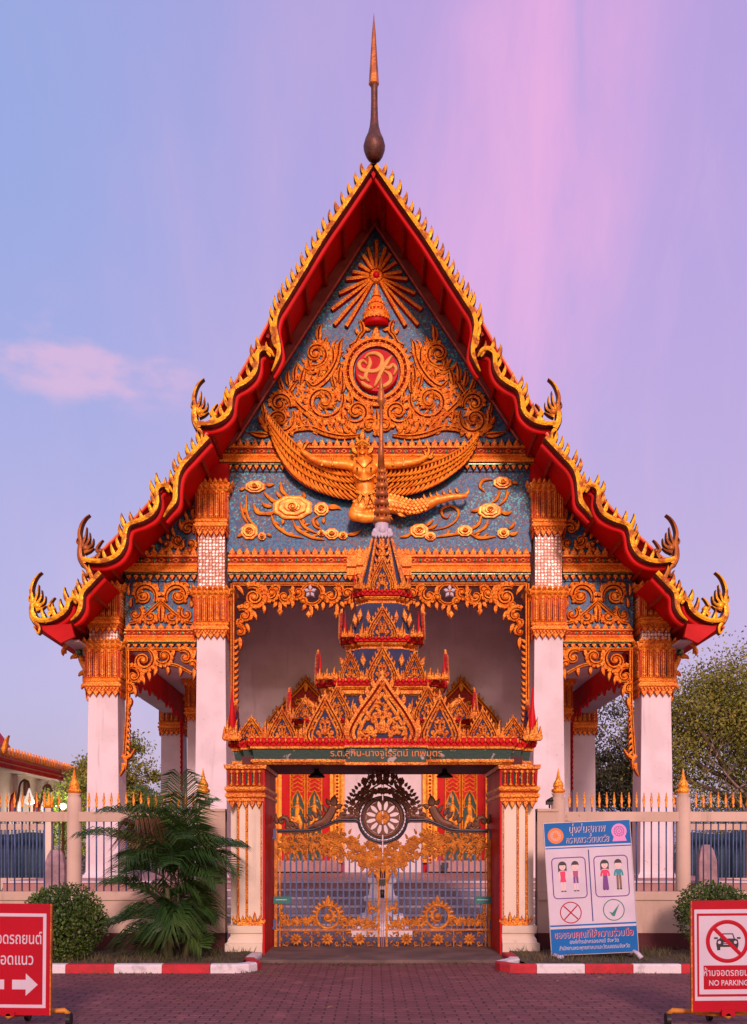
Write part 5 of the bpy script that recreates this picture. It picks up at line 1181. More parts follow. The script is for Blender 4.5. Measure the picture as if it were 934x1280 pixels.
# pillars
for u in (-1, 1):
    xi, xo = GX+u*1.545+u*.12, GX+u*2.02
    x0, x1 = min(xi, xo), max(xi, xo)
    zt = zg(955, 13.9)
    b = MB(); b.box(x0, x1, 13.92, 15.5, .42, zt)
    xo2 = xo+u*.0
    p = b.build('gate_pillar', [G['creampale']], gate)
    # redented outer strip
    b = MB(); b.box(min(xo, xo+u*.11), max(xo, xo+u*.11), 14.08, 15.34, .42, zt); b.build('pillar_return', [G['creampale']], p)
    # red reveal
    b = MB(); xr = xi-u*.02; b.box(min(xi-u*.03, xi-u*.001), max(xi-u*.03, xi-u*.001), 13.9, 15.48, .02, zt); b.build('red_reveal', [G['red']], p)
    # base
    fb = MB(); pl = [(x0-(.0 if u > 0 else .1), 13.9), (x1+(.1 if u > 0 else 0), 13.9), (x1+(.1 if u > 0 else 0), 15.5), (x0-(.0 if u > 0 else .1), 15.5)]
    xa, xb = (x0-.10, x1) if u < 0 else (x0, x1+.10)
    def rect(o, z, oi=0): return None
    lv = [(.02, .06), (.20, .06), (.21, .03), (.26, .02), (.30, -.01), (.33, -.01), (.34, .02), (.44, .03), (.45, -.03)]
    vs = []; 
    for z, o in lv:
        if u < 0: q = [(xa-o, 13.9-o), (xb, 13.9-o), (xb, 15.5+o), (xa-o, 15.5+o)]
        else: q = [(xa, 13.9-o), (xb+o, 13.9-o), (xb+o, 15.5+o), (xa, 15.5+o)]
        vs += [(x, y, z) for x, y in q]
    n = len(lv); fb.add(vs, [(j*4+i, j*4+(i+1) % 4, (j+1)*4+(i+1) % 4, (j+1)*4+i) for j in range(n-1) for i in range(4)]+[[(n-1)*4+i for i in range(4)]], 0)
    fb.build('pillar_base', [G['creampale']], p)
    # beaded gold strips and foot ornament, capital
    b = MB(); sx = lambda m: CX+m/kg
    fp = FG((0, 13.92, 0), (1, 0, 0), (0, 0, 1), (0, -1, 0))
    strips = [xo-u*.012, xo-u*.135]
    for xs in strips:
        fq = fp if xs != strips[-1] or True else fp
        yy0 = 13.92 if xs != xo+u*.10 else 14.08
        fq = FG((0, yy0, 0), (1, 0, 0), (0, 0, 1), (0, -1, 0))
        b.rib(fq, [(xs, -.47), (xs, -2.15)], .018, .012, m=(0, 1))
        for i in range(48): b.dome(fq, xs, -.50-i*.034, .014, .014, 0, 6, .01)
    b.rib(fp, [(xi+u*.02, -.47), (xi+u*.02, -2.15)], .012, .012, m=(0, 1))
    xm = (xi+xo-u*.135)/2
    for xx, h in ((xm, .17), (xm-.09, .10), (xm+.09, .10), (xo-u*.135, .14), (xo-u*.01, .17), (xi+u*.03, .09)):
        for s_ in (-1, 1): flame(b, fp, xx+s_*.02, -.47, -pi/2+s_*.5, h*.8, .022, -s_*.9, .02, base=.004)
        flame(b, fp, xx, -.47, -pi/2, h, .028, 0, .03, base=.004)
    b.obox(fp, x0+.005, x1-.005, -.50, -.445, 0, .03, 0)
    b.build('gold_trim', [G['gold3'], G['deepred']], p)
    b = MB(); w0, w1 = x0-(.11 if u < 0 else 0), x1+(.11 if u > 0 else 0)
    pc = [(w0-.01, 13.91), (w1+.01, 13.91), (w1+.01, 15.5), (w0-.01, 15.5)]
    if u < 0: pc = [(w0-.01, 13.91), (w1, 13.91), (w1, 15.5), (w0-.01, 15.5)]
    else: pc = [(w0, 13.91), (w1+.01, 13.91), (w1+.01, 15.5), (w0, 15.5)]
    b.plan(pc, [(zg(1003), .004), (zg(1001), .02), (zg(998), .02), (zg(996), .045), (zg(993), .045), (zg(991), .02, 1), (zg(989), .03), (zg(987), .05), (zg(984), .05), (zg(982), .01, 1), (zg(962), .02, 1), (zg(961), .05), (zg(956), .06)], 0)
    ft = FG((0, 13.90, 0), (1, 0, 0), (0, 0, 1), (0, -1, 0))
    n = 6; pw = (w1-w0)/n
    for i in range(n):
        x = w0+pw*(i+.5); b.rib(ft, [(x, -zg(982)), (x, -zg(964))], pw*.16, .02, base=.012, m=(0, 1)); b.rib(ft, [(x+pw*.33, -zg(981)), (x+pw*.33, -zg(966))], pw*.12, .015, base=.012, m=(4, 4)); b.rib(ft, [(x-pw*.33, -zg(980)), (x-pw*.33, -zg(966))], pw*.12, .015, base=.012, m=(2, 2))
        loz(b, ft, x, -zg(965), pw*.4, .035, .04, 0, .02); loz(b, ft, x, -zg(981), pw*.4, .03, .04, 0, .02)
    tips(b, ft, w0, w1, -zg(1001), 5, .12, -1, .02, 0, .012, mside=1)
    b.build('capital', [G['gold3'], G['deepred'], G['darkgreen'], G['spireblue'], G['red']], p)
# hanging lamps under the canopy
for px, D in ((396, 14.6), (556, 14.6)):
    k = D/F; X = (px-CX)*k; Zl = EYE-(972-HY)*k
    b = MB(); b.lathe([(Zl, .12), (Zl+.012, .125), (Zl+.05, .09), (Zl+.075, .045), (Zl+.12, .03), (Zl+.13, .01)], X, D, 18, 0); b.tube([(X, D, Zl+.12), (X, D, Zl+.28)], .008, 6, 0)
    b.lathe([(Zl+.01, .04), (Zl+.04, .05)], X, D, 10, 1)
    side_ = 'left' if px < 480 else 'right'
    t_ = tag(b.build('hanging_lamp', [G['black'], G['ceil']]), f'black pendant lamp under the gateway canopy in front of the {side_} red door', 'lamp', 'pendant lamps under the gateway')
# ================================================================== iron gate (two leaves)
DG = 15.0; fG = Fr(DG); kG = fG.k
ig = thing('iron_gate', 'double leaf iron gate with gold fretwork, blue bars and a dark flower wheel', 'gate', ((478.5-CX)*kG, DG, 0))
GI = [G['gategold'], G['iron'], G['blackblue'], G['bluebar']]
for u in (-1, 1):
    S = lambda x, y: (478.5+u*(478.5-x), y)      # given for the left leaf (u=-1 -> identity)
    S = (lambda x, y: (x, y)) if u < 0 else (lambda x, y: (957-x, y))
    b = MB()
    def vb(x, y0, y1, r, m=0): X, _ = S(x, 0); b.obox(fG, X-r, X+r, y0, y1, -r, r, m)
    vb(345, 1038, 1188, 1.8); vb(350, 1062, 1186, .9); vb(473.6, 1060, 1187, 1.3); 
    vb(477.4, 975, 1188, .45, 4)
    for y, r in ((1186, 1.8), (1162, 1.2)): a, c = sorted((S(344, 0)[0], S(476, 0)[0])); b.obox(fG, a, c, y-r, y+r, -1.5, 1.5, 0)
    leaf = b.build('gate_leaf', GI+[G['pinkedge']], ig)
    # top rail sweeping up to the wheel
    b = MB(); p = [S(*q) for q in cr([(344, 1038), (370, 1038), (392, 1037), (408, 1031), (422, 1025.5), (436, 1025), (447, 1026), (451, 1036), (459, 1046), (469, 1051), (478, 1053)], 5)]
    b.rib(fG, p, 1.9, 1.6, back=1.6, m=(2, 2)); 
    b.rib(fG, [(x, y+2.4) for x, y in p], 1.0, 1.2, back=1.2, m=(1, 1)); b.build('top_rail', GI, leaf)
    for i in range(16):
        b = MB(); X, _ = S(356+i*7.35, 0); b.obox(fG, X-1.0, X+1.0, 1068+(14 if i > 12 else 0), 1162, -.9, .9, 0); b.build('bar', [G['bluebar']], leaf)
    # gold openwork under the top rail
    b = MB(); BK = 1.6
    def sc(x, y, r, a0, tr, wd, f_, fs=.6, m=(0, 0), h=1.6): x, y = S(x, y); scroll(b, fG, x, y, r, (a0 if u < 0 else pi-a0), tr*(1 if u < 0 else -1), wd, h, f_, fs, back=BK, m=m, groove=False)
    def fl(x, y, a, L, wd, c=.5, m=(0, 0)): x, y = S(x, y); flame(b, fG, x, y, (a if u < 0 else pi-a), L, wd, c*(1 if u < 0 else -1), 1.6, back=BK, m=m)
    RR = random.Random(11)
    for i in range(9):
        x = 352+i*11.2
        yt = 1043 if x < 395 else 1043-(x-395)*.30 if x < 425 else 1034+(x-425)*.55
        hb = 1069 if x < 400 else 1069+(x-400)*.18
        sc(x, yt+7, 6.5, RR.uniform(0, 6), 6.5*(1 if i % 2 else -1), 1.5, 5, .75); sc(x+5, yt+17, 6, RR.uniform(0, 6), -6.2*(1 if i % 2 else -1), 1.4, 5, .75)
        if hb-yt > 30: sc(x, hb-6, 5.5, RR.uniform(0, 6), 6*(1 if i % 2 else -1), 1.3, 4, .7)
        fl(x+2, hb-8, pi/2-.3, 10, 2); fl(x-3, hb-8, pi/2+.3, 8, 1.8, -.5); fl(x+3, yt+12, .4, 9, 1.8); fl(x-2, yt+14, 2.7, 9, 1.8, -.5); fl(x+5, yt+26, pi/2, 9, 1.8)
        sc(x+1, yt+12, 4.2, RR.uniform(0, 6), 6, 1.2, 4, .8); fl(x-4, yt+24, 1.2, 9, 1.9); fl(x+6, yt+6, -1.2, 8, 1.6); fl(x, hb-14, 2.4, 9, 1.8); fl(x+4, hb-16, .6, 9, 1.8)
        if x < 430: fl(x, yt+5, -.9, 8, 1.7); fl(x+4, yt+22, -2.2, 8, 1.7)
    for q in range(26):
        x = 446+RR.random()*28; y = 1056+(x-446)*.55*RR.random()+RR.random()*18; sc(x, y, RR.uniform(3, 5.5), RR.uniform(0, 6), 6*(1 if q % 2 else -1), 1.2, 4, .8); fl(x+2, y+3, RR.uniform(.6, 2.4), 9, 2)
    for x, y, r in ((448, 1062, 8), (459, 1070, 8), (468, 1062, 6), (467, 1078, 7), (452, 1076, 6), (469, 1090, 5), (440, 1048, 6), (462, 1058, 5)): sc(x, y, r, x, 6.5, 1.5, 5, .75)
    for x, y, a, L in ((470, 1090, 1.4, 14), (464, 1084, 1.9, 14), (473, 1094, 1.57, 12), (455, 1080, 1.9, 12), (444, 1070, 2.1, 11), (459, 1052, .4, 12), (460, 1066, .8, 12), (448, 1056, 1.9, 12)): fl(x, y, a, L, 2.3)
    b.build('upper_fretwork', GI, leaf)
    # lower crest and panel
    b = MB()
    sc(410, 1146, 9, -pi/2, 7, 1.8, 5, .6)
    X, _ = S(410, 0); b.rib(fG, [(X+14.5*cos(2*pi*i/24), 1146+14.5*sin(2*pi*i/24)) for i in range(25)], 2.2, 1.8, back=BK, m=(0, 0)); b.dome(fG, X, 1146, 5, 3, 0, back=2)
    for i in range(11): a = -pi+pi*i/10; flame(b, fG, X+14.5*cos(a), 1146+14.5*sin(a), a, 8, 2.4, (.8 if a > -pi/2 else -.8), 2, back=BK, m=(0, 0))
    fl(410, 1132, -pi/2, 14, 3.5, 0)
    for dx, r in ((22, 6.5), (33, 5.5), (44, 5), (54, 4.5)):
        for v in (-1, 1):
            xx = 410+v*dx
            if 350 < xx < 472: sc(xx, 1158-r, r, 1, 6.5*v, 1.4, 5, .7); fl(xx+4*v, 1152, -pi/2+.3*v, 9, 1.8)
    for q in range(22):
        x = 356+q*5.1; t_ = 1 if abs(x-410) > 15 else 0
        if t_: sc(x, 1156-RR.random()*max(2, 14-abs(x-410)*.22), RR.uniform(2.6, 4), RR.uniform(0, 6), 6, 1.0, 4, .8); fl(x, 1158, -pi/2+RR.uniform(-.5, .5), 10, 1.8)
    sc(353, 1142, 4.5, 0, 6, 1.3, 5, .9); fl(352, 1138, -pi/2, 12, 2.4); sc(464, 1140, 6, 0, -6, 1.5, 5, .8); fl(462, 1134, -pi/2, 10, 2.4); sc(468, 1154, 5, 0, 6, 1.3, 4, .7); fl(352, 1160, -pi/2, 12, 2)
    for i in range(3):
        xx = 370+i*39.5; X, _ = S(xx, 0)
        for q in range(10): a = 2*pi*q/10; loz(b, fG, X+5*cos(a), 1174+5*sin(a), 2, 4.2, 1.5, 0, 0, a+pi/2, back=1)
        b.dome(fG, X, 1174, 2.6, 2.4, 0, back=1)
        for v in (-1, 1):
            for w_ in (-1, 1): sc(xx+v*12, 1174+w_*5, 4.2, (0 if v > 0 else pi), v*w_*6.2, .8, 2, .7); fl(xx+v*17, 1174+w_*2, (0 if v > 0 else pi)+w_*.8, 6, 1.1)
        if i: Xl, _ = S(xx-19.7, 0); b.obox(fG, Xl-.5, Xl+.5, 1163, 1186, -.6, .6, 0)
    b.build('lower_fretwork', GI, leaf)
    # half of the flower wheel
    b = MB(); cxw, cyw = 478.5, 1022; sgn = -1 if u < 0 else 1
    def arc(r, a0, a1, n): return [(cxw+sgn*r*sin(a0+(a1-a0)*i/n), cyw-r*cos(a0+(a1-a0)*i/n)) for i in range(n+1)]
    b.rib(fG, arc(23.5, 0.03, pi-.03, 24), 2.2, 1.8, back=1.6, m=(1, 1)); b.rib(fG, arc(30, .9, pi-.03, 18), 1.1, 1.5, back=1.5, m=(2, 2)); b.rib(fG, arc(26.6, .03, pi-.03, 24), .8, 1.5, back=1.5, m=(2, 2))
    b.rib(fG, arc(5, 0.1, pi-.1, 10), 4.6, 1.8, back=1.6, m=(0, 0))
    for i in range(9):
        a = .36+i*(pi-.72)/8 if False else (i+.0)*pi/6
    for i in range(7):      # webs between the pierced petals
        a = i*pi/6; 
        if i in (0, 6): continue
        pts = []
        for rr, hw_ in ((8, .14), (12, .10), (16, .105), (19, .17), (21.5, .262)):
            pts.append((rr, hw_))
        poly = [(cxw+sgn*r*sin(a-w_), cyw-r*cos(a-w_)) for r, w_ in pts]+[(cxw+sgn*r*sin(a+w_), cyw-r*cos(a+w_)) for r, w_ in pts[::-1]]
        b.prism(fG, poly, -1.5, 1.5, 1)
    for e_, a in ((1, 0), (-1, pi)):
        poly = [(cxw+sgn*r*sin(a), cyw-r*cos(a)) for r in (8, 21.5)]+[(cxw+sgn*r*sin(a+e_*w_), cyw-r*cos(a+e_*w_)) for r, w_ in ((21.5, .262), (19, .17), (16, .105), (12, .10), (8, .14))]
        b.prism(fG, poly, -1.5, 1.5, 1)
    for i in range(13): a = 1.0+i*.17; b.obox(fG, *(lambda x: (x-.6, x+.6))(cxw+sgn*28.3*sin(a)), *(lambda y: (y-.6, y+.6))(cyw-28.3*cos(a)), -1, 1, 2)
    b.build('flower_wheel', GI, leaf)
    # dark openwork halo and crouching beast on top of the rail
    b = MB(); M1 = (1, 1)
    for r, n_, rr, pt in ((32.5, 9, 4.6, 0), (40.5, 8, 4.6, .10), (47, 3, 3.6, .10)):
        for q in range(n_):
            a = .13+q*(1.42/8.5 if n_ > 3 else .17); y_ = 1022-r*cos(a)*(1+pt*cos(a)); x_ = 478.5-r*sin(a)
            sc(x_, y_, rr*(1-.02*q), a*5+q, 6.3*(1 if q % 2 else -1), 1.35, 5, .7, M1); fl(x_+2, y_+1, -pi/2-a+.8, 6, 1.4, .6, M1)
    for q in range(15):
        a = .04+q*.104; r = 45.5 if a > .45 else 49-a*5; fl(478.5-r*sin(a), 1022-r*cos(a)*(1+.10*cos(a)), -pi/2-a*.8, 6.5, 2.1, -.5, M1)
    b.rib(fG, [S(*q) for q in cr([(478, 978), (466, 985), (453, 996), (441, 1012), (436, 1024)], 5)], 1.0, 1.5, back=1.5, m=M1)
    b.build('halo_fretwork', GI, leaf)
    b = MB()
    def body_(pts, ws): p = [S(*q) for q in cr(pts, 4)]; n = len(p); w_ = [ws[0]+(ws[-1]-ws[0])*i/(n-1) if len(ws) == 2 else ws[min(int(i/(n-1)*(len(ws)-1)), len(ws)-1)] for i in range(n)]; b.rib(fG, p, w_, 2, back=1.8, m=M1)
    body_([(384, 1035), (394, 1031), (406, 1026), (413, 1017), (417, 1008)], [2.5, 4.5, 6, 5.5, 3]); fl(417, 1008, -pi/2+.1, 15, 5, .3, M1); fl(421, 1010, -.5, 9, 3.5, .4, M1); fl(413, 1006, -2.2, 10, 3, .5, M1)
    for x, y, a, L in ((408, 1016, -2.0, 12), (402, 1020, -2.1, 12), (396, 1023, -2.1, 11), (390, 1026, -2.2, 11), (384, 1029, -2.2, 10), (424, 1020, -.6, 12), (430, 1022, -.4, 12), (436, 1021, -.3, 10), (420, 1024, -.2, 10), (372, 1034, -2.3, 9)): fl(x, y, a, L, 3, -.6, M1)
    sc(353, 1027, 8, 1.2, -6.5, 2.2, 5, .6, M1); sc(366, 1032, 5.5, 0, 6, 1.7, 4, .7, M1); fl(347, 1030, -pi/2-.2, 14, 2.6, .6, M1); fl(360, 1034, -1, 10, 2.4, .5, M1); sc(428, 1018, 5, 0, 6, 1.4, 4, .8, M1); sc(400, 1031, 4, 0, 6, 1.4, 3, .8, M1)
    b.build('beast_ornament', GI, leaf)
    b = MB(); X, _ = S(353, 0); b.obox(fG, X-10.5, X+10.5, 1120.5, 1129.5, 2, 3, 0); b.obox(fG, X-8, X+6, 1124, 1125, 3, 3.3, 1); b.build('plaque', [G['greenink'], G['signwhite']], leaf)
    for y in (1046, 1159):
        b = MB(); X, _ = S(341.5, 0); b.obox(fG, X-3.5, X+3.5, y, y+2, -1.5, 2, 0); X2, _ = S(343.5, 0); b.obox(fG, X2-1.5, X2+2, y-10, y+3, -1.5, 2.4, 0); b.build('hinge', [G['bluebar']], leaf)
b = MB(); b.lathe([(zg(1122, DG), .03), (zg(1112, DG), .032)], (478-CX)*kG, DG-.04, 10, 0); b.obox(fG, 474, 482, 1099, 1107, 2, 4, 0); b.build('lock', [G['black']], ig)
# ================================================================== pedestal behind the gate
b = MB(); px_ = (477-CX)*17.5/F; Z = lambda y: EYE-(y-HY)*17.5/F
def sqs(b, x, y, lv, m=0):
    b.plan([(x-.001, y-.001), (x+.001, y-.001), (x+.001, y+.001), (x-.001, y+.001)], [(z, o) for z, o in lv], m)
sqs(b, px_, 17.5, [(.02, .52), (.12, .52), (.13, .42), (.22, .40), (.28, .33), (.30, .38), (.36, .38), (.38, .30), (.60, .24), (.62, .30), (.67, .30), (.69, .23), (.90, .19), (.93, .25), (1.0, .25)])
ped = tag(b.build('stone_pedestal', [mat('fresh_white', (.88, .80, .82), (.82, .72, .75), 4, .7)]), 'white stepped pedestal standing behind the middle of the iron gate', 'pedestal')
b = MB(); b.lathe([(1.0, .10), (1.03, .13), (1.07, .13), (1.10, .07), (1.16, .10), (1.19, .02)], px_, 17.5, 14, 0); tag(b.build('incense_bowl', [G['black']]), 'small dark bowl on top of the white stepped pedestal', 'bowl')
# ================================================================== front boundary fence
def bar_mesh(h0, h1, D):
    b = MB(); b.lathe([(h0, .011), (h1, .011)], 0, 0, 6, 0); b.lathe([(h1, .013), (h1+.02, .018), (h1+.03, .010), (h1+.10, .022), (h1+.22, .004)], 0, 0, 6, 1); return b
def fence(name, label, x0, x1, D, posts, solid=None, dim=False, base_h=(.92, 1.02), rail=(2.0, 2.14), gaps=True, group=None, sp=.106):
    t = thing(name, label, 'fence', ((x0+x1)/2, D, 0), group=group); o = origin(t)
    b = MB(); b.box(x0, x1, D-.12, D+.12, 0, .32); b.build('plinth', [G['burgundy']], t)
    b = MB(); b.box(x0, x1, D-.10, D+.10, .32, base_h[0]-.12); b.box(x0, x1, D-.125, D+.125, base_h[0]-.12, base_h[0]); b.build('wall', [G['cream']], t)
    if solid:
        b = MB(); b.box(solid[0], solid[1], D-.09, D+.09, base_h[0]+.001, rail[1]-.02); b.box(solid[0], solid[1], D-.11, D+.11, rail[1]-.02, rail[1]+.02); b.build('panel_wall', [G['cream']], t)
    b = MB(); b.box(x0, x1, D-.06, D+.06, rail[0], rail[1]-.021); b.build('rail', [G['cream']], t)
    me = None; n = 0; x = x0+.05
    while x < x1-.03:
        if not (solid and solid[0]-.03 < x < solid[1]+.03) and all(abs(x-p) > .11 for p in posts) and n < 100:
            if me is None:
                bb = bar_mesh(base_h[0]+.0005, rail[1]+.04, D); ob = bb.build('bar', [G['bluebar'], G['gold2']], t, world=False); me = ob.data; ob.location = (x-o.x, 0, 0)
            else: ob = bpy.data.objects.new('bar', me); COL.objects.link(ob); ob.parent = t; ob.location = (x-o.x, 0, 0)
            n += 1
        x += sp
    for p in posts:
        b = MB(); b.lathe([(base_h[0]-.001, .105), (base_h[0]+.03, .105), (rail[1]+.17, .10), (rail[1]+.21, .075), (rail[1]+.24, .10)], p, D, 20, 0)
        po = b.build('post', [G['cream']], t)
        b = MB(); z = rail[1]+.24; b.lathe([(z, .05), (z+.02, .095), (z+.05, .10), (z+.08, .06), (z+.10, .075), (z+.14, .07), (z+.20, .035), (z+.36, .004)], p, D, 16, 0); b.build('finial', [G['gold2']], po)
    return t
DF = 14.25; kx = DF/F; XF = lambda px: (px-CX)*kx
rz = (EYE-(1027-HY)*kx, EYE-(1013-HY)*kx)
bz = (EYE-(1114-HY)*kx, 0)
fence('boundary_fence', 'cream wall and blue barred fence left of the gateway behind the palm', XF(-330), -2.10, DF, [XF(-240), XF(-75), XF(93), XF(254)], (XF(256), -2.10), base_h=bz, rail=rz)
fence('boundary_fence', 'cream wall and blue barred fence right of the gateway behind the dress code board', 2.32, XF(1230), DF, [XF(698), XF(854), XF(1018), XF(1180)], (2.32, XF(697)), base_h=bz, rail=rz)
b = MB(); xx = XF(687); zt = rz[1]+.03; b.tube([(xx, DF, zt), (xx, DF, zt+.06)], .012, 6, 0); b.box(xx-.05, xx+.04, DF-.05, DF+.03, zt+.05, zt+.11); b.tube([(xx-.04, DF-.03, zt+.1), (xx+.04, DF-.05, zt+.13)], [.02, .035], 8, 0)
tag(b.build('spotlight', [G['black']]), 'small black spotlight on top of the cream wall beside the right gate pillar', 'spotlight')
# far fences of the courtyard
def farfence(label, x0, x1, D, n):
    t = thing('courtyard_fence', label, 'fence', ((x0+x1)/2, D, 0)); o = origin(t)
    b = MB(); b.box(x0, x1, D-.1, D+.1, .02, .75); b.build('wall', [G['cream']], t)
    b = MB(); b.box(x0, x1, D-.06, D+.06, 2.02, 2.18); b.build('rail', [G['cream']], t)
    p = (x1-x0)/n
    for i in range(n+1):
        x = x0+p*i; b = MB(); b.box(x-.09, x+.09, D-.09, D+.09, .74, 2.6); po = b.build('post', [G['creampale']], t)
        b = MB(); b.lathe([(2.6, .06), (2.65, .11), (2.72, .11), (2.78, .06), (2.85, .05), (3.05, .005)], x, D, 12, 0); b.build('finial', [G['gold2']], po)
    me = None; nb = 90; 
    for i in range(nb):
        x = x0+(x1-x0)*(i+.5)/nb
        if me is None: bb = MB(); bb.box(-.014, .014, -.014, .014, .75, 2.5); ob = bb.build('bar', [G['bluebar']], t, world=False); me = ob.data
        else: ob = bpy.data.objects.new('bar', me); COL.objects.link(ob); ob.parent = t
        ob.location = (x-o.x, 0, 0)
farfence('distant cream and blue fence across the courtyard on the left', -17, -8.6, 26.5, 5)
farfence('distant cream and blue fence across the courtyard on the right', 8.2, 17, 26.5, 5)
# dark blue-green sheets added to stand in for the dark areas behind those fences
for x0, x1, s_ in ((-16.5, -8.8, 'left'), (8.4, 16.5, 'right')):
    b = MB(); n = 40
    vs = []; 
    for i in range(n+1): 
        x = x0+(x1-x0)*i/n; y = 27.6+.10*sin(i*1.7)+.05*sin(i*4.1); vs += [(x, y, .03), (x, y, 1.95+.03*sin(i*.9))]
    b.add(vs, [(2*i, 2*i+2, 2*i+3, 2*i+1) for i in range(n)], 0, True)
    o = b.build('dark_backdrop', [mat('dark_teal_backdrop', (.022, .055, .075), (.035, .075, .10), 2, .7)]); md = o.modifiers.new('t', 'SOLIDIFY'); md.thickness = .01
    tag(o, f'dark blue-green backdrop screen standing in for dark areas behind the far {s_} courtyard fence', 'screen')
# standing stones
def stone(x, y, h, w, label):
    b = MB(); rr = random.Random(int(x*10)); 
    b.plan([(x-w/2, y-.12), (x+w/2, y-.12), (x+w/2, y+.12), (x-w/2, y+.12)], [(.25, .02), (h*.45, .01), (h*.8, -.0), (h*.93, -.05), (h, -.10)])
    s_ = b.build('marker_stone', [mat('pink_granite', (.36, .22, .22), (.24, .15, .16), 6, .8, 0, .5, 12)]); bm_ = s_.modifiers.new('b', 'BEVEL'); bm_.width = .05; bm_.segments = 3
    tag(s_, label, 'stone')
    b = MB(); b.plan([(x-w/2-.15, y-.3), (x+w/2+.15, y-.3), (x+w/2+.15, y+.3), (x-w/2-.15, y+.3)], [(.02, .12), (.12, .12), (.14, .0), (.26, 0)]); b.build('stone_base', [G['white']], s_)
k2 = 20/F
stone((70-CX)*k2, 20, 1.50, .40, 'pink granite marker stone behind the left fence')
stone((883-CX)*k2, 20, 1.60, .36, 'pink granite marker stone behind the right fence')
# ================================================================== kerbs
def kerb(pts, name, start):
    b = MB(); L = [0]
    for i in range(len(pts)-1): L.append(L[-1]+math.hypot(pts[i+1][0]-pts[i][0], pts[i+1][1]-pts[i][1]))
    def at(d):
        i = max(j for j in range(len(L)) if L[j] <= d+1e-9); i = min(i, len(pts)-2); q = (d-L[i])/(L[i+1]-L[i]); return Vector((pts[i][0]*(1-q)+pts[i+1][0]*q, pts[i][1]*(1-q)+pts[i+1][1]*q)), (Vector(pts[i+1])-Vector(pts[i])).normalized()
    d = 0; c = start
    while d < L[-1]-.01:
        e = min(d+.585, L[-1]); n = 4; vs = []
        for j in range(n+1):
            p, t = at(d+(e-d-.006)*j/n+.003); nn = Vector((-t.y, t.x))
            for o_, z in ((-.075, 0), (-.075, .085), (-.055, .105), (.06, .108), (.075, .09), (.075, 0)): q = p+nn*o_; vs.append((q.x, q.y, z))
        fs = [(j*6+k, j*6+(k+1) % 6, (j+1)*6+(k+1) % 6, (j+1)*6+k) for j in range(n) for k in range(6)]+[list(range(6))[::-1], [n*6+k for k in range(6)]]
        b.add(vs, fs, c); c = 1-c; d = e
    return tag(b.build(name, [G['kred'], G['kwhite']]), kind='structure')
yk = 12.2; xk = lambda px: (px-CX)*12.15/F
kerb([(-9, yk), (xk(295), yk), (xk(306), yk+.08), (xk(316), yk+.3), (-1.60, yk+.7), (-1.585, 13.6)], 'kerb', 1)
kerb([(9, yk), (xk(650), yk), (xk(638), yk+.08), (xk(630), yk+.3), (1.83, yk+.7), (1.82, 13.6)], 'kerb', 0)
# verge
for s_, (x0, x1) in ((0, (-9, -1.64)), (1, (1.88, 9))):
    b = MB(); n = 60; m_ = 8; rr = random.Random(3+s_)
    vs = [(x0+(x1-x0)*i/n, 12.28+(14.1-12.28)*j/m_, .075+.03*rr.random()) for j in range(m_+1) for i in range(n+1)]
    b.add(vs, [(j*(n+1)+i, j*(n+1)+i+1, (j+1)*(n+1)+i+1, (j+1)*(n+1)+i) for j in range(m_) for i in range(n)], 0, True)
    tag(b.build('verge_soil', [G['soil']]), kind='structure')
    b = MB()
    for i in range(5200):
        x = rr.uniform(x0, x1); y = rr.uniform(12.27, 14.05); cl = .5+.5*sin(x*3.1+1.3*sin(y*4))*cos(y*2.3+x)
        if rr.random() > .35+.6*cl: continue
        h = rr.uniform(.03, .10)*(.5+cl); a = rr.uniform(0, 6.28); w_ = .006; dx, dy = rr.uniform(-.06, .06), rr.uniform(-.06, .06)
        b.add([(x-w_*cos(a), y-w_*sin(a), .085), (x+w_*cos(a), y+w_*sin(a), .085), (x+dx, y+dy, .085+h)], [(0, 1, 2)], 0)
    tag(b.build('verge_grass', [G['grass']]), 'thin dry grass on the verge', None, None, 'stuff')
b = MB(); rr = random.Random(9)
for i in range(900):
    c = rr.choice(((-1.2, 13.1), (-.6, 13.05), (.3, 13.0), (.9, 13.1), (1.4, 13.1), (-.1, 12.9), (-1.5, 12.2), (-3, 12.05), (3, 12.05), (5, 12.05), (-5, 12.05))); x = c[0]+rr.gauss(0, .28); y = c[1]+rr.gauss(0, .05); h = rr.uniform(.01, .035); a = rr.uniform(0, 6.28)
    b.add([(x-.008*cos(a), y-.008*sin(a), 0), (x+.008*cos(a), y+.008*sin(a), 0), (x+rr.uniform(-.03, .03), y+rr.uniform(-.03, .03), h)], [(0, 1, 2)], 0)
tag(b.build('joint_weeds', [G['grass']]), 'small weeds in the paving joints', None, None, 'stuff')
b = MB(); rr = random.Random(77)
for i in range(170):
    x = rr.uniform(-6.5, 6.5); y = rr.choice((rr.uniform(12.35, 14), 12.02-abs(rr.gauss(0, .35)), rr.uniform(8.5, 12))); z = .11 if y > 12.3 else .006
    if y > 12.3 and -1.7 < x < 1.9: z = .05
    a = rr.uniform(0, 6.28); s_ = rr.uniform(.015, .04); u = Vector((cos(a), sin(a), rr.uniform(0, .3)))*s_; v = Vector((-sin(a), cos(a), rr.uniform(0, .2)))*s_*.4; p = Vector((x, y, z))
    b.add([p-u, p+v+Vector((0, 0, .006)), p+u, p-v], [(0, 1, 2, 3)], 0)
tag(b.build('fallen_leaves', [leafmat('dry_leaf', [(.16, .08, .03), (.24, .13, .05), (.10, .06, .03)], .8)]), 'scattered dry fallen leaves on paving and verge', None, None, 'stuff')
# ================================================================== signs
def P3(o, U, V, x, y): return Vector(o)+Vector(U)*x+Vector(V)*y
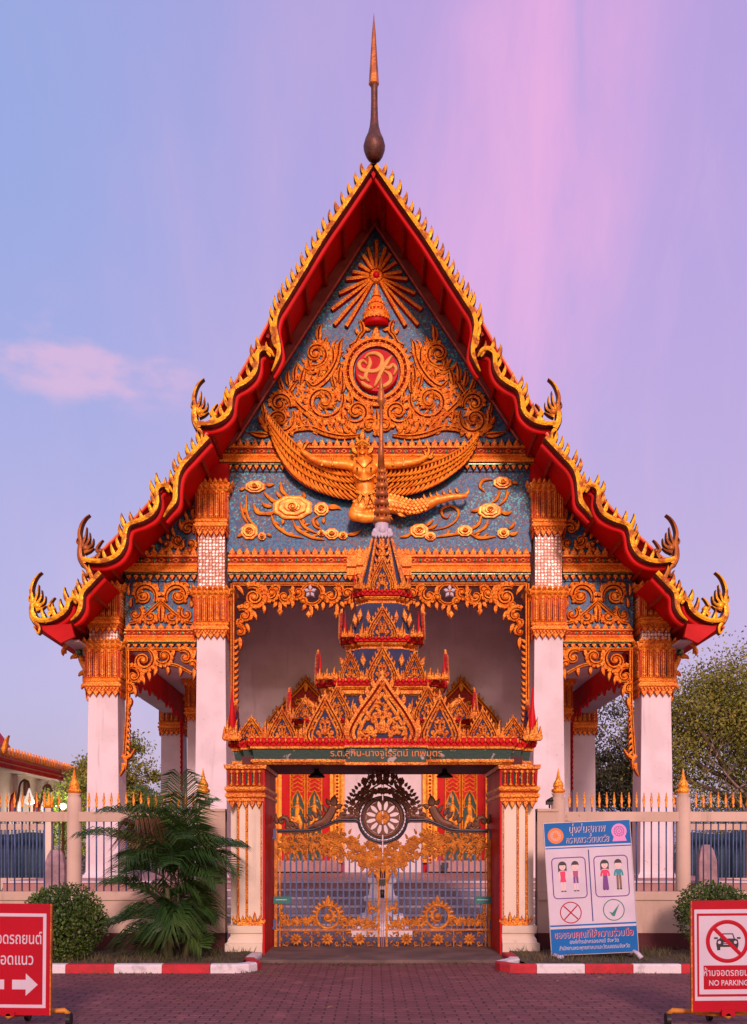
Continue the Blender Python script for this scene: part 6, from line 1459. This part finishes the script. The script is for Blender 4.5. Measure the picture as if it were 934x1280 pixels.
# dress-code board
Dd = 12.95; kd = Dd/F; a = radians(2.6)
bl = Vector(((690-CX)*kd, Dd, EYE-(1194-HY)*kd))
board = thing('dress_code_board', 'blue and white standing board with pictures of how to dress for the temple', 'sign', tuple(bl))
U = Vector((cos(a), 0, sin(a))); V = Vector((-sin(a)*1.15, .06, cos(a))).normalized(); Nn = U.cross(V)
k = kd; fB = FG(bl, U, V, Nn, k)     # photo units; y down, so use negative y upwards
BW, BH = 108, 165
b = MB(); b.obox(fB, 0, BW, -BH, 0, -1.2, 0, 0); b.build('panel', [G['signwhite']], board)
b = MB(); b.obox(fB, -.8, BW+.8, -BH-1, -BH, -2, .6, 0); b.obox(fB, -.8, 0, -BH, .2, -2, .6, 0); b.obox(fB, BW, BW+.8, -BH, .2, -2, .6, 0); b.obox(fB, -.8, BW+.8, .2, 1, -2, .6, 0); b.build('frame', [mat('aluminium_edge', (.30, .27, .29), None, 1, .4, .3)], board)
for q0, q1 in ((-BH, -BH+29), (-BH+31, -BH+32.4), (-32, 0), (-37, -35)): b = MB(); b.obox(fB, 0, BW, q0, q1, 0, .12, 0); b.build('blue_band', [G['signblue']], board)
def tx(s, x, y, size, m, nm='lettering', sx=1.0, h=.25, bold=0, shear=0): return text(s, size*k, fB(x, y, h), U, V, m, nm, board, depth=.0004, bold=bold, sx=sx, shear=shear)
tx('นุ่งห่มสุภาพ', 53.9, -BH+13.2, 14, G['signwhite'], sx=.72, h=.2, shear=.15); tx('นุ่งห่มสุภาพ', 53, -BH+12.6, 14, G['navy'], sx=.72, h=.40, shear=.15)
tx('กราบพระรัตนตรัย', 53.8, -BH+26.1, 12.5, G['signwhite'], sx=.62, h=.2, shear=.15); tx('กราบพระรัตนตรัย', 53, -BH+25.5, 12.5, G['navy'], sx=.62, h=.40, shear=.15)
tx('ขอขอบคุณที่ให้ความร่วมมือ', 54.5, -20.0, 12.5, G['signwhite'], sx=.74, h=.2); tx('ขอขอบคุณที่ให้ความร่วมมือ', 54, -20.5, 12.5, G['signred'], sx=.74, h=.40)
tx('องค์การปกครองสงฆ์ จังหวัด', 54, -13, 6.8, G['signwhite'], sx=.8); tx('สำนักงานพระพุทธศาสนาและวัฒนธรรมจังหวัด', 54, -5.5, 6.8, G['signwhite'], sx=.72)
def disc(b, fr, x, y, r, h0, h1, m, n=24, ry=None):
    b.prism(fr, [(x+r*cos(2*pi*i/n), y+(ry or r)*sin(2*pi*i/n)) for i in range(n)], h0, h1, m)
def ring(b, fr, x, y, r, w_, m, h=.3, n=36, base=0.0): b.rib(fr, [(x+r*cos(2*pi*i/n), y+r*sin(2*pi*i/n)) for i in range(n+1)], w_/2, h, base=base, m=(m, m))
b = MB(); disc(b, fB, 14, -BH+16, 10, .12, .25, 0); ring(b, fB, 14, -BH+16, 6.2, .5, 1, .1, base=.25)
for i in range(12): a_ = 2*pi*i/12; b.rib(fB, [(14+3.5*cos(a_), -BH+16+3.5*sin(a_)), (14+5.8*cos(a_), -BH+16+5.8*sin(a_))], .45, .1, base=.25, m=(1, 1))
b.build('orange_emblem', [G['orangeink'], G['signwhite']], board)
b = MB(); disc(b, fB, 94, -BH+13.5, 9.6, .12, .25, 0); b.prism(fB, [(87, -BH+20), (101, -BH+20), (103, -BH+26), (85, -BH+26)], .12, .24, 0); ring(b, fB, 94, -BH+13.5, 6.2, .6, 1, .1, base=.25); ring(b, fB, 94, -BH+13.5, 3, .5, 1, .1, base=.25); disc(b, fB, 94, -BH+13.5, .8, .25, .35, 1, 8)
for i in range(12): a_ = 2*pi*i/12; b.rib(fB, [(94+3.5*cos(a_), -BH+13.5+3.5*sin(a_)), (94+5.8*cos(a_), -BH+13.5+5.8*sin(a_))], .25, .1, base=.25, m=(1, 1))
b.build('pink_emblem', [G['pinkink'], G['purple']], board)
b = MB(); b.obox(fB, 53.3, 54.7, -BH+35, -40, 0, .2, 0); b.build('divider', [G['navy']], board)
for x0 in (7, 60):
    b = MB(); x1 = x0+42; y0, y1 = -BH+44, -BH+95; r = 5; pts = []
    for cx0, cy0, a0 in ((x1-r, y0+r, -pi/2), (x1-r, y1-r, 0), (x0+r, y1-r, pi/2), (x0+r, y0+r, pi)):
        for i in range(5): pts.append((cx0+r*cos(a0+i*pi/8), cy0+r*sin(a0+i*pi/8)))
    pts.append(pts[0]); b.rib(fB, pts, .65, .3, m=(0, 0)); b.build('picture_frame', [G['purple']], board)
def doll(x, y, hair_long, top, bottom, skirt, sleeves, legs, ylen):
    b = MB(); SK, HR, TP, BT = 0, 1, 2, 3
    if hair_long: disc(b, fB, x, y, 5.4, 0, .15, HR, 20, 5.6); b.prism(fB, [(x-5.4, y), (x+5.2, y), (x+5.2, y+7), (x+3, y+6), (x-3, y+6), (x-5.6, y+8)], 0, .15, HR)
    else: disc(b, fB, x, y-1, 4.6, 0, .15, HR, 20, 4.6)
    disc(b, fB, x, y+1.2, 4.0, .15, .25, SK, 20, 4.3); b.prism(fB, [(x-4.4, y-.6), (x-3, y-4.2), (x+3, y-4.2), (x+4.4, y-.6)], .25, .32, HR)
    b.rib(fB, [(x-1, y+3.2), (x, y+3.8), (x+1, y+3.2)], .25, .1, base=.25, m=(TP, TP))
    for s_ in (-1, 1): disc(b, fB, x+s_*1.5, y+1, .35, .25, .3, HR, 8)
    b.obox(fB, x-.9, x+.9, y+4.5, y+7.5, 0, .14, SK)
    b.prism(fB, [(x-3.4, y+7), (x+3.4, y+7), (x+2.8, y+14.5), (x-2.8, y+14.5)], .05, .25, TP)
    for s_ in (-1, 1):
        b.rib(fB, [(x+s_*3.4, y+8), (x+s_*4.8, y+12), (x+s_*5.0, y+15.5)], 1.1 if sleeves else .8, .2, m=((TP, TP) if sleeves else (SK, SK)))
        if sleeves: b.rib(fB, [(x+s_*5, y+15.4), (x+s_*5, y+17)], .8, .2, m=(SK, SK))
    if skirt: b.prism(fB, [(x-2.6, y+14.5), (x+2.6, y+14.5), (x+4, y+14.5+ylen), (x-4, y+14.5+ylen)], .02, .22, BT)
    else:
        for s_ in (-1, 1): b.prism(fB, [(x+s_*.3, y+14.5), (x+s_*3, y+14.5), (x+s_*3.2, y+14.5+ylen), (x+s_*.6, y+14.5+ylen)][::s_], .02, .22, BT)
    ye = y+14.5+ylen
    if ye < y+29:
        for s_ in (-1, 1): b.obox(fB, x+s_*1.7-.7, x+s_*1.7+.7, ye, y+31, 0, .12, SK)
    for s_ in (-1, 1): disc(b, fB, x+s_*1.8, y+32, 1.7, 0, .2, HR, 10, .8)
    return b
Y0 = -BH+54
for x, args, mats_ in ((20, (True, 0, 0, True, False, 1, 6), (G['crimson'], G['crimson'])), (36, (False, 0, 0, False, False, 1, 8), (G['plum'], G['purple'])), (73, (True, 0, 0, True, True, 0, 17), (G['crimson'], G['purple'])), (90, (False, 0, 0, False, True, 0, 17), (G['teal'], G['brownink']))):
    bb = doll(x, Y0, *args); bb.build('drawn_figure', [G['skin'], G['black'], *mats_], board)
b = MB(); ring(b, fB, 27, -BH+113, 13, 1.3, 0)
for s_ in (-1, 1): b.rib(fB, [(27-8.5, -BH+113-s_*8.5), (27+8.5, -BH+113+s_*8.5)], .8, .3, m=(0, 0))
b.build('cross_mark', [G['signred']], board)
b = MB(); ring(b, fB, 81, -BH+112, 13, 1.2, 0); b.prism(fB, [(75, -BH+114), (79, -BH+115.5), (88.5, -BH+104.5), (81.5, -BH+120), (79, -BH+119.5)], 0, .3, 0); b.build('check_mark', [G['greenink']], board)
b = MB()
for x, dx in ((3, 9), (BW-6, 8)):
    q = [fB(x, -1, -1.5), fB(x+dx*.6, 3, 2), fB(x+dx, 7.5, 6)]; q[2].z = .10; b.tube(q, [.022, .03, .035], 8, 0)
    q = [fB(x, -1, -1.5), fB(x, 4, -20)]; q[1].z = .10; b.tube(q, .02, 8, 0)
    b.tube([fB(x, 0, -1.8), fB(x, -BH+4, -1.8)], .016, 6, 0)
b.build('foot', [G['signwhite']], board)
# rolling signs in the foreground
def roller(px0, py0, w_, h_, D, label, tilt):
    k = D/F; o = Vector(((px0-CX)*k, D, EYE-(py0+h_-HY)*k))
    t = thing('road_sign', label, 'sign', (o.x+w_*k/2, D, 0)); U = Vector((cos(tilt), 0, sin(tilt))); V = Vector((-sin(tilt), .0, cos(tilt))); N_ = U.cross(V)
    fr = FG(o, U, V, N_, k)
    b = MB(); b.obox(fr, 0, w_, -h_, 0, -3, 0, 0); b.build('panel', [G['signred']], t)
    for q0 in (w_, -1.6): b = MB(); b.obox(fr, q0, q0+1.6, -h_, .5, -4, .8, 0); b.build('side_frame', [G['lacquer']], t)
    b = MB(); xm = w_/2; bz = o.z
    p = fr(xm, 0, -2); b.box(p.x-.055, p.x+.055, p.y-.03, p.y+.03, .12, bz+.02); b.build('post', [G['signred']], t)
    b = MB(); 
    for s_ in (-1, 1):
        b.tube([(p.x, p.y+.10, .11), (p.x+s_*.25, p.y+.14, .13), (p.x+s_*.40, p.y+.18, .135), (p.x+s_*.44, p.y+.19, .10)], .022, 8, 0)
    b.tube([(p.x, p.y-.03, .12), (p.x, p.y+.45, .12)], .022, 8, 0)
    ba = b.build('base_frame', [G['yellow']], t)
    for s_ in (-1, 1):
        b = MB(); b.lathe([(-.018, .02), (-.018, .055), (.018, .055), (.018, .02)], 0, 0, 16, 0, False); X, Y_, Z_ = p.x+s_*.44, p.y+.19, .057
        b.v = [(X+z, Y_+y, Z_+x) for x, y, z in b.v]; b.build('wheel', [G['black']], ba)
    b = MB(); b.lathe([(-.018, .02), (-.018, .055), (.018, .055), (.018, .02)], 0, 0, 16, 0, False); b.v = [(p.x+z, p.y+.45+y, .057+x) for x, y, z in b.v]; b.build('wheel', [G['black']], ba)
    return t, fr, U, V, k
t, fr, U_, V_, k = roller(-40, 1129, 102, 139, 8.3, 'red rolling parking sign with white arrows, at the left edge of the paving', radians(-.6))
b = MB(); a0, a1, y0, y1 = 6.5, 97, -127, -9
for r_ in ((a0, a1, y0, y0+4), (a0, a1, y1-4, y1), (a0, a0+4, y0+4, y1-4), (a1-4, a1, y0+4, y1-4)): b.obox(fr, *r_, 0, .3, 0)
b.build('white_border', [G['signwhite']], t)
text('ที่จอดรถยนต์', 20*k, fr(92, -89, .5), U_, V_, G['signwhite'], 'lettering', t, align='RIGHT', depth=.001, bold=.001, sx=.70)
text('ห้ามจอดแนว', 20*k, fr(82, -63, .5), U_, V_, G['signwhite'], 'lettering', t, align='RIGHT', depth=.001, bold=.001, sx=.74)
b = MB()
for s_ in (-1, 1):
    xc = 50
    pts = [(xc+s_*5, -44), (xc+s_*22, -44), (xc+s_*22, -52), (xc+s_*37, -38), (xc+s_*22, -24), (xc+s_*22, -32), (xc+s_*5, -32)]; b.prism(fr, pts[::s_], 0, .4, 0)
b.build('arrow', [G['signwhite']], t)
t, fr, U_, V_, k = roller(866, 1126, 88, 139, 8.3, 'white and red rolling no parking sign at the right edge of the paving', radians(.5))
b = MB(); b.obox(fr, 3, 86, -128, -14, 0, .3, 0); b.build('white_face', [G['signwhite']], t)
b = MB()
for r_ in ((6, 83, -123, -120), (6, 83, -22, -19), (6, 8.5, -120, -22), (80.5, 83, -120, -22)): b.obox(fr, *r_, .3, .5, 0)
b.obox(fr, 14, 76, -58, -28, .3, .5, 0)
b.build('red_border', [G['signred']], t)
b = MB(); cx0, cy0 = 44, -88
b.prism(fr, [(cx0-14, cy0+3), (cx0-13, cy0-2), (cx0-9.5, cy0-3.5), (cx0-7, cy0-10), (cx0+7, cy0-10), (cx0+9.5, cy0-3.5), (cx0+13, cy0-2), (cx0+14, cy0+3), (cx0+13.5, cy0+7), (cx0-13.5, cy0+7)], .3, .5, 0)
b.prism(fr, [(cx0-6, cy0-8.6), (cx0+6, cy0-8.6), (cx0+7.6, cy0-3.6), (cx0-7.6, cy0-3.6)], .5, .58, 1)
for s_ in (-1, 1):
    disc(b, fr, cx0+s_*10, cy0+1.2, 2, .5, .58, 1, 12); b.obox(fr, *sorted((cx0+s_*13, cx0+s_*9)), cy0+7, cy0+11, .3, .5, 0); b.obox(fr, *sorted((cx0+s_*16.5, cx0+s_*12)), cy0-5.2, cy0-3, .3, .5, 0)
b.obox(fr, cx0-5, cx0+5, cy0+1.5, cy0+2.3, .5, .58, 1); b.obox(fr, cx0-5, cx0+5, cy0+3.5, cy0+4.3, .5, .58, 1)
b.build('car_pictogram', [G['black'], G['signwhite']], t)
b = MB(); ring(b, fr, cx0, cy0, 24.5, 5, 0, .3, 48, .5); b.rib(fr, [(cx0-17, cy0-17), (cx0+17, cy0+17)], 2.3, .4, base=.6, m=(0, 0)); b.build('prohibition_ring', [G['signred']], t)
text('ห้ามจอดรถยนต์', 12.5*k, fr(45, -45, .7), U_, V_, G['signwhite'], 'lettering', t, depth=.001, bold=.0005, sx=.82)
text('NO PARKING', 9.5*k, fr(45, -33, .7), U_, V_, G['signwhite'], 'lettering', t, depth=.001, bold=.0008, sx=.86)
# ================================================================== planting
def leafquad(b, p, s_, rr, m=0, asp=.55, up=.3):
    a = rr.uniform(0, 6.28); t_ = rr.uniform(-1.2, 1.2); d = Vector((cos(a)*cos(t_), sin(a)*cos(t_), sin(t_)+up)).normalized(); s2 = d.cross(Vector((rr.uniform(-1, 1), rr.uniform(-1, 1), rr.uniform(-1, 1)))).normalized()
    e = d*s_; f = s2*s_*asp*.5
    b.add([p, p+e*.5+f, p+e, p+e*.5-f], [(0, 1, 2, 3)], m)
def shrub(x, y, r, h, z0, label, n=9000, seed=1, m='leafC', stems=True):
    rr = random.Random(seed); t = thing('round_shrub', label, 'shrub', (x, y, z0)); b = MB()
    cz = z0+h-r*.80
    bumps = [(Vector((rr.gauss(0, 1), rr.gauss(0, 1), rr.gauss(0, 1))).normalized(), rr.uniform(.03, .10)) for _ in range(26)]
    for i in range(n):
        d = Vector((rr.gauss(0, 1), rr.gauss(0, 1), rr.gauss(0, 1))).normalized(); 
        k_ = 1+sum(bh*max(0, d.dot(bd)-.75)*4 for bd, bh in bumps); q = rr.random()**.35*k_
        zr = .82 if d.z > 0 else .95
        if d.z < -.2 and rr.random() < .35: continue
        p = Vector((x, y, cz))+Vector((d.x*r*q, d.y*r*q, d.z*r*q*zr)); leafquad(b, p, rr.uniform(.03, .055), rr, 0, .6)
    for i in range(int(n*.06)):    # ragged skirt between the stems
        a = rr.uniform(0, 6.28); q = rr.random()*.7*r; leafquad(b, Vector((x+cos(a)*q, y+sin(a)*q, rr.uniform(z0+.02, cz))), .05, rr)
    b.build('foliage', [G[m]], t)
    b = MB()
    for i in range(12):
        a = rr.uniform(0, 6.28); q = rr.uniform(.04, .12); b.tube([(x+q*cos(a), y+q*sin(a), z0), (x+q*2.5*cos(a+.3), y+q*2.5*sin(a+.3), z0+h*.3), (x+r*.6*cos(a), y+r*.6*sin(a), cz)], [.014, .011, .006], 5, 0)
    b.build('stem', [G['bark']], t)
kS = 12.9/F
shrub((77-CX)*kS, 12.9, 52*kS, .92, .08, 'dense clipped round green shrub on the left verge behind the red parking sign', 11000, 4)
shrub((903-CX)*kS, 13.1, 47*kS, .95, .08, 'clipped green shrub behind the no parking sign', 8000, 6)
# areca palm clump
def palm(x, y, z0, seed=2):
    rr = random.Random(seed); t = thing('palm_clump', 'bushy dark green palm with some dry fronds left of the gateway', 'palm', (x, y, z0))
    for i in range(7):
        a = rr.uniform(0, 6.28); q = rr.uniform(.03, .16); h = rr.uniform(.5, 1.2); b = MB()
        pts = [(x+q*cos(a), y+q*sin(a), z0-.02), (x+q*1.4*cos(a), y+q*1.4*sin(a), z0+h*.5), (x+q*2*cos(a), y+q*2*sin(a), z0+h)]
        b.tube(pts, [.045, .035, .03], 8, 0); b.build('trunk', [G['palmstem']], t)
    N = 66
    for i in range(N):
        f = i/N; a = i*2.39996+rr.uniform(-.3, .3)
        lev = rr.random()
        L = (rr.uniform(1.0, 1.45) if lev > .35 else rr.uniform(.6, .95))*(.88 if cos(a) < .3 else .60)
        el0 = rr.choice((rr.uniform(.3, 1.1), rr.uniform(1.0, 1.5))) if lev > .35 else rr.uniform(0, .9)
        zb = z0+(rr.uniform(.85, 1.40) if lev > .35 else rr.uniform(.15, .8))
        p = Vector((x+rr.uniform(-.15, .15), y+rr.uniform(-.12, .12), zb)); pts = [p.copy()]; e_ = el0; n = 12
        droop = rr.uniform(.06, .15)
        ca, sa = cos(a), sin(a)*.8
        for j in range(n): e_ -= droop*(.4+j/n*1.2); p = p+Vector((ca*cos(e_), sa*cos(e_), sin(e_)))*(L/n); pts.append(p.copy())
        dry = lev > .35 and i % 9 == 4
        if dry: L *= .62
        b = MB(); b.tube(pts, [.011*(1-.75*j/n) for j in range(n+1)], 4, 1)
        for j in range(2, n):
            for h_ in (0, .25, .5, .75):
                c = pts[j]*(1-h_)+pts[j+1 if j < n else n]*h_; T = (pts[min(j+1, n)]-pts[j]).normalized(); Sd = T.cross(Vector((0, 0, 1))).normalized(); Up = Sd.cross(T)
                tt = (j+h_)/n;  ll = .36*(.45+1.1*sin(pi*min(1, tt*.9+.05)))*rr.uniform(.85, 1.1)
                for s_ in (-1, 1):
                    d = (Sd*s_*rr.uniform(.8, .95)+T*rr.uniform(.6, .8)+Up*rr.uniform(.25, .5)).normalized(); m1 = c+d*ll*.5; m2 = c+d*ll+Vector((0, 0, -ll*(.42 if not dry else .8))); wv = T*.0085
                    b.add([c-wv*.6, c+wv*.6, m1+wv, m2, m1-wv], [(0, 1, 2, 4), (4, 2, 3)], 0)
        o = b.build('frond', [G['palmdry' if dry else 'palm'], G['palmstem']], t)
        if dry: o['label'] = 'dry brown frond'
palm((218-CX)*13.1/F, 13.1, .08)
# ================================================================== trees
def tree(name, x, y, h, rad, label, leaf, seed, nleaf=9000, ls=.22, sparse=.0, trunk=.25, crown0=.25, bark='bark', clump=26, cat='tree', group=None, sq=1.0):
    rr = random.Random(seed); t = thing(name, label, cat, (x, y, 0), group=group); tips_ = []
    b = MB()
    def limb(p, d, L, r, lv):
        n = 4; pts = [p.copy()]
        for i in range(n):
            d = (d+Vector((rr.gauss(0, .16), rr.gauss(0, .16), rr.gauss(0, .10)+.05))).normalized(); p = p+d*(L/n); pts.append(p.copy())
        b.tube(pts, [r*(1-.5*i/n) for i in range(n+1)], 7 if lv < 2 else 4, 0)
        if lv >= 2: tips_.extend(pts[2:])
        if lv < 4:
            for i in range(rr.randint(2, 3) if lv else 5):
                a = rr.uniform(0, 6.28); o = Vector((cos(a), sin(a), rr.uniform(-.1, .5)))
                limb(pts[rr.randint(2, n)], (d*.7+o*.8).normalized(), L*rr.uniform(.55, .8), r*.5, lv+1)
    limb(Vector((x, y, 0)), Vector((0, 0, 1)), h*.42, trunk, 0)
    b.build('trunk', [G[bark]], t)
    c = MB(); cz = h*(1+crown0)/2; rz_ = h*(1-crown0)/2
    cl = []
    for i in range(clump*8):
        d = Vector((rr.gauss(0, 1), rr.gauss(0, 1), rr.gauss(0, 1))).normalized(); q = rr.random()**.5
        cl.append((Vector((x+d.x*rad*q, y+d.y*rad*q*sq, cz+d.z*rz_*q)), rr.uniform(.28, .62)*rad/3.2, rr.uniform(.4, 1)))
    tp = [q for q in tips_ if (Vector((q.x-x, (q.y-y), 0)).length < rad*1.15 and q.z < h*1.02)]
    for q in rr.sample(tp, min(len(tp), clump*3)): cl.append((q, rr.uniform(.25, .5)*rad/3.2, 1))
    tot = sum(w_ for _, _, w_ in cl)
    for p, s_, w_ in cl:
        if rr.random() < sparse: continue
        for i in range(int(nleaf*w_/tot)):
            q = p+Vector((rr.gauss(0, s_), rr.gauss(0, s_), rr.gauss(0, s_*.62)))
            if q.z < .3: continue
            leafquad(c, q, ls*rr.uniform(.6, 1.15), rr, 0, .55)
    c.build('crown', [G[leaf]], t)
    return t
tree('broadleaf_tree', 17.6, 44, 11.2, 5.2, 'large olive green broadleaf tree at the right behind the fence', 'leafA', 5, 90000, .155, .06, .28, .05, clump=40)
tree('bare_tree', 14.6, 37.5, 7.4, 2.3, 'thin half bare tree with pale branches in front of the olive tree', 'leafB', 21, 1600, .14, .3, .15, .3, 'palebark', 10)
tree('dark_tree', 12.2, 48, 9.0, 2.6, 'dark sparse tree seen between the right hand columns', 'leafB', 8, 30000, .15, .1, .22, .05, clump=24)
tree('courtyard_tree', -11.9, 47, 6.9, 2.0, 'olive tree seen between the left hand columns', 'leafA', 12, 26000, .17, .0, .2, .05, clump=24)
tree('low_tree', 24, 58, 8, 5, 'broad tree far behind the right hand fence', 'leafA', 31, 12000, .26, .1, .3, .1)
tree('low_tree', 9.5, 60, 5.6, 4, 'low bushy tree far behind the porch on the right', 'leafB', 33, 9000, .24, .1, .3, .05)
tree('low_tree', -10.5, 60, 5.0, 4, 'low bushy tree far behind the porch on the left', 'leafB', 34, 9000, .24, .1, .3, .05)
tree('bright_tree', -10.4, 33.5, 3.9, .75, 'small bright yellow green tree lit by a lamp behind the left fence', 'leafL', 41, 4200, .13, .05, .06, .3, clump=14)
kk_ = 32.6/F; X, Z_ = (79-CX)*kk_, EYE-(1008-HY)*kk_
b = MB(); b.lathe([(0.02, .08), (.1, .05), (Z_-.16, .04), (Z_-.12, .09)], X, 32.6, 10, 0); lp = b.build('garden_lamp', [G['iron']]); tag(lp, 'lit white globe lamp beside the bright green tree', 'lamp')
b = MB(); b.lathe([(Z_+.10*sin(t_), max(.001, .10*cos(t_))) for t_ in [-pi/2+pi*i/8 for i in range(9)]], X, 32.6, 14, 0); b.build('globe', [G['bulb']], lp)
L = bpy.data.lights.new('lamp_light', 'POINT'); L.energy = 60; L.color = (.95, 1, .85); L.shadow_soft_size = .16; Lo = bpy.data.objects.new('lamp_light', L); COL.objects.link(Lo); Lo.location = (X, 32.3, Z_+.05)
b = MB(); Xs, Zs = (181-CX)*35/F, EYE-(1019-HY)*35/F; b.lathe([(.02, .05), (Zs-.07, .03)], Xs, 35, 8, 0); lp = b.build('garden_lamp', [G['iron']]); tag(lp, 'tiny lit white lamp seen through the palm fronds', 'lamp')
b = MB(); b.lathe([(Zs+.06*sin(t_), max(.001, .06*cos(t_))) for t_ in [-pi/2+pi*i/6 for i in range(7)]], Xs, 35, 10, 0); b.build('globe', [G['bulb']], lp)
def hedge(x0, x1, y, h, label, seed, m='leafD'):
    rr = random.Random(seed); b = MB()
    for i in range(int(1500*(x1-x0)/2)):
        x = rr.uniform(x0, x1); c = .75+.25*sin(x*2.5+seed); leafquad(b, Vector((x, y+rr.gauss(0, .25), .03+h*c*rr.random()**.6)), .10, rr)
    tag(b.build('hedge', [G[m]]), label, 'hedge')
def bushball(px, D, r, label, seed): shrub((px-CX)*D/F, D, r, r*1.75, .05, label, 3500, seed, 'leafD')
bushball(16, 22, .34, 'small round bush behind the left fence, left of the pair', 51); bushball(45, 22, .42, 'small round bush behind the left fence, right of the pair beside the standing stone', 52)
hedge(8.6, 17, 29, 2.6, 'yellow green hedge behind the far right fence', 3, 'leafA'); hedge(-13, -8.6, 43, 2.3, 'dark green hedge between the porch and the long building', 5, 'leafB')
G['lampshade'] = mat('added_glow_shade', (.95, .88, .80), None, 1, .4, emit=.6)  # glow added to the shades, with the fill lights, to brighten the wall
# ================================================================== long side building at the left
bd = thing('side_building', 'long white temple building with orange roof and red eaves at the left edge', 'building', (-16, 42, 0))
b = MB(); b.box(-22, -15.6, 24, 54, .02, 4.95); wl = b.build('wall', [mat('bright_cream', (.86, .74, .60), (.80, .67, .54), 1, .7)], bd)
b = MB(); b.add([(-14.7, 23, 4.75), (-14.7, 55, 4.75), (-14.7, 23, 4.97), (-14.7, 55, 4.97), (-19, 23, 5.55), (-19, 55, 5.55)], [(0, 1, 3, 2), (2, 3, 5, 4)], [1, 0]); b.add([(-14.7, 23, 4.75), (-14.7, 55, 4.75), (-16, 55, 4.8), (-16, 23, 4.8)], [(0, 1, 2, 3)], 2)
b.add([(-14.7, 55, 4.75), (-19, 55, 5.55), (-23.3, 55, 4.75)], [(0, 1, 2)], 0); b.add([(-19, 23, 5.55), (-19, 55, 5.55), (-23.3, 55, 4.9), (-23.3, 23, 4.9)], [(0, 1, 2, 3)], 0)
rf = b.build('roof', [G['tile'], G['red'], G['creampale']], bd)
b = MB(); b.box(-14.85, -14.66, 23, 55, 4.98, 5.22); b.box(-14.66, -14.60, 23, 55, 4.80, 4.97); b.build('eave_board', [G['tile'], ], rf)
b = MB(); b.box(-14.60, -14.56, 23, 55.02, 4.74, 4.90); b.box(-14.66, -14.61, 23, 55.01, 5.0, 5.12); b.build('fascia', [G['red']], rf)
fs_ = FG((-14.64, 0, 0), (0, 1, 0), (0, 0, 1), (1, 0, 0)); b = MB(); tips(b, fs_, 23, 55, -5.22, 90, .42, 1, .05, 0, 0, .8, back=.04); b.build('ridge_cresting', [G['gold']], rf)
for i, px in enumerate((6, 36, 60, 79)):
    Yw = 16*F/(CX-px); Yw = 16.0*F/(CX-px)
    b = MB(); fw = FG((-15.59, Yw, 0), (0, 1, 0), (0, 0, 1), (1, 0, 0)); zb = 3.0
    b.prism(fw, [(-.55, -2.75), (-.55, -3.5), (-.35, -3.85), (0, -4.0), (.35, -3.85), (.55, -3.5), (.55, -2.75)], 0, .06, 0)
    wn = b.build('window', [G['deepred']], wl)
    lt = ('wall lamp on the side building nearest the left edge', 'swan neck wall lamp second from the left on the side building', 'swan neck wall lamp third from the left on the side building', 'swan neck wall lamp nearest the temple on the side building')[i]
    t_ = thing('wall_lamp', 'dark '+lt, 'lamp', (-16, Yw, 3.5), group='wall lamps along the side building')
    b = MB(); pts = cr([(-15.55, Yw, 3.2), (-15.4, Yw, 3.8), (-15.3, Yw-.1, 4.3), (-15.15, Yw-.1, 4.5), (-14.95, Yw-.1, 4.42), (-14.9, Yw-.1, 4.15)], 4); b.tube(pts, .05, 6, 0); b.build('bracket', [G['iron']], t_)
    b = MB(); b.lathe([(3.45, .02), (3.5, .22), (3.65, .20), (3.9, .10), (4.05, .06), (4.15, .03)], -14.9, Yw-.1, 12, 0); b.build('shade', [G['lampshade']], t_)
    L = bpy.data.lights.new('wall_fill_light', 'POINT'); L.energy = 55; L.color = (1, .86, .74); L.shadow_soft_size = .2; Lo = bpy.data.objects.new('wall_fill_light', L); COL.objects.link(Lo); Lo.location = (-14.6, Yw-.1, 3.3)  # fill light added at each lamp to brighten the cream wall
    b = MB(); fw2 = FG((-15.58, Yw+1.3, 0), (0, 1, 0), (0, 0, 1), (1, 0, 0)); b.obox(fw2, -.16, .16, -4.6, -3.9, 0, .12, 0); b.build('wall_plaque', [G['darkbrown']], wl)
for i in range(10):
    b = MB(); y = 25+i*3.1; b.box(-15.6, -15.45, y-.2, y+.2, .02, 4.7); b.build('pilaster', [G['white']], bd)
# gable end of a second roof at the very left
b = MB(); fq = Fr(36)
b.prism(fq, [(-80, 932), (-80, 856), (-32, 896), (-16, 917), (-8, 928), (-14, 930), (-28, 918)], -60, 0, 0); 
gr = tag(b.build('small_roof', [G['red']]), 'red roof corner with a gold finial at the far left edge', 'roof')
b = MB(); flame(b, Fr(35.9), 5, 942, -pi/2+.2, 24, 3, .4, 4, back=4); b.build('finial', [G['gold'], G['gold']], gr)
b = MB(); b.rib(Fr(35.9), [(-50, 878), (-30, 897), (-15, 917)], 2.5, 3, m=(0, 0)); b.build('white_edge', [G['signwhite']], gr)
